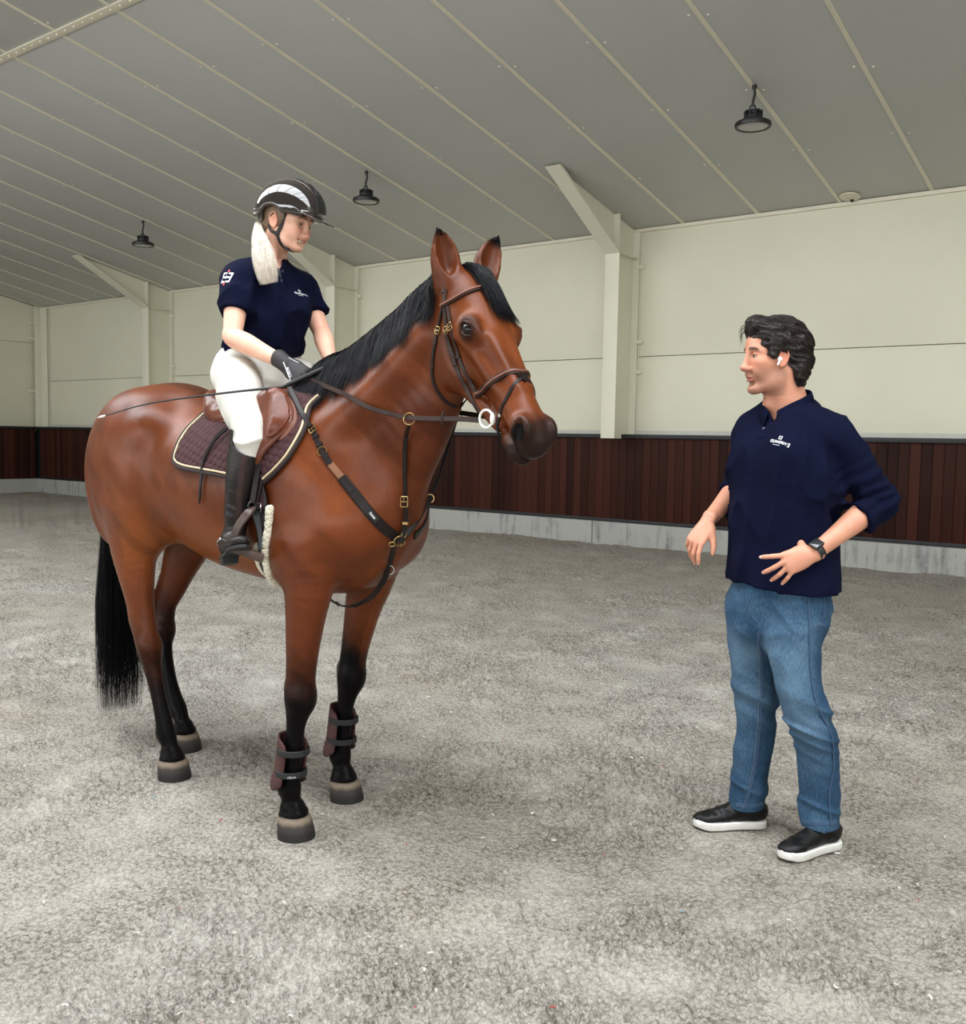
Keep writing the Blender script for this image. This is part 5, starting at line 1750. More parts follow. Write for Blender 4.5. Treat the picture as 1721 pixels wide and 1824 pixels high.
# martingale fork: near strap stands free of the chest up to its brass ring on the rein
m0 = ctr + cn * .018
near_m = [m0, hfree(717, 930, -.05, .016), hfree(720, 891, -.08, .016), hfree(724, 830, -.12, .018), hfree(727, 780, -.145, .02), MR_N - np.array([0, 0, .022])]
band('martingale_strap', near_m, .015, .005, bp_, M_LEAD, (0.5, -1, 0))
MB().torus(MR_N - np.array([0, 0, .004]), (0.35, -.8, .1), .0185, .0024, 26, 8).build('rein_ring', M_BRASS, bp_)
bq = near_m[2]
buckle(bq + np.array([.004, -.006, 0]), (0.5, -1, 0), (0, 0, 1), .024, bp_, M_BRASS, .0022, asp=1.4)
keeper(hfree(718, 928, -.05, .016), _n([.5, -1, 0]), (0, 0, 1), .018, bp_, M_BRASS)
far_ring = on_y(814, 742, .15)
far_m = [m0, on_y(737, 934, .02), on_y(752, 909, .05), on_y(766, 888, .075), on_y(783, 845, .11), on_y(801, 786, .14), far_ring]
band('martingale_strap', far_m[:4], .022, .006, bp_, M_LEAD, (0.6, -1, 0.2))
band('martingale_strap', far_m[3:], .012, .005, bp_, M_LEAD, (0.6, -1, 0.2))
MB().torus(far_m[3], (0.6, -.8, .1), .014, .002, 22, 6).build('ring', M_BRASS, bp_)
MB().torus(far_ring, (0.6, -.8, .1), .016, .0022, 22, 6).build('rein_ring', M_LEAD, bp_)
# strap between the forelegs to the girth
low = pxs([(704, 962), (697, 990), (691, 1012)])
lowp = [ctr] + low + [on_y(684, 1032, -.02), on_y(664, 1060, -.005), on_y(640, 1074, .0), on_y(619, 1079, .005), on_y(597, 1072, .01), np.array([.44, 0, .835]), np.array([.30, 0, .838])]
P = catmull(np.array(lowp), 5); P = resample(P, 40)
Nn = np.array([_n([.9, -.35, -.1 - 1.2 * max(0, (1.0 - p[2]) * 3)]) for p in P])
mb = MB(); ribbon(mb, P, Nn, .022, .006, 0); mb.build('centre_strap', M_LEAD, bp_)
a = hcast(691, 1012, .01); MB().torus(a, _n([.8, -.7, 0]), .015, .0024, 22, 6).build('ring', M_CHROME, bp_)
for i in (16, 21, 26):
    keeper(P[i], Nn[i], P[i + 1] - P[i], .023, bp_, M_LEA)

# ---- saddle pad: quilted cloth following the back, with cord and binding
def outline_sz(pts):
    r = []
    for x, y in pts:
        q = hcast(x, y, .0)
        r.append((q[0], q[2]))
    return r
pad_px = [(375, 731), (354, 748), (334, 768), (319, 793), (312, 818), (316, 830), (330, 837), (360, 843), (398, 850), (440, 859), (468, 863), (482, 855), (500, 838), (520, 815), (538, 785), (550, 758), (557, 728)]
PADO = outline_sz(pad_px)
PADO = [(PADO[0][0] + .03, 1.50)] + PADO + [(PADO[-1][0] + .012, 1.545), (.30, 1.56), (.1, 1.52)]
def in_poly(X, Z, poly):
    inside = np.zeros(X.shape, bool)
    n = len(poly)
    for i in range(n):
        x0, z0 = poly[i]; x1, z1 = poly[(i + 1) % n]
        c = ((z0 > Z) != (z1 > Z)) & (X < (x1 - x0) * (Z - z0) / (z1 - z0 + 1e-12) + x0)
        inside ^= c
    return inside
def edge_dist(X, Z, poly):
    d = np.full(X.shape, 9.0)
    n = len(poly)
    for i in range(n):
        a = np.array(poly[i]); b = np.array(poly[(i + 1) % n]); ab = b - a
        t = np.clip(((X - a[0]) * ab[0] + (Z - a[1]) * ab[1]) / (ab @ ab + 1e-12), 0, 1)
        d = np.minimum(d, np.hypot(X - a[0] - ab[0] * t, Z - a[1] - ab[1] * t))
    return d
def side_slab(name, poly, side, off, thick, mat, parent, step=.006, relief=None, edge=.01):
    """sheet lying on the horse's flank: outline given along/up the body, laid on the surface"""
    p = np.array(catmull(np.array(poly + poly[:1]), 4))
    poly2 = [tuple(q) for q in p]
    lo, hi = p.min(0), p.max(0)
    xs = np.arange(lo[0] - step, hi[0] + 2 * step, step); zs = np.arange(lo[1] - step, hi[1] + 2 * step, step)
    X, Z = np.meshgrid(xs, zs, indexing='ij')
    ins = in_poly(X, Z, poly2); ed = edge_dist(X, Z, poly2)
    sd = np.where(ins, ed, -ed)
    use = sd > -step * 1.01
    idx = -np.ones(X.shape, int)
    ii, jj = np.nonzero(use)
    V, Nm, keep = [], [], []
    for a, b in zip(ii, jj):
        x, z = X[a, b], Z[a, b]
        if sd[a, b] < 0:      # pull rim vertices onto the outline
            gx = (sd[min(a + 1, X.shape[0] - 1), b] - sd[a - 1, b]); gz = (sd[a, min(b + 1, X.shape[1] - 1)] - sd[a, b - 1])
            g = math.hypot(gx, gz) + 1e-9
            x -= gx / g * sd[a, b]; z -= gz / g * sd[a, b]
        q, n = HSURF.cast((x, side * 1.0, z), (0, -side, 0))
        if q is None or q[1] * side < 0.0: continue
        idx[a, b] = len(V); V.append(q); Nm.append(n); keep.append((x, z, max(sd[a, b], 0)))
    V = np.array(V); Nm = np.array(Nm); K = np.array(keep)
    Nm[:, 2] *= .5; Nm /= np.linalg.norm(Nm, axis=1, keepdims=True)
    rel = relief(K[:, 0], K[:, 1], K[:, 2]) if relief is not None else 0
    offv = off(K[:, 0], K[:, 1], K[:, 2]) if callable(off) else off
    th = thick * np.clip(K[:, 2] / edge, .25, 1) ** .5
    top = V + Nm * (offv + th + rel)[:, None]
    bot = V + Nm * (offv * 1.0 if np.ndim(offv) else np.full(len(V), offv))[:, None]
    F = []
    nA, nB = X.shape
    q = np.stack([idx[:-1, :-1], idx[1:, :-1], idx[1:, 1:], idx[:-1, 1:]], -1).reshape(-1, 4)
    q = q[(q >= 0).all(1)]
    if side > 0: q = q[:, ::-1]
    n0 = len(V)
    Fb = q[:, ::-1] + n0
    # rim
    e = {}
    for f in q:
        for k in range(4):
            a, b = int(f[k]), int(f[(k + 1) % 4])
            if (b, a) in e: del e[(b, a)]
            else: e[(a, b)] = 1
    rim = np.array([(b, a, a + n0, b + n0) for a, b in e], int)
    o = mesh_obj(name, np.vstack([top, bot]), np.vstack([q, Fb, rim]), mat, parent)
    return o
def hexq(x, z, d):
    s = .030
    u = x / s; v = (z + .25 * x) / (s * .866)
    best = np.full(np.shape(x), 9.0); sec = np.full(np.shape(x), 9.0)
    for j in (-1, 0, 1, 2):
        r = np.floor(v) + j
        for i in (-1, 0, 1, 2):
            c = np.floor(u - .5 * (r % 2)) + i + .5 * (r % 2)
            dd = np.hypot((u - c), (v - r) * .866)
            sec = np.where(dd < best, best, np.minimum(sec, dd)); best = np.minimum(best, dd)
    return 0.0058 * np.clip((sec - best) * 2.4, 0, 1) ** .55 * np.clip((d - .012) / .01, 0, 1)
pad = htop('saddle_pad', 'burgundy quilted saddle pad with cream cord edge under the saddle', 'saddle pad')
side_slab('quilted_cloth', PADO, -1, .004, .009, M_PAD, pad, step=.0045, relief=hexq)
side_slab('quilted_cloth', PADO, 1, .004, .009, M_PAD, pad, step=.009)
def rim_pts(poly, inset, side, out):
    p = np.array(catmull(np.array(poly + poly[:1]), 6))
    nrm = []
    c = p.mean(0)
    for i in range(len(p)):
        t = p[(i + 1) % len(p)] - p[i - 1]; n = np.array([-t[1], t[0]]); n /= np.linalg.norm(n) + 1e-9
        if n @ (c - p[i]) < 0: n = -n
        nrm.append(n)
    p = p + np.array(nrm) * inset
    out_ = []
    for x, z in p:
        q, n = HSURF.cast((x, side * 1.0, z), (0, -side, 0))
        if q is not None and q[1] * side > 0: out_.append(q + n * out)
    return out_
nvis = len(pad_px) * 6
for side in (-1, 1):
    MB().tube(rim_pts(PADO, .003, side, .010)[6:nvis + 5], .0075, 8).build('binding', M_BIND, pad)
    MB().tube(rim_pts(PADO, .015, side, .0145)[6:nvis + 5], .0042, 8).build('cord', M_CORD, pad)

# ---- saddle
saddle = htop('saddle', 'brown leather jumping saddle under the rider', 'saddle')
flap_px = [(458, 700), (495, 695), (512, 703), (522, 722), (528, 742), (520, 766), (502, 786), (484, 806), (466, 833), (452, 842), (436, 832), (424, 800), (418, 760), (425, 720)]
FLAP = outline_sz(flap_px)
side_slab('flap', FLAP, -1, .020, .010, M_SADDLE, saddle, step=.008)
side_slab('flap', FLAP, 1, .020, .010, M_SADDLE, saddle, step=.012)
kr_px = [(497, 700), (512, 708), (521, 730), (523, 748), (514, 766), (500, 780), (488, 778), (490, 750), (492, 720)]
KR = outline_sz(kr_px)
for side in (-1, 1):
    side_slab('sweat_panel', [(x + .012, z - .004) for x, z in outline_sz([(500, 705), (517, 712), (527, 735), (526, 756), (515, 772), (500, 784), (492, 770), (494, 730)])], side, .012, .014, M_SADDLE2, saddle, step=.0045, edge=.02)
    side_slab('knee_block', KR, side, .024, .028, M_SADDLE, saddle, step=.004, edge=.035)
    sw = outline_sz([(412, 722), (384, 722), (373, 728), (374, 742), (388, 752), (412, 757), (440, 752)])
    side_slab('rear_panel', sw, side, .008, .028, M_SADDLE2, saddle, step=.007, edge=.05)
SS = Sculpt()
SS.chain([(.345, 0, 1.555, .052, .030), (.29, 0, 1.55, .085, .030), (.19, 0, 1.53, .12, .028), (.09, 0, 1.52, .150, .030), (.0, 0, 1.53, .155, .032), (-.06, 0, 1.552, .135, .024)], k=.02, side=(0, 1, 0))
SS.chain([(.0, -.15, 1.505, .03, .02), (-.06, -.115, 1.548, .026, .018), (-.085, 0, 1.572, .026, .018), (-.06, .115, 1.548, .026, .018), (.0, .15, 1.505, .03, .02)], k=.025, side=(1, 0, 0))
SS.chain([(.30, -.12, 1.47, .03, .022), (.345, -.065, 1.54, .03, .024), (.36, 0, 1.575, .03, .022), (.345, .065, 1.54, .03, .024), (.30, .12, 1.47, .03, .022)], k=.03, side=(1, 0, 0))
for y in (-1, 1):
    SS.chain([(.30, y * .10, 1.50, .05, .045), (.15, y * .14, 1.47, .045, .055), (.05, y * .155, 1.465, .034, .04), (-.02, y * .14, 1.485, .022, .022)], k=.04)
V, F = SS.mesh(.009)
mesh_obj('seat', V, F, M_SADDLE, saddle)
# stirrup leathers, irons
FOOT = on_y(440, 985, -.335)
def stirrup(side):
    sg = -side       # -1 near
    b = FOOT.copy() if side < 0 else np.array([FOOT[0], -FOOT[1], FOOT[2]])
    top = on_y(449, 903, -.315) if side < 0 else mirror_y(on_y(449, 903, -.315))
    l0 = on_y(458, 838, -.290) if side < 0 else mirror_y(on_y(458, 838, -.290))
    l_1 = on_y(466, 775, -.262) if side < 0 else mirror_y(on_y(466, 775, -.262))
    it = empty('stirrup_leather_group') if False else None
    band('stirrup_leather', [l_1, l0, top + np.array([0, 0, .012])], .024, .004, saddle, M_LEAD, (0.2, side, 0))
    band('stirrup_leather', [l_1 + np.array([.012, 0, 0]), l0 + np.array([.012, side * -.012, 0]), top + np.array([.004, side * -.008, .012])], .020, .004, saddle, M_LEAD, (0.2, side, 0))
    return b, top
near_b, near_top_ = stirrup(-1)
far_b, far_top_ = stirrup(1)
M_IRON = simple('brown_stirrup', srgb(72, 54, 47), .45, var=.2, nscale=40)
M_IROND = simple('black_stirrup', (.014, .015, .018), .4)
def iron(side):
    mir = (lambda p: p) if side < 0 else mirror_y
    q = lambda px, py, y: mir(on_y(px, py, y))
    top = q(449, 905, -.318)
    a0, a1, a2 = q(441, 914, -.345), q(424, 938, -.366), q(413, 968, -.374)      # outer branch
    b0, b1, b2 = q(456, 915, -.292), q(465, 945, -.285), q(468, 978, -.285)      # inner branch
    e0, e1 = q(413, 968, -.368), q(468, 988, -.285)
    band('stirrup_branch', [top, a0, a1, a2], .030, .008, saddle, M_IRON, (.5, side, .2), step=.01)
    band('stirrup_branch', [top, b0, b1, b2], .030, .008, saddle, M_IROND, (.8, side * .6, .1), step=.01)
    d = _n(e1 - e0); f = _n(np.cross(d, [0, 0, 1.0])); f = f if f[0] > 0 else -f
    up_ = np.cross(f, d); up_ = up_ if up_[2] > 0 else -up_
    mb = MB()
    Ls = np.linalg.norm(e1 - e0)
    R4 = Matrix(((*d, 0), (*f, 0), (*up_, 0), (0, 0, 0, 1))).transposed()
    mb.bevbox((-.006, -.030, -.026), (Ls + .006, .030, .004), .007)
    mb.build('stirrup_tread', M_IRON, saddle, M=Matrix.Translation(Vector(e0)) @ R4)
    MB().torus(top + np.array([0, 0, .008]), (1, .2 * side, 0), .014, .0035, 18, 6).build('stirrup_eye', M_IROND, saddle)
iron(-1)
iron(1)
# loose strap end hanging behind the leg
lp = [hcast(414, 772, .030), hcast(398, 786, .030), hcast(382, 804, .024), hcast(371, 824, .022), hcast(364, 846, .012), hcast(361, 872, .010), hcast(360, 896, .010)]
P = resample(catmull(np.array(lp), 5), 26)
mb = MB(); ribbon(mb, P, [np.array([.1, -1, .1])] * len(P), np.interp(np.linspace(0, 1, 26), [0, .85, 1], [.016, .013, .004]), .004, 0); mb.build('loose_strap', M_LEAD, saddle)

# ---- girth with fleece lining
girth = htop('girth', 'dark leather girth with cream fleece edges behind the foreleg', 'girth')
gx = [hcast(466, 868, 0), hcast(473, 905, 0), HSURF.near((.475, -.25, 1.01))[0], HSURF.near((.465, -.2, .93))[0]]
gpts = [g for g in gx]
low_ = [np.array([.44, -.12, .87]), np.array([.42, 0.0, .84])]
full = gpts + low_ + [mirror_y(p) for p in (gpts + low_[:1])[::-1]]
mb = MB(); strap_on(mb, HSURF, full, .062, .009, .010, .012); mb.build('girth_leather', M_LEAD, girth)
strap_top = [gpts[0] + np.array([0, 0, .04]), gpts[0], gpts[1]]
mb = MB(); strap_on(mb, HSURF, strap_top, .050, .006, .014, .012); mb.build('girth_strap', M_PAD, girth)
SURFG = HSURF
for dx in (-.038, .038):
    Sf = Sculpt()
    pts = []
    src = full[1:-1] if dx > 0 else full[2:-2]
    for p in resample(catmull(np.array(src), 5), 40):
        q, n = HSURF.near(p + np.array([dx, 0, 0])); pts.append((*(q + n * .008), .0125 if dx > 0 else .014))
    Sf.chain(pts, .005, sub=1)
    Sf.disp(lambda P: folds(P, (110, 110, 110), 51, .0032, 1.0), (-9,) * 3, (9,) * 3)
    V, F = Sf.mesh(.0045, smooth=0)
    mesh_obj('fleece', V, F, M_FLEECE, girth)
buckle(gpts[1] + HSURF.near(gpts[1])[1] * .022, HSURF.near(gpts[1])[1], (0, 0, 1), .028, girth, M_CHROME, .0018)

# ---- tendon boots on the forelegs
M_BOOT = leather('boot_shell', srgb(72, 46, 44), .5, .2)
M_NEO = simple('black_neoprene', (.010, .010, .011), .7)
def tendon_boot(lg, label, out_side):
    e = htop('tendon_boot', label, 'horse boot', 'tendon boots on the forelegs')
    c = np.array([l[:3] for l in lg])
    zz = c[:, 2]
    ax = lambda z: np.array([np.interp(-z, -zz, c[:, 0]), np.interp(-z, -zz, c[:, 1]), z])
    # shell: wraps the back and both sides of the cannon, cut to a rounded cup below
    n, m = 22, 26
    vs, nr = [], []
    for i in range(m):
        t = i / (m - 1)
        z = .145 + .215 * t
        half = 1.95 * (math.sin(min(1, t * 4 + .18) * math.pi / 2)) * (1 - .30 * max(0, (t - .72) / .28) ** 2) * (1 if t < .9 else 1 - (t - .9) * 5)
        r = np.interp(t, [0, .1, .22, .4, .8, 1], [.054, .062, .061, .054, .053, .052])
        ry = np.interp(t, [0, .1, .22, .4, .8, 1], [.046, .054, .053, .046, .045, .044])
        o = ax(z) + np.array([-.008, 0, 0])
        for j in range(n):
            a = math.pi + (j / (n - 1) * 2 - 1) * max(half, .15)
            d = np.array([math.cos(a) * r * 1.05, math.sin(a) * ry, 0])
            vs.append(o + d); nr.append(_n(d))
    vs = np.array(vs); nr = np.array(nr)
    ribs = np.array([.0022 * math.sin((v[2] - .14) * 420) * (v[2] < .215) * (v[2] > .155) for v in vs])
    top = vs + nr * (.007 + ribs)[:, None]
    V = np.vstack([top, vs])
    N0 = len(vs)
    q = []
    for i in range(m - 1):
        for j in range(n - 1):
            a = i * n + j; q += [(a, a + 1, a + n + 1, a + n), (a + N0, a + n + N0, a + n + 1 + N0, a + 1 + N0)]
    rim = [i for i in range(n)] + [i * n + n - 1 for i in range(1, m)] + [(m - 1) * n + j for j in range(n - 2, -1, -1)] + [i * n for i in range(m - 2, 0, -1)]
    for a, b in zip(rim, rim[1:] + rim[:1]): q.append((b, a, a + N0, b + N0))
    mesh_obj('shell', V, q, M_BOOT, e)
    for zc in (.225, .305):
        mb = MB(); ring = []
        for kk in range(30):
            a = 2 * math.pi * kk / 30
            o = ax(zc) + np.array([-.004, 0, 0]); ring.append(o + np.array([math.cos(a) * .052, math.sin(a) * .048, 0]))
        ring = np.array(ring); nn = np.array([_n(p - ax(zc)) for p in ring])
        ribbon(mb, np.vstack([ring, ring[:1]]), np.vstack([nn, nn[:1]]), .022, .004, .004)
        st_ = mb.build('strap', M_NEO, e)
        a = math.pi - out_side * 1.35
        p = ax(zc) + np.array([math.cos(a) * .066, math.sin(a) * .060, 0]); n_ = _n(p - ax(zc))
        R4 = Matrix(((*np.cross([0, 0, 1.0], n_), 0), (0, 0, 1, 0), (*n_, 0), (0, 0, 0, 1))).transposed()
        MB().bevbox((-.014, -.013, -.003), (.014, .013, .004), .003).ball((0, 0, .005), (.006, .006, .003), 10, 6).build('stud_tab', M_BOOT, e, M=Matrix.Translation(Vector(p)) @ R4)
    return e
BOOT_N = tendon_boot(LEG_FN, 'brown moulded tendon boot on the nearer foreleg, lower left of chest', 1)
tendon_boot(LEG_FF, 'brown moulded tendon boot on the farther foreleg', 1)


# ------------------------------------------------------------------ the standing man
MB_ = np.array([1.03, 3.34, 0.0])
man = stage_empty('person', MB_, 'man in navy long-sleeved polo and blue jeans, one hand on his hip', 'person')
def mlocal(V): return np.asarray(V) - MB_
HM = Frame((.991, 3.36, 1.690), (-.985, -.17, -.03))
TF = _n([-.72, -.69, 0]); TL = np.cross(UP, TF)
SH_C = np.array([1.062, 3.385, 1.47])
L_SH = SH_C + TL * .172 + np.array([0, 0, -.045]); R_SH = SH_C - TL * .138 + np.array([0, 0, -.050])
L_EL = ST(1566, 893, 3.26); L_WR = ST(1452, 984, 3.165)
R_EL = ST(1322, 862, 3.62); R_WR = ST(1263, 925, 3.46)

S = Sculpt()
sculpt_head(S, HM, 1.0, ear=.018)
neck0 = HM.p(-.022, 0, -.055)
S.chain([(*HM.p(-.026, 0, .0), .060, .066), (*HM.p(-.026, 0, -.07), .060, .068), (*(SH_C + np.array([-.022, -.014, .10])), .062, .070), (*(SH_C + np.array([-.01, -.005, .03])), .080, .072)], .03, side=TL)
for s in (-1, 1):
    S.chain([(*HM.p(-.03, s * .052, -.035), .016), (*(SH_C + TF * .05 + TL * s * .02 + np.array([0, 0, .035])), .014)], .02)
S.ell(HM.p(.022, 0, -.150), (.018, .014, .020), .03, 'add', HM.R)
S.chain([(*(SH_C + UP * -.02), .12, .07), (*(SH_C + UP * -.12), .14, .09), (1.05, 3.37, 1.12, .13, .09), (1.045, 3.36, .92, .14, .09)], .03, side=TL)
for sh, el, wr in ((L_SH, L_EL, L_WR), (R_SH, R_EL, R_WR)):
    S.chain([(*sh, .045), (*(sh * .5 + el * .5), .043), (*el, .038), (*(el * .72 + wr * .28), .043, .042), (*(el * .35 + wr * .65), .034, .032), (*(el * .06 + wr * .94), .028, .025)], .02, side=(0, 0, 1))
tipsL = sculpt_hand(S, L_WR + _n(L_WR - L_EL) * .012, (-.92, .02, -.36), (.05, 1.0, -.05), True, spread=(14, -14, -28, -40), curl=((8, 14, 10), (14, 20, 14), (16, 22, 14), (18, 20, 14)), thumb=(-.1, .6, .9), k=1.02)
tipsR = sculpt_hand(S, R_WR + _n(R_WR - R_EL) * .012, (-.50, -.16, -.85), np.cross(_n([.55, -.78, -.25]), _n([-.50, -.16, -.85])), False, spread=(8, 2, -5, -12), curl=((12, 22, 14), (20, 28, 18), (26, 30, 20), (28, 32, 22)), thumb=(.75, .55, .35), k=1.0)
V, F = S.mesh(.0033, smooth=1)
body = mesh_obj('body', mlocal(V), F, None, man)
face_attrs(body, V, HM, 1.0, 0.0, stub=.75)
body.data.materials.append(skin_mat('man_skin', srgb(206, 146, 120), srgb(160, 90, 80), srgb(120, 92, 80), srgb(36, 26, 22)))
M_NAIL = simple('nail', srgb(226, 180, 165), .25, var=.05)
for tips in (tipsL, tipsR):
    for c, v, b in tips:
        R4 = Matrix((( *_n(v), 0), (*_n(np.cross(b, v)), 0), (*_n(b), 0), (0, 0, 0, 1))).transposed()
        MB().ball((0, 0, 0), (.0062, .0048, .0014), 10, 6).build('fingernail', M_NAIL, man, M=Matrix.Translation(Vector(mlocal(c - v * .004 + _n(b) * .0052))) @ R4)
class HLoc: pass
HMl = Frame(HM.c - MB_, HM.f); HMl.f, HMl.l, HMl.u, HMl.R = HM.f, HM.l, HM.u, HM.R
eyes(HMl, 1.0, man, (0, 0))

# hair
Sh = Sculpt()
Sh.ell(HM.p(-.016, 0, .052), (.108, .086, .092), .02, 'add', HM.R)
Sh.ell(HM.p(-.062, 0, .000), (.066, .074, .085), .03, 'add', HM.R)
Sh.chain([(*HM.p(.045, -.055, .105), .022, .026), (*HM.p(.072, -.01, .118), .026, .026), (*HM.p(.066, .035, .110), .024, .022), (*HM.p(.03, .062, .088), .022, .024)], .03, side=HM.f)
Sh.chain([(*HM.p(-.055, .066, -.01), .018, .03), (*HM.p(-.058, .052, -.060), .020, .03), (*HM.p(-.062, .0, -.078), .03, .03), (*HM.p(-.058, -.052, -.060), .020, .03)], .03, side=HM.f)
for s in (-1, 1):
    Sh.chain([(*HM.p(.034, s * .069, .045), .016, .010), (*HM.p(.040, s * .069, .018), .011, .008), (*HM.p(.039, s * .067, .002), .006, .005)], .02, side=HM.f)
    Sh.ell(HM.p(.010, s * .090, -.004), (.023, .022, .037), .006, 'sub', HM.R)
Sh.ell(HM.p(.125, 0, -.012), (.083, .115, .098), .012, 'sub', HM.R)
Sh.ell(HM.p(.075, 0, -.09), (.082, .12, .10), .012, 'sub', HM.R)
Sh.disp(lambda P: folds(np.stack([P @ HM.f * 16 + P @ HM.u * 10, P @ HM.l * 40, P @ HM.u * 55 - P @ HM.f * 12], 1), 1.0, 4, .006, 1.2) + folds(P, (70, 70, 95), 5, .0015, 1.2), (-9, -9, -9), (9, 9, 9))
Vh, Fh = Sh.mesh(.0034, smooth=1)
M_HAIRM = hair_mat('dark_brown_hair', srgb(20, 15, 14), srgb(44, 33, 30), .36, (50, 50, 50))
hair = mesh_obj('hair', mlocal(Vh), Fh, M_HAIRM, man)
def flow_m(P):
    f, l, u = HM.loc(P)
    side = np.sign(l + .01)[:, None]
    w = sstep(.04, .10, u)[:, None]
    return -HM.f * (1.0) + HM.l * side * (.55 * w) - HM.u * (.50 * (1 - w) + .1)
V, F = fuzz(Vh, Fh, flow_m, 3000, (.035, .065), (.0005, .0035), 5, (.0004, .0008), curl=.18)
hs_ = mesh_obj('hair_strands', mlocal(V), F, M_HAIRM, man); hs_['kind'] = 'stuff'
# loose strands falling over the far brow
paths = []
for i in range(16):
    a = HM.p(.075 + RNG.normal() * .006, -.02 - RNG.random() * .02, .120 + RNG.normal() * .004)
    b = HM.p(.104 + RNG.normal() * .004, -.03 - RNG.random() * .015, .085 + RNG.random() * .03)
    c = HM.p(.100 + RNG.normal() * .004, -.036 - RNG.random() * .015, .046 + RNG.random() * .03)
    paths.append(resample(catmull(np.array([a, b, c]), 4), 7))
V, F = strands(np.array(paths), np.full(16, .0006))
lk = mesh_obj('hair_lock', mlocal(V), F, M_HAIRM, man); lk['kind'] = 'stuff'

# polo shirt
Ss = Sculpt()
T0 = np.array([1.046, 3.365, 0])
def ts(z, w, d, dx=0.0, dy=0.0): return (T0[0] + dx, T0[1] + dy, z, w, d)
Ss.chain([ts(1.525, .070, .060, .010, .02), ts(1.485, .120, .085, .012, .018), ts(1.42, .170, .118, .012, .012), ts(1.32, .190, .140, .006, .004), ts(1.18, .196, .148, 0, 0), ts(1.05, .196, .142), ts(.95, .200, .142), ts(.87, .206, .144, -.002)], .02, side=TL, sub=4)
Ss.ell(SH_C + TF * .055 + UP * -.12 + TL * .06, (.09, .09, .10), .08)
Ss.ell(SH_C + TF * .055 + UP * -.12 - TL * .06, (.09, .09, .10), .08)
for sh, el, wr, q in ((L_SH, L_EL, L_WR, .30), (R_SH, R_EL, R_WR, .34)):
    cuff = el * (1 - q) + wr * q
    Ss.chain([(*(sh - TL * (.05 if sh is L_SH else -.05) + UP * .012), .070, .080), (*sh, .066, .072), (*(sh * .55 + el * .45), .066, .066), (*(sh * .15 + el * .85), .058, .060), (*el, .054, .055), (*(el * .5 + cuff * .5), .052, .052), (*cuff, .049, .048), (*(cuff + _n(wr - el) * .012), .049, .048)], .04, side=UP, sub=4)
    Ss.ell(el + _n(el - (sh + wr) / 2) * .012, (.050, .050, .050), .03)
# open neck
Ss.chain([(*HM.p(-.026, 0, -.05), .064, .070), (*(SH_C + np.array([-.022, -.014, .10])), .064, .072), (*(SH_C + np.array([-.016, -.012, .055]) + TF * .01), .062, .064), (*(SH_C + TF * .085 + UP * .012), .016, .034), (*(SH_C + TF * .108 + UP * -.040), .005, .014)], .006, side=TL, sub=4, mode='sub')
Ss.plane_cut((1.045, 3.36, .925), _n([.0, .05, -1]))
for sh, el, wr, q in ((L_SH, L_EL, L_WR, .30), (R_SH, R_EL, R_WR, .34)):
    cuff = el * (1 - q) + wr * q; ax = _n(wr - el)
    cc, aa = cuff.copy(), ax.copy()
    Ss.func((lambda cc, aa: (lambda P: np.maximum(-((P - cc) @ aa), np.maximum(np.linalg.norm((P - cc) - np.outer((P - cc) @ aa, aa), axis=1) - .075, (P - cc) @ aa - .085))))(cc, aa), cuff - .14, cuff + .14, .002, 'sub')
def sf(P):
    near_l = np.exp(-(np.linalg.norm(P - (L_EL * .8 + L_SH * .2), axis=1) / .11) ** 2)
    near_r = np.exp(-(np.linalg.norm(P - (R_EL * .8 + R_SH * .2), axis=1) / .10) ** 2)
    arm = np.maximum(near_l, near_r)
    pit = np.exp(-(np.linalg.norm(P - (L_SH - TL * .05 - UP * .12 + TF * .05), axis=1) / .10) ** 2)
    ax = _n(L_EL - L_SH)
    al_ = (P - L_SH) @ ax
    ring = np.sin(al_ * 150 + 6 * vnoise3(P * 14, 8)) 
    tor = folds(P, (9, 9, 3.6), 12, .012, 1.7)
    tor2 = folds(P + .37, (13, 13, 5), 13, .006, 1.8)
    diag = folds(np.stack([P[:, 0] + P[:, 2] * .9, P[:, 1], (P[:, 2] - P[:, 0]) * .25], 1), (16, 8, 12), 17, .013, 1.8)
    return tor * (1 - arm) + tor2 - arm * .0062 * ring + pit * diag * 1.6
Ss.disp(sf, (-9, -9, -9), (9, 9, 9))
Vs, Fs = Ss.mesh(.0048, smooth=1)
shirt = mesh_obj('polo_shirt', mlocal(Vs), Fs, M_NAVY, man)
SURF_S = Surf(Vs, Fs)
# fold-over collar: a band round the neck with two points in front
def collar(center_pts, name, parent, base, mat, drop=.044, gap=.010, flare=.022):
    P = resample(catmull(np.array(center_pts), 6), 44)
    c0 = P.mean(0)
    vs = []
    m = len(P)
    for i, p in enumerate(P):
        o = p - c0; o[2] = 0; o = _n(o)
        e = min(i, m - 1 - i) / 6.0
        tip = max(0.0, 1 - e)
        dr = drop * (1 + .25 * tip)
        for a_, b_ in ((0.0, -drop * .9), (.001, -.004), (.004, .001), (.008, -.002), (flare, -dr), (flare - .004, -dr - .002), (.006, -.006)):
            vs.append(tuple(p + o * a_ + UP * b_ - base))
    k = 7
    fs = [(i * k + j, (i + 1) * k + j, (i + 1) * k + j + 1, i * k + j + 1) for i in range(m - 1) for j in range(k - 1)]
    fs += [tuple(range(k)), tuple(range((m - 1) * k, m * k))[::-1]]
    return mesh_obj(name, np.array(vs), fs, mat, parent)
nc = SH_C + np.array([-.018, -.013, .022])
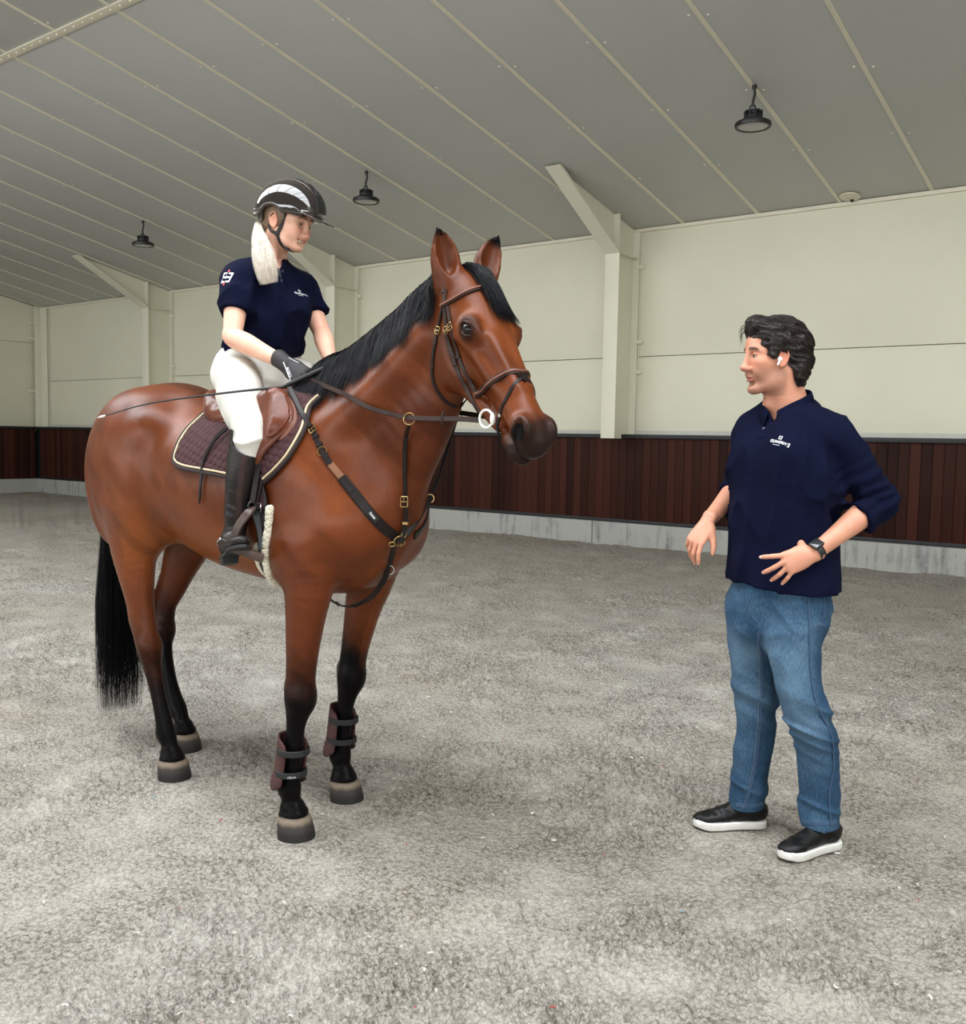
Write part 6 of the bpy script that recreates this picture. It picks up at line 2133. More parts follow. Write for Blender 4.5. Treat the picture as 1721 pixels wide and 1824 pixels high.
collar([nc + TF * .088 + TL * .016 + UP * .022, nc + TF * .066 + TL * .046 + UP * .044, nc + TF * .01 + TL * .070 + UP * .072, nc - TF * .045 + TL * .058 + UP * .094, nc - TF * .076 + UP * .102, nc - TF * .045 - TL * .058 + UP * .094, nc + TF * .01 - TL * .070 + UP * .072, nc + TF * .066 - TL * .046 + UP * .044, nc + TF * .088 - TL * .016 + UP * .022], 'collar', man, MB_, M_NAVY)
# button, placket, chest print
pb = SURF_S.cast(ST(1361, 763, 2.9), ST(1361, 763, 3.4) - ST(1361, 763, 2.9))
def s_cast(px, py): 
    o = np.array([0, 0, EYE]); q, n = SURF_S.cast(o, ST(px, py, 3.3) - o); return q, n
for px, py in ((1361, 763), (1361, 742)):
    q, n = s_cast(px, py)
    if q is not None:
        R4 = Vector((0, 0, 1)).rotation_difference(Vector(n)).to_matrix().to_4x4()
        MB().lathe([(.0055, 0), (.0058, .0015), (.0045, .0028), (.003, .002), (.001, .002)], 14).build('button', M_BUTTON, man, M=Matrix.Translation(Vector(mlocal(q))) @ R4)
mb = MB()
pl = [s_cast(px, py) for px, py in ((1364, 728), (1361, 745), (1359, 762), (1357, 780))]
pl = [(q, n) for q, n in pl if q is not None]
if len(pl) > 2:
    ribbon(mb, mlocal(np.array([q for q, n in pl])), [n for q, n in pl], .030, .0016, .0)
    mb.build('placket', M_NAVY, man)
def chest_print(surf, q, n, rvec, parent, base, k, names=('emblem', 'lettering', 'underline')):
    class SL:
        def __init__(s, sf): s.sf = sf
        def cast(s, o, d):
            a, b = s.sf.cast(np.asarray(o) + base, d)
            return (None, None) if a is None else (a - base, b)
    sl = SL(surf)
    q = q - base
    right = _n(rvec - n * np.dot(rvec, n)); up = np.cross(n, right)
    text_on(sl, 'EQUANDRIV', q - right * .006 * k, right, up, .0165 * k, M_PRINT, parent, names[1], bold=.0005 * k, wh=(.082 * k, .0155 * k))
    text_on(sl, 'E', q + right * .0415 * k - up * .0004 * k, right, up, .0195 * k, M_PRINT, parent, names[1], bold=.0005 * k, mirror=True, wh=(.0085 * k, .0185 * k))
    text_on(sl, 'E', q + up * .0215 * k - right * .0068 * k, right, up, .0185 * k, M_PRINT, parent, names[0], bold=.0005 * k, wh=(.0078 * k, .0165 * k))
    text_on(sl, 'E', q + up * .0215 * k + right * .0032 * k, right, up, .0185 * k, M_PRINT, parent, names[0], bold=.0005 * k, mirror=True, wh=(.0078 * k, .0165 * k))
    lay_flat(sl, [(-.026 * k, -.0148 * k), (.010 * k, -.0148 * k), (.010 * k, -.0128 * k), (-.026 * k, -.0128 * k)], [(0, 1, 2, 3)], q, right, up, M_PRINT, parent, names[2])
q, n = s_cast(1388, 788)
q2, _2 = s_cast(1404, 792); q1, _1 = s_cast(1372, 784)
chest_print(SURF_S, q, n, q2 - q1, man, MB_, .76)

# jeans
def lg(px, py, Y, w, d): return (*ST(px, py, Y), w, d)
Sj = Sculpt()
Sj.chain([(1.046, 3.362, .97, .165, .118), (1.044, 3.362, .88, .176, .132), (1.044, 3.365, .80, .172, .132)], .02, side=TL)
LEGL = [lg(1425, 1085, 3.29, .088, .098), lg(1415, 1153, 3.27, .082, .090), lg(1420, 1200, 3.25, .076, .082), lg(1428, 1245, 3.235, .071, .074), lg(1447, 1290, 3.245, .066, .070), lg(1458, 1340, 3.265, .066, .072), lg(1459, 1400, 3.28, .061, .066), lg(1460, 1465, 3.28, .058, .064), lg(1461, 1490, 3.28, .058, .064)]
LEGR = [lg(1342, 1085, 3.42, .084, .088), lg(1342, 1153, 3.43, .080, .086), lg(1345, 1200, 3.435, .074, .080), lg(1346, 1245, 3.435, .068, .072), lg(1346, 1300, 3.445, .065, .070), lg(1340, 1350, 3.455, .065, .070), lg(1335, 1400, 3.46, .062, .066), lg(1329, 1440, 3.465, .060, .064), lg(1327, 1465, 3.465, .060, .064)]
for lgs in (LEGL, LEGR):
    Sj.chain(lgs, .035, side=TL, sub=4)
Sj.ell((1.10, 3.44, .84), (.10, .09, .10), .05)
lzn = ST(1460, 1476, 3.28)[2]; 
cutL = ST(1460, 1466, 3.28); cutR = ST(1328, 1436, 3.465)
Sj.func(lambda P: np.maximum(P[:, 2] - cutL[2] - .05 * (P[:, 1] - cutL[1]), np.hypot(P[:, 0] - cutL[0], P[:, 1] - cutL[1]) - .12), cutL - .15, cutL + .15, .001, 'sub')
Sj.func(lambda P: np.maximum(P[:, 2] - cutR[2] - .05 * (P[:, 1] - cutR[1]), np.hypot(P[:, 0] - cutR[0], P[:, 1] - cutR[1]) - .12), cutR - .15, cutR + .15, .001, 'sub')
KL, KR_ = ST(1445, 1290, 3.22), ST(1320, 1245, 3.42)
def jf(P):
    knee = np.maximum(np.exp(-((P[:, 2] - KL[2]) / .09) ** 2) * (P[:, 0] > KL[0] - .09), np.exp(-((P[:, 2] - KR_[2]) / .08) ** 2) * (P[:, 0] < KR_[0] + .10))
    hip = np.exp(-((P[:, 2] - .80) / .10) ** 2)
    ank = np.exp(-((P[:, 2] - .17) / .09) ** 2)
    a = folds(np.stack([P[:, 0] * 3 + P[:, 2] * 4, P[:, 1] * 5, P[:, 2] * 24 + P[:, 0] * 9], 1), 1.0, 31, .0125, 1.25)
    b = folds(np.stack([P[:, 0] * 14 + P[:, 2] * 9, P[:, 1] * 10, P[:, 2] * 7], 1), 1.0, 32, .007, 1.3)
    c = folds(P, (9, 9, 5), 33, .005, 1.5)
    return a * np.clip(knee + .55 * ank, 0, 1) + b * hip + c
Sj.disp(jf, (-9, -9, -9), (9, 9, 9))
Vj, Fj = Sj.mesh(.0050, smooth=1)
def denim():
    m, nt, b = new_mat('blue_denim')
    mp = coords(nt, (1, 1, 1))
    n1 = N(nt, 'ShaderNodeTexNoise', Scale=7.0, Detail=5.0); L(nt, mp, 'Vector', n1, 'Vector')
    mp2 = coords(nt, (400, 400, 60)); n2 = N(nt, 'ShaderNodeTexNoise', Scale=1.0, Detail=4.0); L(nt, mp2, 'Vector', n2, 'Vector')
    at = N(nt, 'ShaderNodeAttribute', attribute_name='worn')
    ad = N(nt, 'ShaderNodeMath', operation='MULTIPLY_ADD'); ad.inputs[1].default_value = .45; sc = N(nt, 'ShaderNodeMath', operation='MULTIPLY_ADD'); sc.inputs[1].default_value = .4; sc.inputs[2].default_value = .3; L(nt, n1, 'Fac', sc, 0)
    L(nt, n2, 'Fac', ad, 0); L(nt, sc, 0, ad, 2)
    ad2 = N(nt, 'ShaderNodeMath', operation='MULTIPLY_ADD'); ad2.inputs[1].default_value = .22; L(nt, at, 'Fac', ad2, 0); L(nt, ad, 0, ad2, 2)
    rp = nt.nodes.new('ShaderNodeValToRGB'); e = rp.color_ramp.elements
    e[0].position = .45; e[0].color = (*srgb(24, 44, 68), 1); e[1].position = 1.15; e[1].color = (*srgb(88, 114, 136), 1)
    x = e.new(.75); x.color = (*srgb(42, 70, 96), 1)
    L(nt, ad2, 0, rp, 'Fac'); L(nt, rp, 'Color', b, 'Base Color')
    b.inputs['Roughness'].default_value = .9; b.inputs['Specular IOR Level'].default_value = .2
    bp = N(nt, 'ShaderNodeBump', Strength=.25, Distance=.002); L(nt, n2, 'Fac', bp, 'Height'); L(nt, bp, 'Normal', b, 'Normal')
    return m
M_DENIM = denim()
jeans = mesh_obj('jeans', mlocal(Vj), Fj, M_DENIM, man)
worn = np.zeros(len(Vj))
for lgs in (LEGL, LEGR):
    ctr_ = np.array([l[:3] for l in lgs])
    x_ = np.interp(-Vj[:, 2], -ctr_[:, 2], ctr_[:, 0]); y_ = np.interp(-Vj[:, 2], -ctr_[:, 2], ctr_[:, 1])
    d = np.stack([Vj[:, 0] - x_, Vj[:, 1] - y_], 1)
    fr = (d @ TF[:2]); near_ = 1 - sstep(.085, .14, np.linalg.norm(d, axis=1))
    worn = np.maximum(worn, near_ * sstep(-.02, .09, fr) * (.35 + .65 * np.exp(-((Vj[:, 2] - .62) / .22) ** 2)))
set_attr(jeans, 'worn', worn)
SURF_J = Surf(Vj, Fj)
M_STITCH = simple('denim_seam', srgb(52, 76, 104), .85, var=.35, nscale=220)
M_THREAD = simple('pale_thread', srgb(104, 118, 134), .8)
def seam(name, px_, w=.006, th=.0025, mat=M_STITCH):
    pts = []
    o = np.array([0, 0, EYE])
    for x, y in px_:
        q, n = SURF_J.cast(o, ST(x, y, 3.3) - o)
        if q is not None: pts.append(q)
    if len(pts) < 2: return
    mb = MB(); C_, N_ = strap_on(mb, SURF_J, pts, w, th, .0015, .01)
    ob = mb.build(name, mat, man); ob.location = -MB_
    return ob
seam('outer_seam', [(1440, 1062), (1441, 1110), (1442, 1165), (1446, 1215), (1455, 1255), (1472, 1290), (1484, 1320), (1485, 1365), (1477, 1410), (1480, 1470)])
seam('inner_seam', [(1355, 1125), (1357, 1170), (1358, 1230), (1354, 1290), (1348, 1350), (1338, 1400), (1328, 1440)], .009, .003)
seam('inner_seam_thread', [(1351, 1125), (1353, 1170), (1353, 1230), (1350, 1290), (1344, 1350), (1334, 1400), (1324, 1440)], .0018, .002, M_THREAD)
seam('pocket_edge', [(1385, 1053), (1410, 1057), (1436, 1052)], .005, .003)
seam('pocket_thread', [(1386, 1057), (1412, 1061), (1437, 1055)], .0015, .003, M_THREAD)
seam('fly_seam', [(1325, 1050), (1326, 1070), (1335, 1090), (1350, 1108)], .004, .002)
seam('back_pocket_edge', [(1466, 1050), (1468, 1080), (1467, 1100), (1462, 1106)], .005, .003)
for px_ in ([(1430, 1466), (1445, 1469), (1462, 1470), (1480, 1468), (1489, 1466)], [(1297, 1430), (1312, 1436), (1330, 1439), (1348, 1437), (1358, 1434)]):
    seam('hem', [(x, y - 3) for x, y in px_], .014, .003)

# belt-side watch
wv = _n(L_WR - L_EL)
wc = L_WR - wv * .008
M_WATCH = simple('black_strap', (.010, .010, .011), .45)
mb = MB()
sd = _n(np.cross(wv, [0, 1, 0])); td = np.cross(wv, sd)
rings = []
nA = 28
for z_ in (-.0125, -.0110, .0110, .0125):
    for kk in range(nA):
        a = 2 * math.pi * kk / nA
        r1, r2 = (.0325, .0285) if abs(z_) < .012 else (.0315, .0275)
        rings.append(wc + wv * z_ + sd * math.cos(a) * r1 + td * math.sin(a) * r2)
fs = [(i * nA + k, i * nA + (k + 1) % nA, (i + 1) * nA + (k + 1) % nA, (i + 1) * nA + k) for i in range(3) for k in range(nA)]
mb.add([tuple(mlocal(r)) for r in rings], fs)
watch = mb.build('watch_strap', M_WATCH, man)
face_dir = _n(sd * -.75 + td * (-.65 if td[1] > 0 else .65)) if True else sd
if face_dir[1] > .2: face_dir = face_dir - 2 * td * (face_dir @ td)
R4 = Matrix(((*wv, 0), (*np.cross(face_dir, wv), 0), (*face_dir, 0), (0, 0, 0, 1))).transposed()
MB().bevbox((-.019, -.017, -.006), (.019, .017, .006), .004).build('watch_case', M_WATCH, man, M=Matrix.Translation(Vector(mlocal(wc + face_dir * .034))) @ R4)
MB().bevbox((-.016, -.014, .005), (.016, .014, .0068), .0008).build('watch_screen', simple('watch_glass', (.02, .022, .026), .06, spec=.8), man, M=Matrix.Translation(Vector(mlocal(wc + face_dir * .034))) @ R4)
# earbud
M_BUD = simple('white_plastic', srgb(244, 244, 244), .25, var=.02)
eb = HMl.p(.020, .081, -.004)
MB().ball(eb, (.0085, .007, .0085), 14, 10).tube([eb + HM.l * .002, eb + HM.f * .009 - HM.u * .020 + HM.l * .002], [.0042, .0036], 10).build('earbud', M_BUD, man)

# shoes
M_SHOE = leather('black_shoe_leather', (.004, .004, .0045), .42, .05)
M_SOLE = simple('white_rubber_sole', srgb(226, 224, 218), .6, var=.08, nscale=30)
def shoe(toe, heel, ank, nm='shoe'):
    toe = np.array(toe); heel = np.array(heel)
    d = _n(toe - heel); s = np.cross(UP, d)
    Ls = np.linalg.norm(toe - heel)
    P = lambda a, b, c: heel + d * a * Ls + s * b + UP * c
    prof = [(0.0, .022), (.03, .030), (.12, .035), (.30, .033), (.48, .036), (.64, .043), (.78, .045), (.90, .038), (.97, .024), (1.0, .008)]
    prof = [tuple(r) for r in catmull(np.array(prof), 3)]
    mb = MB(); vs = []; out = [(a, w) for a, w in prof] + [(a, -w) for a, w in prof[::-1]]
    for c, g in ((.0, -.003), (.004, 0), (.024, .0005), (.028, -.003)):
        for a, w in out:
            vs.append(P(a + (0 if g == 0 else g * (1 if a > .5 else -1) * .3), w + math.copysign(1, w) * g, c + (.008 * sstep(.8, 1.0, np.array([a]))[0])))
    n = len(out)
    fs = [(i * n + k, i * n + (k + 1) % n, (i + 1) * n + (k + 1) % n, (i + 1) * n + k) for i in range(3) for k in range(n)]
    fs += [tuple(range(n))[::-1], tuple(range(3 * n, 4 * n))]
    mb.add([tuple(mlocal(v)) for v in vs], fs)
    So = Sculpt()
    So.chain([(*P(.06, 0, .060), .027, .032), (*P(.16, 0, .064), .032, .038), (*P(.34, 0, .062), .032, .042), (*P(.54, 0, .050), .035, .034), (*P(.72, 0, .040), .040, .025), (*P(.86, 0, .036), .037, .020), (*P(.95, 0, .034), .025, .014)], .02, side=s, sub=4)
    So.chain([(*P(.14, 0, .055), .030, .033), (*(ank * .6 + P(.14, 0, .1) * .4), .034, .040), (*(ank + UP * .06), .036, .042)], .02, side=s, sub=3)
    So.chain([(*P(.36, -.03, .072), .004), (*P(.40, 0, .084), .004), (*P(.36, .03, .072), .004)], .004, sub=3)
    So.plane_cut(P(0, 0, .022), (0, 0, -1))
    So.plane_cut(P(0, 0, .125), (0, 0, 1))
    So.disp(lambda P_: folds(P_, (30, 30, 50), 41, .002, 2.0), (-9,) * 3, (9,) * 3)
    V, F = So.mesh(.0036, smooth=1)
    o = mesh_obj(nm, mlocal(V), F, M_SHOE, man)
    ob = mb.build('sole', M_SOLE, o)
    # elastic gusset over the tongue
    return o
shoe((1.026, 3.180, 0), (1.262, 3.305, 0), ST(1460, 1470, 3.28))
shoe((.790, 3.450, 0), (1.055, 3.470, 0), ST(1328, 1440, 3.465))
for x, y in ((1.13, 3.24), (.93, 3.46)):
    wp = stage_to_world() @ Vector((x, y, 0)); HOOF_SPOTS.append((wp.x, wp.y, .12))

# ------------------------------------------------------------------ the rider
_hr = Matrix.Translation(H_ORG) @ Matrix.Rotation(-H_PHI, 4, 'Z')
def h2s(p): return np.array(_hr @ Vector(p))
RB = h2s((.10, 0, 1.52))
rider = stage_empty('person', RB, 'young woman in black helmet, navy polo and white breeches riding the horse', 'person')
rl = lambda V: np.asarray(V) - RB
KF = .935
RF_ = _n([.895, -.36, -.26])
_le = _n(np.cross(UP, RF_))
HRD = Frame(ST(492, 392, 3.70) + _le * .070, RF_)
RT = _n([.74, -.67, 0]); RTL = np.cross(UP, RT)
RC = np.array([-.832, 3.80, 2.005])
RSH_R = RC - RTL * .150 + UP * -.030; RSH_L = RC + RTL * .150 + UP * -.025
REL = ST(414, 600, 3.59); RWR = ST(506, 646, 3.50)
LEL = ST(573, 592, 3.88); LWR = ST(592, 654, 3.72)
HAND_S = h2s(HAND_N); HANDF_S = h2s(HAND_F)

S = Sculpt()
sculpt_head(S, HRD, KF, fem=True, smile=1.0)
S.chain([(*HRD.p(-.026, 0, .0), .050, .054), (*HRD.p(-.030, 0, -.065), .047, .050), (*(RC + RT * -.012 + UP * .075), .047, .050), (*(RC + RT * -.01 + UP * .02), .066, .058)], .03, side=RTL)
for s in (-1, 1):
    S.chain([(*HRD.p(-.028, s * .044, -.045), .012), (*(RC + RT * .045 + RTL * s * .018 + UP * .018), .011)], .02)
S.chain([(*(RC + UP * -.03), .10, .06), (*(RC + UP * -.12 - RT * .01), .11, .075), (*(RC + UP * -.26 - RT * .03), .10, .075), (*h2s((.095, 0, 1.66)), .12, .08)], .03, side=RTL)
for sh, el, wr, hs2 in ((RSH_R, REL, RWR, HAND_S), (RSH_L, LEL, LWR, HANDF_S)):
    S.chain([(*sh, .042), (*(sh * .55 + el * .45), .0425), (*(sh * .12 + el * .88), .036), (*el, .035), (*(el * .75 + wr * .25), .039, .038), (*(el * .4 + wr * .6), .031, .030), (*(el * .10 + wr * .90), .025, .023), (*(el * .02 + wr * .98), .020, .019)], .02, side=UP)
V, F = S.mesh(.0034, smooth=1)
rbody = mesh_obj('body', rl(V), F, None, rider)
face_attrs(rbody, V, HRD, KF, 1.0, fem=True)
rbody.data.materials.append(skin_mat('rider_skin', srgb(236, 186, 162), srgb(196, 112, 104), srgb(200, 150, 130), srgb(96, 66, 50)))
SURF_RB = Surf(V, F)
HRl = Frame(HRD.c - RB, HRD.f); HRl.f, HRl.l, HRl.u, HRl.R = HRD.f, HRD.l, HRD.u, HRD.R
eyes(HRl, KF, rider, (-.15, -.1))
M_TEETH = simple('teeth', srgb(240, 236, 228), .3, var=.02)
MB().ball((0, 0, 0), (.010, .0195, .0050), 18, 8).build('teeth', M_TEETH, rider, M=Matrix.Translation(Vector(HRl.p(.0795 * KF, 0, -.0535 * KF))) @ Matrix(((*HRD.f, 0), (*HRD.l, 0), (*HRD.u, 0), (0, 0, 0, 1))).transposed())
MB().torus(HRl.p(-.006, -.078 * KF, -.036), HRD.f, .0052, .0009, 18, 6).build('earring', M_BRASS, rider)

# gloves: each a closed fist round the rein
M_GLOVE = simple('black_glove', srgb(38, 34, 36), .65, var=.15, nscale=60, bump=.2, bscale=500)
def fist(W, grip, d, n, left, name):
    G = Sculpt()
    sculpt_hand(G, W, d, n, left, spread=(3, 1, -2, -4), curl=((62, 82, 50), (66, 84, 52), (68, 84, 52), (66, 80, 50)), thumb=(.80, .30, .55), tcurl=(8, 14), k=.98)
    G.chain([(*(W - _n(d) * .042), .0335, .031), (*(W - _n(d) * .02), .031, .029), (*W, .030, .025)], .01, side=np.cross(_n(d), _n(n)))
    V, F = G.mesh(.0032, smooth=1)
    return mesh_obj(name, rl(V), F, M_GLOVE, rider), Surf(V, F)
dR = _n(HAND_S - RWR + np.array([.015, -.02, -.012]))
nR = _n(np.array([.40, .72, -.55]))
gR, SURF_G = fist(RWR + dR * .012, HAND_S, dR, nR, False, 'glove')
dL = _n(HANDF_S - LWR); gL, _x = fist(LWR + dL * .012, HANDF_S, dL, _n(np.array([-.3, -.5, -.7])), True, 'glove')
# white trim and lettering on the near glove
def g_cast(px, py):
    o = np.array([0, 0, EYE]); return SURF_G.cast(o, ST(px, py, 3.4) - o)
class SLR:
    def __init__(s, sf): s.sf = sf
    def cast(s, o, d):
        a, b = s.sf.cast(np.asarray(o) + RB, d)
        return (None, None) if a is None else (a - RB, b)
def surf_line(sf, pxl, w, th, mat, parent, name, Y=3.4):
    o = np.array([0, 0, EYE]); pts = []
    for x, y in pxl:
        q, n = sf.cast(o, ST(x, y, Y) - o)
        if q is not None: pts.append(q)
    if len(pts) < 2: return None
    mb = MB(); strap_on(mb, sf, pts, w, th, 0.0, .004); ob = mb.build(name, mat, parent); ob.location = -RB
    return ob
surf_line(SURF_G, [(505, 645), (509, 655), (514, 668), (518, 678)], .0040, .0012, M_PRINT, rider, 'glove_trim')
surf_line(SURF_G, [(514, 637), (523, 642), (532, 646)], .0022, .001, M_PRINT, rider, 'glove_trim')
q, n = g_cast(515, 663)
if q is not None:
    q2, n2 = g_cast(518, 672); q1, n1_ = g_cast(511, 654)
    if q1 is not None and q2 is not None:
        text_on(SLR(SURF_G), 'BOECI', q - RB + n * 0.001, q2 - q1, np.cross(n, q2 - q1), .014, M_PRINT, rider, 'glove_lettering', bold=.0003, wh=(.040, .0095), lift=.0014)

# polo
Ss = Sculpt()
PV = h2s((.095, 0, 1.70))
mid = RC * .45 + PV * .55
Ss.chain([(*(RC + UP * .035 - RT * .008), .062, .055), (*(RC + UP * .000 - RT * .006), .115, .078), (*(RC + UP * -.06), .148, .100), (*(RC + UP * -.14 + RT * .004), .150, .116), (*(RC + UP * -.21 - RT * .0), .146, .116), (*(mid + UP * -.03), .144, .116), (*(PV + UP * .035), .146, .116), (*(PV + UP * -.004), .128, .096), (*(PV + UP * -.03), .118, .088)], .02, side=RTL, sub=4)
for s in (-1, 1):
    Ss.ell(RC + RT * .058 + UP * -.135 + RTL * s * .058, (.060, .058, .062), .08)
for sh, el in ((RSH_R, REL), (RSH_L, LEL)):
    sg = RTL * (-.045 if sh is RSH_R else .045)
    Ss.chain([(*(sh - sg + UP * .012), .062, .072), (*sh, .060, .066), (*(sh * .62 + el * .38), .056, .058), (*(sh * .42 + el * .58), .053, .054), (*(sh * .3 + el * .7), .053, .054)], .04, side=UP, sub=4)
    cuff = sh * .44 + el * .56; ax = _n(el - sh + np.array([.0, 0, 0]))
    Ss.func((lambda cc, aa: (lambda P: np.maximum(-((P - cc) @ aa), np.maximum(np.linalg.norm((P - cc) - np.outer((P - cc) @ aa, aa), axis=1) - .085, (P - cc) @ aa - .16))))(cuff, ax), cuff - .18, cuff + .18, .002, 'sub')
Ss.chain([(*HRD.p(-.030, 0, -.045), .050, .052), (*(RC + RT * -.010 + UP * .085), .050, .052), (*(RC + RT * .006 + UP * .040), .050, .050), (*(RC + RT * .070 + UP * .004), .014, .030), (*(RC + RT * .092 + UP * -.050), .005, .014)], .006, side=RTL, sub=4, mode='sub')
def rsf(P):
    w = np.exp(-((P[:, 2] - PV[2] - .03) / .07) ** 2)
    pit = np.maximum(np.exp(-(np.linalg.norm(P - (RSH_R + UP * -.10 + RT * .05), axis=1) / .09) ** 2), np.exp(-(np.linalg.norm(P - (RSH_L + UP * -.10 + RT * .05), axis=1) / .09) ** 2))
    a = folds(P, (11, 11, 4.5), 61, .010, 1.7); b = folds(P, (20, 20, 9), 62, .008, 1.7)
    c = folds(np.stack([P[:, 0] * 10 + P[:, 2] * 14, P[:, 1] * 10, P[:, 2] * 6 - P[:, 0] * 8], 1), 1.0, 63, .010, 1.8)
    return a + b * w + c * pit
Ss.disp(rsf, (-9,) * 3, (9,) * 3)
Vs, Fs = Ss.mesh(.0045, smooth=1)
mesh_obj('polo_shirt', rl(Vs), Fs, M_NAVY, rider)
SURF_RS = Surf(Vs, Fs)
nc = RC + np.array([0, 0, .012]) - RT * .004
collar([nc + RT * .072 + RTL * .014 + UP * .010, nc + RT * .052 + RTL * .038 + UP * .034, nc + RT * .005 + RTL * .056 + UP * .060, nc - RT * .036 + RTL * .044 + UP * .076, nc - RT * .058 + UP * .082, nc - RT * .036 - RTL * .044 + UP * .076, nc + RT * .005 - RTL * .056 + UP * .060, nc + RT * .052 - RTL * .038 + UP * .034, nc + RT * .072 - RTL * .014 + UP * .010], 'collar', rider, RB, M_NAVY, .036, .01, .018)
def rs_cast(px, py):
    o = np.array([0, 0, EYE]); return SURF_RS.cast(o, ST(px, py, 3.6) - o)
q, n = rs_cast(536, 524)
if q is not None:
    a, _a = rs_cast(528, 522); b, _b = rs_cast(544, 526)
    if a is not None and b is not None: chest_print(SURF_RS, q, n, b - a, rider, RB, .66)
for px, py in ((503, 483), (501, 500)):
    q, n = rs_cast(px, py)
    if q is not None:
        R4 = Vector((0, 0, 1)).rotation_difference(Vector(n)).to_matrix().to_4x4()
        MB().lathe([(.005, 0), (.0053, .0014), (.004, .0025), (.0025, .0018), (.001, .0018)], 12).build('button', M_BUTTON, rider, M=Matrix.Translation(Vector(rl(q))) @ R4)
pl = [rs_cast(px, py) for px, py in ((507, 474), (504, 486), (502, 500), (500, 516), (499, 530))]
pl = [(q, n) for q, n in pl if q is not None]
if len(pl) > 2:
    mb = MB(); ribbon(mb, rl(np.array([q for q, n in pl])), [n for q, n in pl], .026, .0016, .0); mb.build('placket', M_NAVY, rider)
# sleeve emblem: two back-to-back E with diamonds
q, n = rs_cast(404, 494)
if q is not None:
    a, _a = rs_cast(400, 494); b, _b = rs_cast(410, 494)
    rt_ = (b - a) if a is not None and b is not None else RT
    rt_ = _n(rt_ - UP * 0); up_ = UP - n * n[2]
    text_on(SLR(SURF_RS), 'E', rl(q) + _n(rt_) * .012, rt_, up_, .06, M_PRINT, rider, 'sleeve_emblem', bold=.0012, mirror=True, wh=(.022, .044))
    text_on(SLR(SURF_RS), 'E', rl(q) - _n(rt_) * .016, rt_, up_, .06, M_PRINT, rider, 'sleeve_emblem', bold=.0012, wh=(.022, .044))
    for dy, dx, mm, r_ in ((.028, -.002, M_REDP, .006), (-.028, -.002, M_REDP, .007), (0, -.002, M_PRINT, .0065)):
        lay_flat(SLR(SURF_RS), [(dx - r_, dy), (dx, dy - r_ * 1.2), (dx + r_, dy), (dx, dy + r_ * 1.2)], [(0, 1, 2, 3)], rl(q), rt_, up_, mm, rider, 'sleeve_diamond', lift=.0018)

# breeches
M_BREECH = simple('white_breeches', srgb(210, 207, 198), .75, var=.05, nscale=14, bump=.2, bscale=700)
Sb = Sculpt()
hp_ = lambda s, y, z, w, d: (*h2s((s, y, z)), w, d)
HLAT = h2s((0, 1, 0)) - h2s((0, 0, 0))
Sb.chain([(*(PV + UP * .012), .116, .088), hp_(.098, 0, 1.665, .140, .098), hp_(.098, 0, 1.615, .150, .105), hp_(.10, 0, 1.585, .12, .09)], .02, side=HLAT)
KNEE = {}
for sgn in (-1, 1):
    Sb.ell(h2s((.07, sgn * .080, 1.625)), (.088, .085, .080), .05)
    Sb.chain([hp_(.09, sgn * .10, 1.635, .085, .095), hp_(.19, sgn * .165, 1.585, .082, .092), hp_(.30, sgn * .222, 1.505, .070, .082), hp_(.385, sgn * .258, 1.44, .060, .068), hp_(.43, sgn * .280, 1.395, .055, .058), hp_(.425, sgn * .287, 1.34, .050, .052), hp_(.41, sgn * .292, 1.28, .047, .05)], .04, side=HLAT, sub=4)
def bf(P):
    a = folds(P, (12, 12, 12), 71, .006, 1.8)
    w = np.exp(-(np.linalg.norm(P - h2s((.17, -.12, 1.69)), axis=1) / .10) ** 2)
    b = folds(np.stack([P[:, 0] * 8, P[:, 1] * 8, P[:, 2] * 34 + P[:, 0] * 12], 1), 1.0, 72, .012, 1.6)
    return a + w * b
Sb.disp(bf, (-9,) * 3, (9,) * 3)
V, F = Sb.mesh(.0048, smooth=1)
mesh_obj('breeches', rl(V), F, M_BREECH, rider)

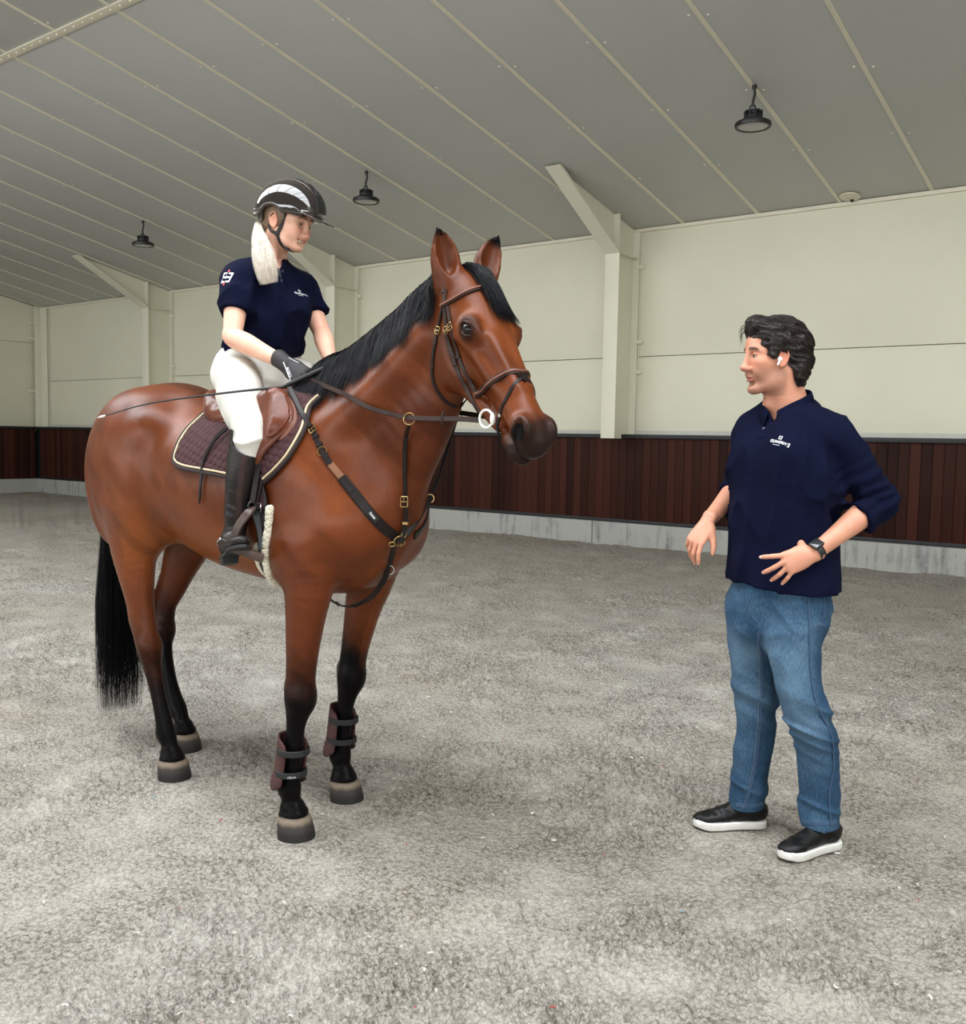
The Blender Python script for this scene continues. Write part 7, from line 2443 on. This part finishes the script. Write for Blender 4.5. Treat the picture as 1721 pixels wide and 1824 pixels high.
# riding boots
M_RB = leather('black_riding_boot', srgb(30, 26, 25), .34, .15)
M_RB2 = leather('brown_boot_panel', srgb(52, 34, 32), .45, .2)
M_RBS = simple('boot_sole', (.012, .012, .012), .6)
def riding_boot(sgn):
    e = lambda s, y, z: h2s((s, sgn * -y, z))     # y given for the near side (negative)
    Bt = Sculpt()
    fd = _n(np.array([.42, -.86, .26])) if sgn < 0 else None
    knee = e(.425, -.288, 1.355); ank = e(.370, -.305, 1.055); heel = e(.335, -.305, .974)
    if sgn < 0: d = fd
    else:
        fh = np.array((H_INV.to_3x3() @ (stage_to_world().to_3x3() @ Vector(_n(np.array([.42, -.86, .26]))))))
        d = _n(h2s((fh[0], -fh[1], fh[2])) - h2s((0, 0, 0)))
    s = _n(np.cross(UP, d)); up_ = np.cross(d, s)
    Bt.chain([(*e(.424, -.290, 1.43), .056, .060), (*e(.424, -.290, 1.385), .056, .060), (*e(.414, -.296, 1.32), .054, .058), (*e(.404, -.302, 1.25), .052, .056), (*e(.392, -.306, 1.16), .043, .047), (*e(.378, -.306, 1.085), .036, .041), (*ank, .034, .040), (*(ank - UP * .03), .034, .042)], .02, side=HLAT, sub=4)
    P = lambda a, b, c: heel + d * a + s * b + up_ * c
    Bt.chain([(*P(-.012, 0, .030), .030, .032), (*P(.04, 0, .036), .033, .040), (*P(.10, 0, .028), .034, .032), (*P(.16, 0, .018), .038, .024), (*P(.205, 0, .014), .034, .020), (*P(.232, 0, .014), .022, .014)], .03, side=s, sub=4)
    # slanted top: higher on the outside, cut low over the kneecap
    kc = e(.470, -.285, 1.40)
    Bt.func(lambda P_: (np.linalg.norm((P_ - kc) * np.array([1, 1, 1.15]), axis=1) - .088), kc - .1, kc + .1, .006, 'sub')
    Bt.plane_cut(e(.40, -.33, 1.415), _n(np.array([.35, .25, 1.0])))
    Bt.plane_cut(P(0, 0, -.004), -up_)
    def wr(P_):
        a = np.exp(-((P_[:, 2] - 1.12) / .06) ** 2)
        return a * folds(np.stack([P_[:, 0] * 9, P_[:, 1] * 9, P_[:, 2] * 45 + P_[:, 0] * 14], 1), 1.0, 81, .0035, 1.4) + folds(P_, (12, 12, 8), 82, .0015, 1.5)
    Bt.disp(wr, (-9,) * 3, (9,) * 3)
    V, F = Bt.mesh(.0042, smooth=1)
    o = mesh_obj('riding_boot', rl(V), F, M_RB, rider)
    sf = Surf(V, F)
    # sole and heel
    mb = MB(); vs = []
    prof = catmull(np.array([(-.036, .010), (-.028, .026), (.0, .031), (.06, .028), (.12, .034), (.17, .040), (.215, .032), (.245, .010)]), 3)
    out = [(a, w) for a, w in prof] + [(a, -w) for a, w in prof[::-1]]
    n = len(out)
    for c in (-.010, .000):
        for a, w in out: vs.append(tuple(rl(P(a, w, c))))
    mb.add(vs, [(k, (k + 1) % n, n + (k + 1) % n, n + k) for k in range(n)] + [tuple(range(n))[::-1], tuple(range(n, 2 * n))])
    vs = []
    out = [(-.036, -.018), (-.024, -.028), (.03, -.029), (.034, 0), (.03, .029), (-.024, .028), (-.036, .018)]
    n = len(out)
    for c in (-.032, -.009):
        for a, w in out: vs.append(tuple(rl(P(a * (1 if c > -.02 else .93), w * (1 if c > -.02 else .93), c))))
    mb.add(vs, [(k, (k + 1) % n, n + (k + 1) % n, n + k) for k in range(n)] + [tuple(range(n))[::-1], tuple(range(n, 2 * n))])
    mb.build('sole', M_RBS, o)
    # spur: band round the heel with a short neck, and strap
    mbs = MB()
    arc = [rl(P(.05, .036, .052)), rl(P(.0, .038, .046)), rl(P(-.036, .022, .042)), rl(P(-.046, 0, .041)), rl(P(-.036, -.022, .042)), rl(P(.0, -.038, .046)), rl(P(.05, -.036, .052))]
    mbs.tube([tuple(p) for p in resample(catmull(np.array(arc), 4), 24)], .0035, 8)
    mbs.tube([tuple(rl(P(-.044, 0, .041))), tuple(rl(P(-.068, 0, .036)))], .0042, 8)
    mbs.build('spur', M_CHROME, o)
    if sgn < 0:
        pts = [e(.432, -.335, 1.33), e(.425, -.345, 1.25), e(.412, -.345, 1.17), e(.398, -.342, 1.09)]
        mb = MB(); strap_on(mb, sf, [p + np.array([.03, -.02, 0]) for p in pts], .020, .0015, .0, .01); ob = mb.build('side_panel', M_RB2, o); ob.location = -RB
        surf_line(sf, [(419, 790), (424, 796), (432, 801), (440, 805)], .004, .002, M_RB2, o, 'top_piping')
        ob_ = sf.cast(np.array([0, 0, EYE]), ST(420, 789, 3.2) - np.array([0, 0, EYE]))
        if ob_[0] is not None:
            R4 = Vector((0, 0, 1)).rotation_difference(Vector(ob_[1])).to_matrix().to_4x4()
            MB().torus((0, 0, .001), (0, 0, 1), .0068, .0014, 18, 6).lathe([(.003, .0), (.003, .0016), (.001, .0018)], 10).build('boot_badge', M_CHROME, o, M=Matrix.Translation(Vector(rl(ob_[0]))) @ R4)
    return o, sf
riding_boot(-1)
riding_boot(1)

# helmet
M_HELM = simple('helmet_gloss', srgb(34, 27, 26), .07, var=.05, coat=1.0)
M_HMAT = simple('helmet_matte', srgb(20, 19, 20), .42, var=.1)
M_TRIM = simple('helmet_trim', srgb(120, 112, 108), .25, metal=.9)
Hh = Sculpt()
p = HRD.p
Hh.ell(p(.006, 0, .058), (.136, .104, .106), .01, 'add', HRD.R)
Hh.ell(p(-.035, 0, .040), (.098, .096, .085), .02, 'add', HRD.R)
Rt = np.array([_n(HRD.f - HRD.u * .20), HRD.l, _n(HRD.u + HRD.f * .20)])
Hh.ell(p(.118, 0, .046), (.082, .080, .007), .010, 'add', Rt)
Hh.ell(p(-.006, 0, .030), (.108, .086, .100), .004, 'sub', HRD.R)
for s in (-1, 1):
    Hh.ell(p(-.012, s * .095, .008), (.046, .05, .040), .008, 'sub', HRD.R)
pc = p(-.10, 0, -.018); nrm_ = _n(-HRD.u + HRD.f * .16)
Hh.func(lambda P: np.maximum(-((P - p(.03, 0, .034)) @ _n(-HRD.u + HRD.f * .10)), 0) + np.where(((P - p(.03, 0, .034)) @ _n(-HRD.u + HRD.f * .10)) > 0, -((P - p(.03, 0, .034)) @ _n(-HRD.u + HRD.f * .10)), 0), p(.02, 0, 0) - .25, p(.02, 0, 0) + .25, .004, 'sub') if False else None
def under(P):
    f, l, u = HRD.loc(P)
    lim = np.interp(f, [-.2, -.12, -.07, -.03, .02, .08, .12, .16, .3], [-.03, -.025, -.02, .012, .028, .033, .034, .020, .0])
    return (u - lim) * .9
Hh.func(under, p(0, 0, 0) - .3, p(0, 0, 0) + .3, .003, 'sub')
V, F = Hh.mesh(.0036, smooth=2)
helm = mesh_obj('helmet', rl(V), F, M_HELM, rider)
SURF_H = Surf(V, F)
strip = []
for a in np.linspace(-.35, 2.55, 22):
    d = HRD.f * math.cos(a) + HRD.u * math.sin(a)
    q, n = SURF_H.cast(p(.006, 0, .058) + d * .3, -d)
    if q is not None: strip.append(q)
mb = MB(); strap_on(mb, SURF_H, strip[3:], .058, .004, .0, .008); ob = mb.build('centre_panel', M_HMAT, helm); ob.location = -RB
for s in (-1, 1):
    st2 = []
    for q in strip[3:]:
        q2, n2 = SURF_H.near(q + HRD.l * s * .0305); st2.append(q2)
    mb = MB(); strap_on(mb, SURF_H, st2, .0028, .004, .001, .008); ob = mb.build('trim_line', M_TRIM, helm); ob.location = -RB
for a, w_ in ((.62, .036), (1.05, .040), (1.5, .040)):
    d = HRD.f * math.cos(a) + HRD.u * math.sin(a)
    q, n = SURF_H.cast(p(.006, 0, .058) + d * .3, -d)
    R4 = Matrix(((*_n(np.cross(HRD.l, n)), 0), (*HRD.l, 0), (*_n(n), 0), (0, 0, 0, 1))).transposed()
    MB().ball((0, 0, 0), (.020, w_ * .55, .0055), 16, 8).build('vent', M_HMAT, helm, M=Matrix.Translation(Vector(rl(q + n * .002))) @ R4)
rimp = []
for f_, u_ in ((-.105, -.010), (-.085, -.012), (-.058, .004), (-.045, .030), (-.012, .049), (.022, .040), (.045, .032), (.08, .034), (.11, .034)):
    q, n = SURF_H.near(p(f_, -.12, u_)); rimp.append(q)
mb = MB(); strap_on(mb, SURF_H, rimp, .003, .003, .0005, .006); ob = mb.build('trim_line', M_TRIM, helm); ob.location = -RB
MB().ball((0, 0, 0), (.010, .004, .016), 12, 8).build('rear_badge', M_TRIM, helm, M=Matrix.Translation(Vector(rl(SURF_H.near(p(-.112, -.05, .012))[0]))))
# chin harness
M_STRAP = simple('black_webbing', (.016, .014, .014), .55, bump=.3, bscale=600)
def head_line(pts, w, name, th=.003):
    mb = MB(); strap_on(mb, SURF_RB, pts, w, th, .0015, .006); ob = mb.build(name, M_STRAP, rider); ob.location = -RB
for s in (-1, 1):
    j = p(.012, s * .068, -.046) 
    head_line([p(.030, s * .075, .040), p(.026, s * .075, .0), p(.016, s * .072, -.040), j], .014, 'front_strap')
    head_line([p(-.055, s * .068, .008), p(-.035, s * .070, -.025), p(-.010, s * .070, -.046), j], .013, 'rear_strap')
    head_line([j, p(.020, s * .058, -.068), p(.034, s * .038, -.088), p(.045, s * .015, -.094), p(.048, 0, -.095)], .013, 'chin_strap')
    q, n = SURF_RB.near(j)
    R4 = Vector((0, 0, 1)).rotation_difference(Vector(n)).to_matrix().to_4x4()
    MB().bevbox((-.010, -.008, 0), (.010, .008, .006), .002).build('strap_junction', M_STRAP, rider, M=Matrix.Translation(Vector(rl(q))) @ R4)
MB().bevbox((-.018, -.010, -.005), (.018, .010, .005), .003).build('chin_buckle', M_STRAP, rider, M=Matrix.Translation(Vector(HRl.p(.046, -.022, -.090))) @ Matrix(((*HRD.l, 0), (*HRD.f, 0), (*HRD.u, 0), (0, 0, 0, 1))).transposed())

# hair: close cap under the helmet and a long pale ponytail over the shoulder
M_BLOND = hair_mat('ash_blonde_hair', srgb(196, 178, 158), srgb(238, 230, 218), .42, (70, 70, 2))
M_ROOT = hair_mat('dark_blonde_roots', srgb(96, 72, 54), srgb(140, 112, 88), .45, (120, 120, 20))
Sc = Sculpt()
Sc.ell(p(-.018, 0, .030), (.097 * KF + .006, .080, .085), .01, 'add', HRD.R)
Sc.ell(p(-.050, 0, -.020), (.050, .056, .045), .02, 'add', HRD.R)
Sc.ell(p(.105, 0, -.03), (.094, .12, .11), .006, 'sub', HRD.R)
for s in (-1, 1): Sc.ell(p(-.004, s * .088, -.004), (.020, .022, .034), .004, 'sub', HRD.R)
V, F = Sc.mesh(.004, smooth=1)
mesh_obj('hair', rl(V), F, M_ROOT, rider)
tie = p(-.098, -.020, -.022)
MB().torus(rl(tie), HRD.f, .013, .006, 18, 8).build('hair_tie', M_STRAP, rider)
path = [tie + HRD.f * .02, tie, ST(461, 397, 3.745), ST(460, 412, 3.72), ST(466, 440, 3.665), ST(473, 474, 3.61), ST(482, 515, 3.585)]
path = resample(catmull(np.array(path), 6), 18)
paths, rads = [], []
wd = np.interp(np.linspace(0, 1, 18), [0, .22, .35, .6, .85, 1], [.008, .012, .024, .036, .036, .022])
acr = _n(np.array([.92, .2, .1])); dep = _n(np.array([.1, -1, 0]))
_tg = np.gradient(path, axis=0); across = np.cross(_tg, dep); across /= np.linalg.norm(across, axis=1, keepdims=True)
across *= np.sign(across[-1] @ acr)
for i in range(1700):
    a = RNG.uniform(0, 6.28); r = math.sqrt(RNG.random())
    cut = 1 - .28 * RNG.random() ** 1.8
    q = path + across * (math.cos(a) * r * wd * 1.05)[:, None] + dep * (math.sin(a) * r * wd * .55)[:, None]
    q = q + acr * (RNG.normal() * .006 * np.sin(np.linspace(0, 3, 18) + RNG.uniform(0, 6)) * np.linspace(0, 1, 18))[:, None]
    if r > .9 and RNG.random() < .15: q = q + acr * (np.linspace(0, 1, 18) ** 2 * RNG.uniform(-.015, .02))[:, None]
    paths.append(resample(q[:max(8, int(18 * cut))], 12)); rads.append(RNG.uniform(.0004, .0008))
V, F = strands(np.array(paths), np.array(rads))
pt = mesh_obj('ponytail', rl(V), F, M_BLOND, rider); pt['kind'] = 'stuff'

# ------------------------------------------------------------------ whip
wroot = HAND_S
whip = stage_empty('riding_whip', ST(535, 674, 3.42), 'thin black riding whip held in the gloved hand across the thigh', 'whip')
wb = ST(535, 674, 3.42)
h_end = ST(577, 656, 3.415); h_in = ST(505, 689, 3.435); t1 = ST(400, 700, 3.36); t2 = ST(270, 718, 3.28); tip = ST(188, 740, 3.22)
M_WHIP = simple('whip_black', (.010, .011, .011), .45)
MB().tube([tuple(x - wb) for x in resample(np.array([h_end, h_in]), 8)], [.0078, .0085, .0085, .0085, .0085, .0085, .0080, .0060], 10).build('handle', M_WHIP, whip)
pp = resample(catmull(np.array([h_in, t1, t2, tip]), 6), 30)
MB().tube([tuple(x - wb) for x in pp], list(np.linspace(.0048, .0018, 30)), 8).build('shaft', M_WHIP, whip)
te = ST(174, 744, 3.215)
MB().tube([tuple(tip - wb), tuple((tip + te) / 2 - wb), tuple(te - wb)], [.0022, .0042, .0012], 8).build('flapper', M_PRINT, whip)

# lettering on the tack
text_on(FlatS(), 'Kenton', PATCH[0], PATCH[1], PATCH[2], .014, M_PRINT, bp_, 'patch_lettering', bold=.0003, wh=(.026, .0095), lift=.0004)
_lc = np.array(LEG_FN[9][:3]) * .2 + np.array(LEG_FN[10][:3]) * .8
_dn = _n(np.array([CAM_H[0] - _lc[0], CAM_H[1] - _lc[1], 0])); _rg = np.cross(UP, _dn)
text_on(FlatS(), 'eQuick', np.array([_lc[0], _lc[1], .225]) + _dn * .0605, _rg, UP, .012, M_PRINT, BOOT_N, 'strap_lettering', wh=(.030, .0075), lift=.0005)

floor = sand_floor()
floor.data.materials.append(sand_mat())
tag(floor, 'grey-beige sand and fibre riding surface', 'ground', kind='structure')

# scraps of white and coloured fibre lying in the sand
def scraps(name, n, mat, seed, size, label):
    r = np.random.default_rng(seed)
    mb = MB()
    for i in range(n):
        a = r.uniform(-.50, .50); d = 1.7 + 6.5 * r.random() ** 1.5
        p = Matrix.Rotation(STAGE, 4, 'Z') @ Vector((math.sin(a) * d, math.cos(a) * d, 0))
        z = float(sand_height(np.array([[p.x, p.y]]))[0]) + .010
        ln = r.uniform(*size); w = ln * r.uniform(.18, .4); th = r.uniform(0, 6.28); bend = r.uniform(-1.2, 1.2)
        pts = []
        for t in np.linspace(-.5, .5, 5):
            an = th + bend * t
            pts.append((p.x + math.cos(an) * ln * t, p.y + math.sin(an) * ln * t, z + r.uniform(0, .004)))
        mb.tube(pts, [w * .25, w * .5, w * .4, w * .5, w * .2], 5)
    o = mb.build(name, mat)
    tag(o, label, 'scraps', kind='stuff')
scraps('white_fibre_scraps', 260, simple('white_fibre', srgb(216, 212, 202), .9), 3, (.008, .022), 'small white fibre scraps scattered over the sand')
scraps('red_fibre_scraps', 34, simple('red_fibre', srgb(168, 84, 80), .9), 5, (.008, .018), 'small red fibre scraps scattered over the sand')
scraps('blue_fibre_scraps', 10, simple('blue_fibre', srgb(120, 160, 176), .9), 8, (.010, .018), 'small pale blue fibre scraps scattered over the sand')
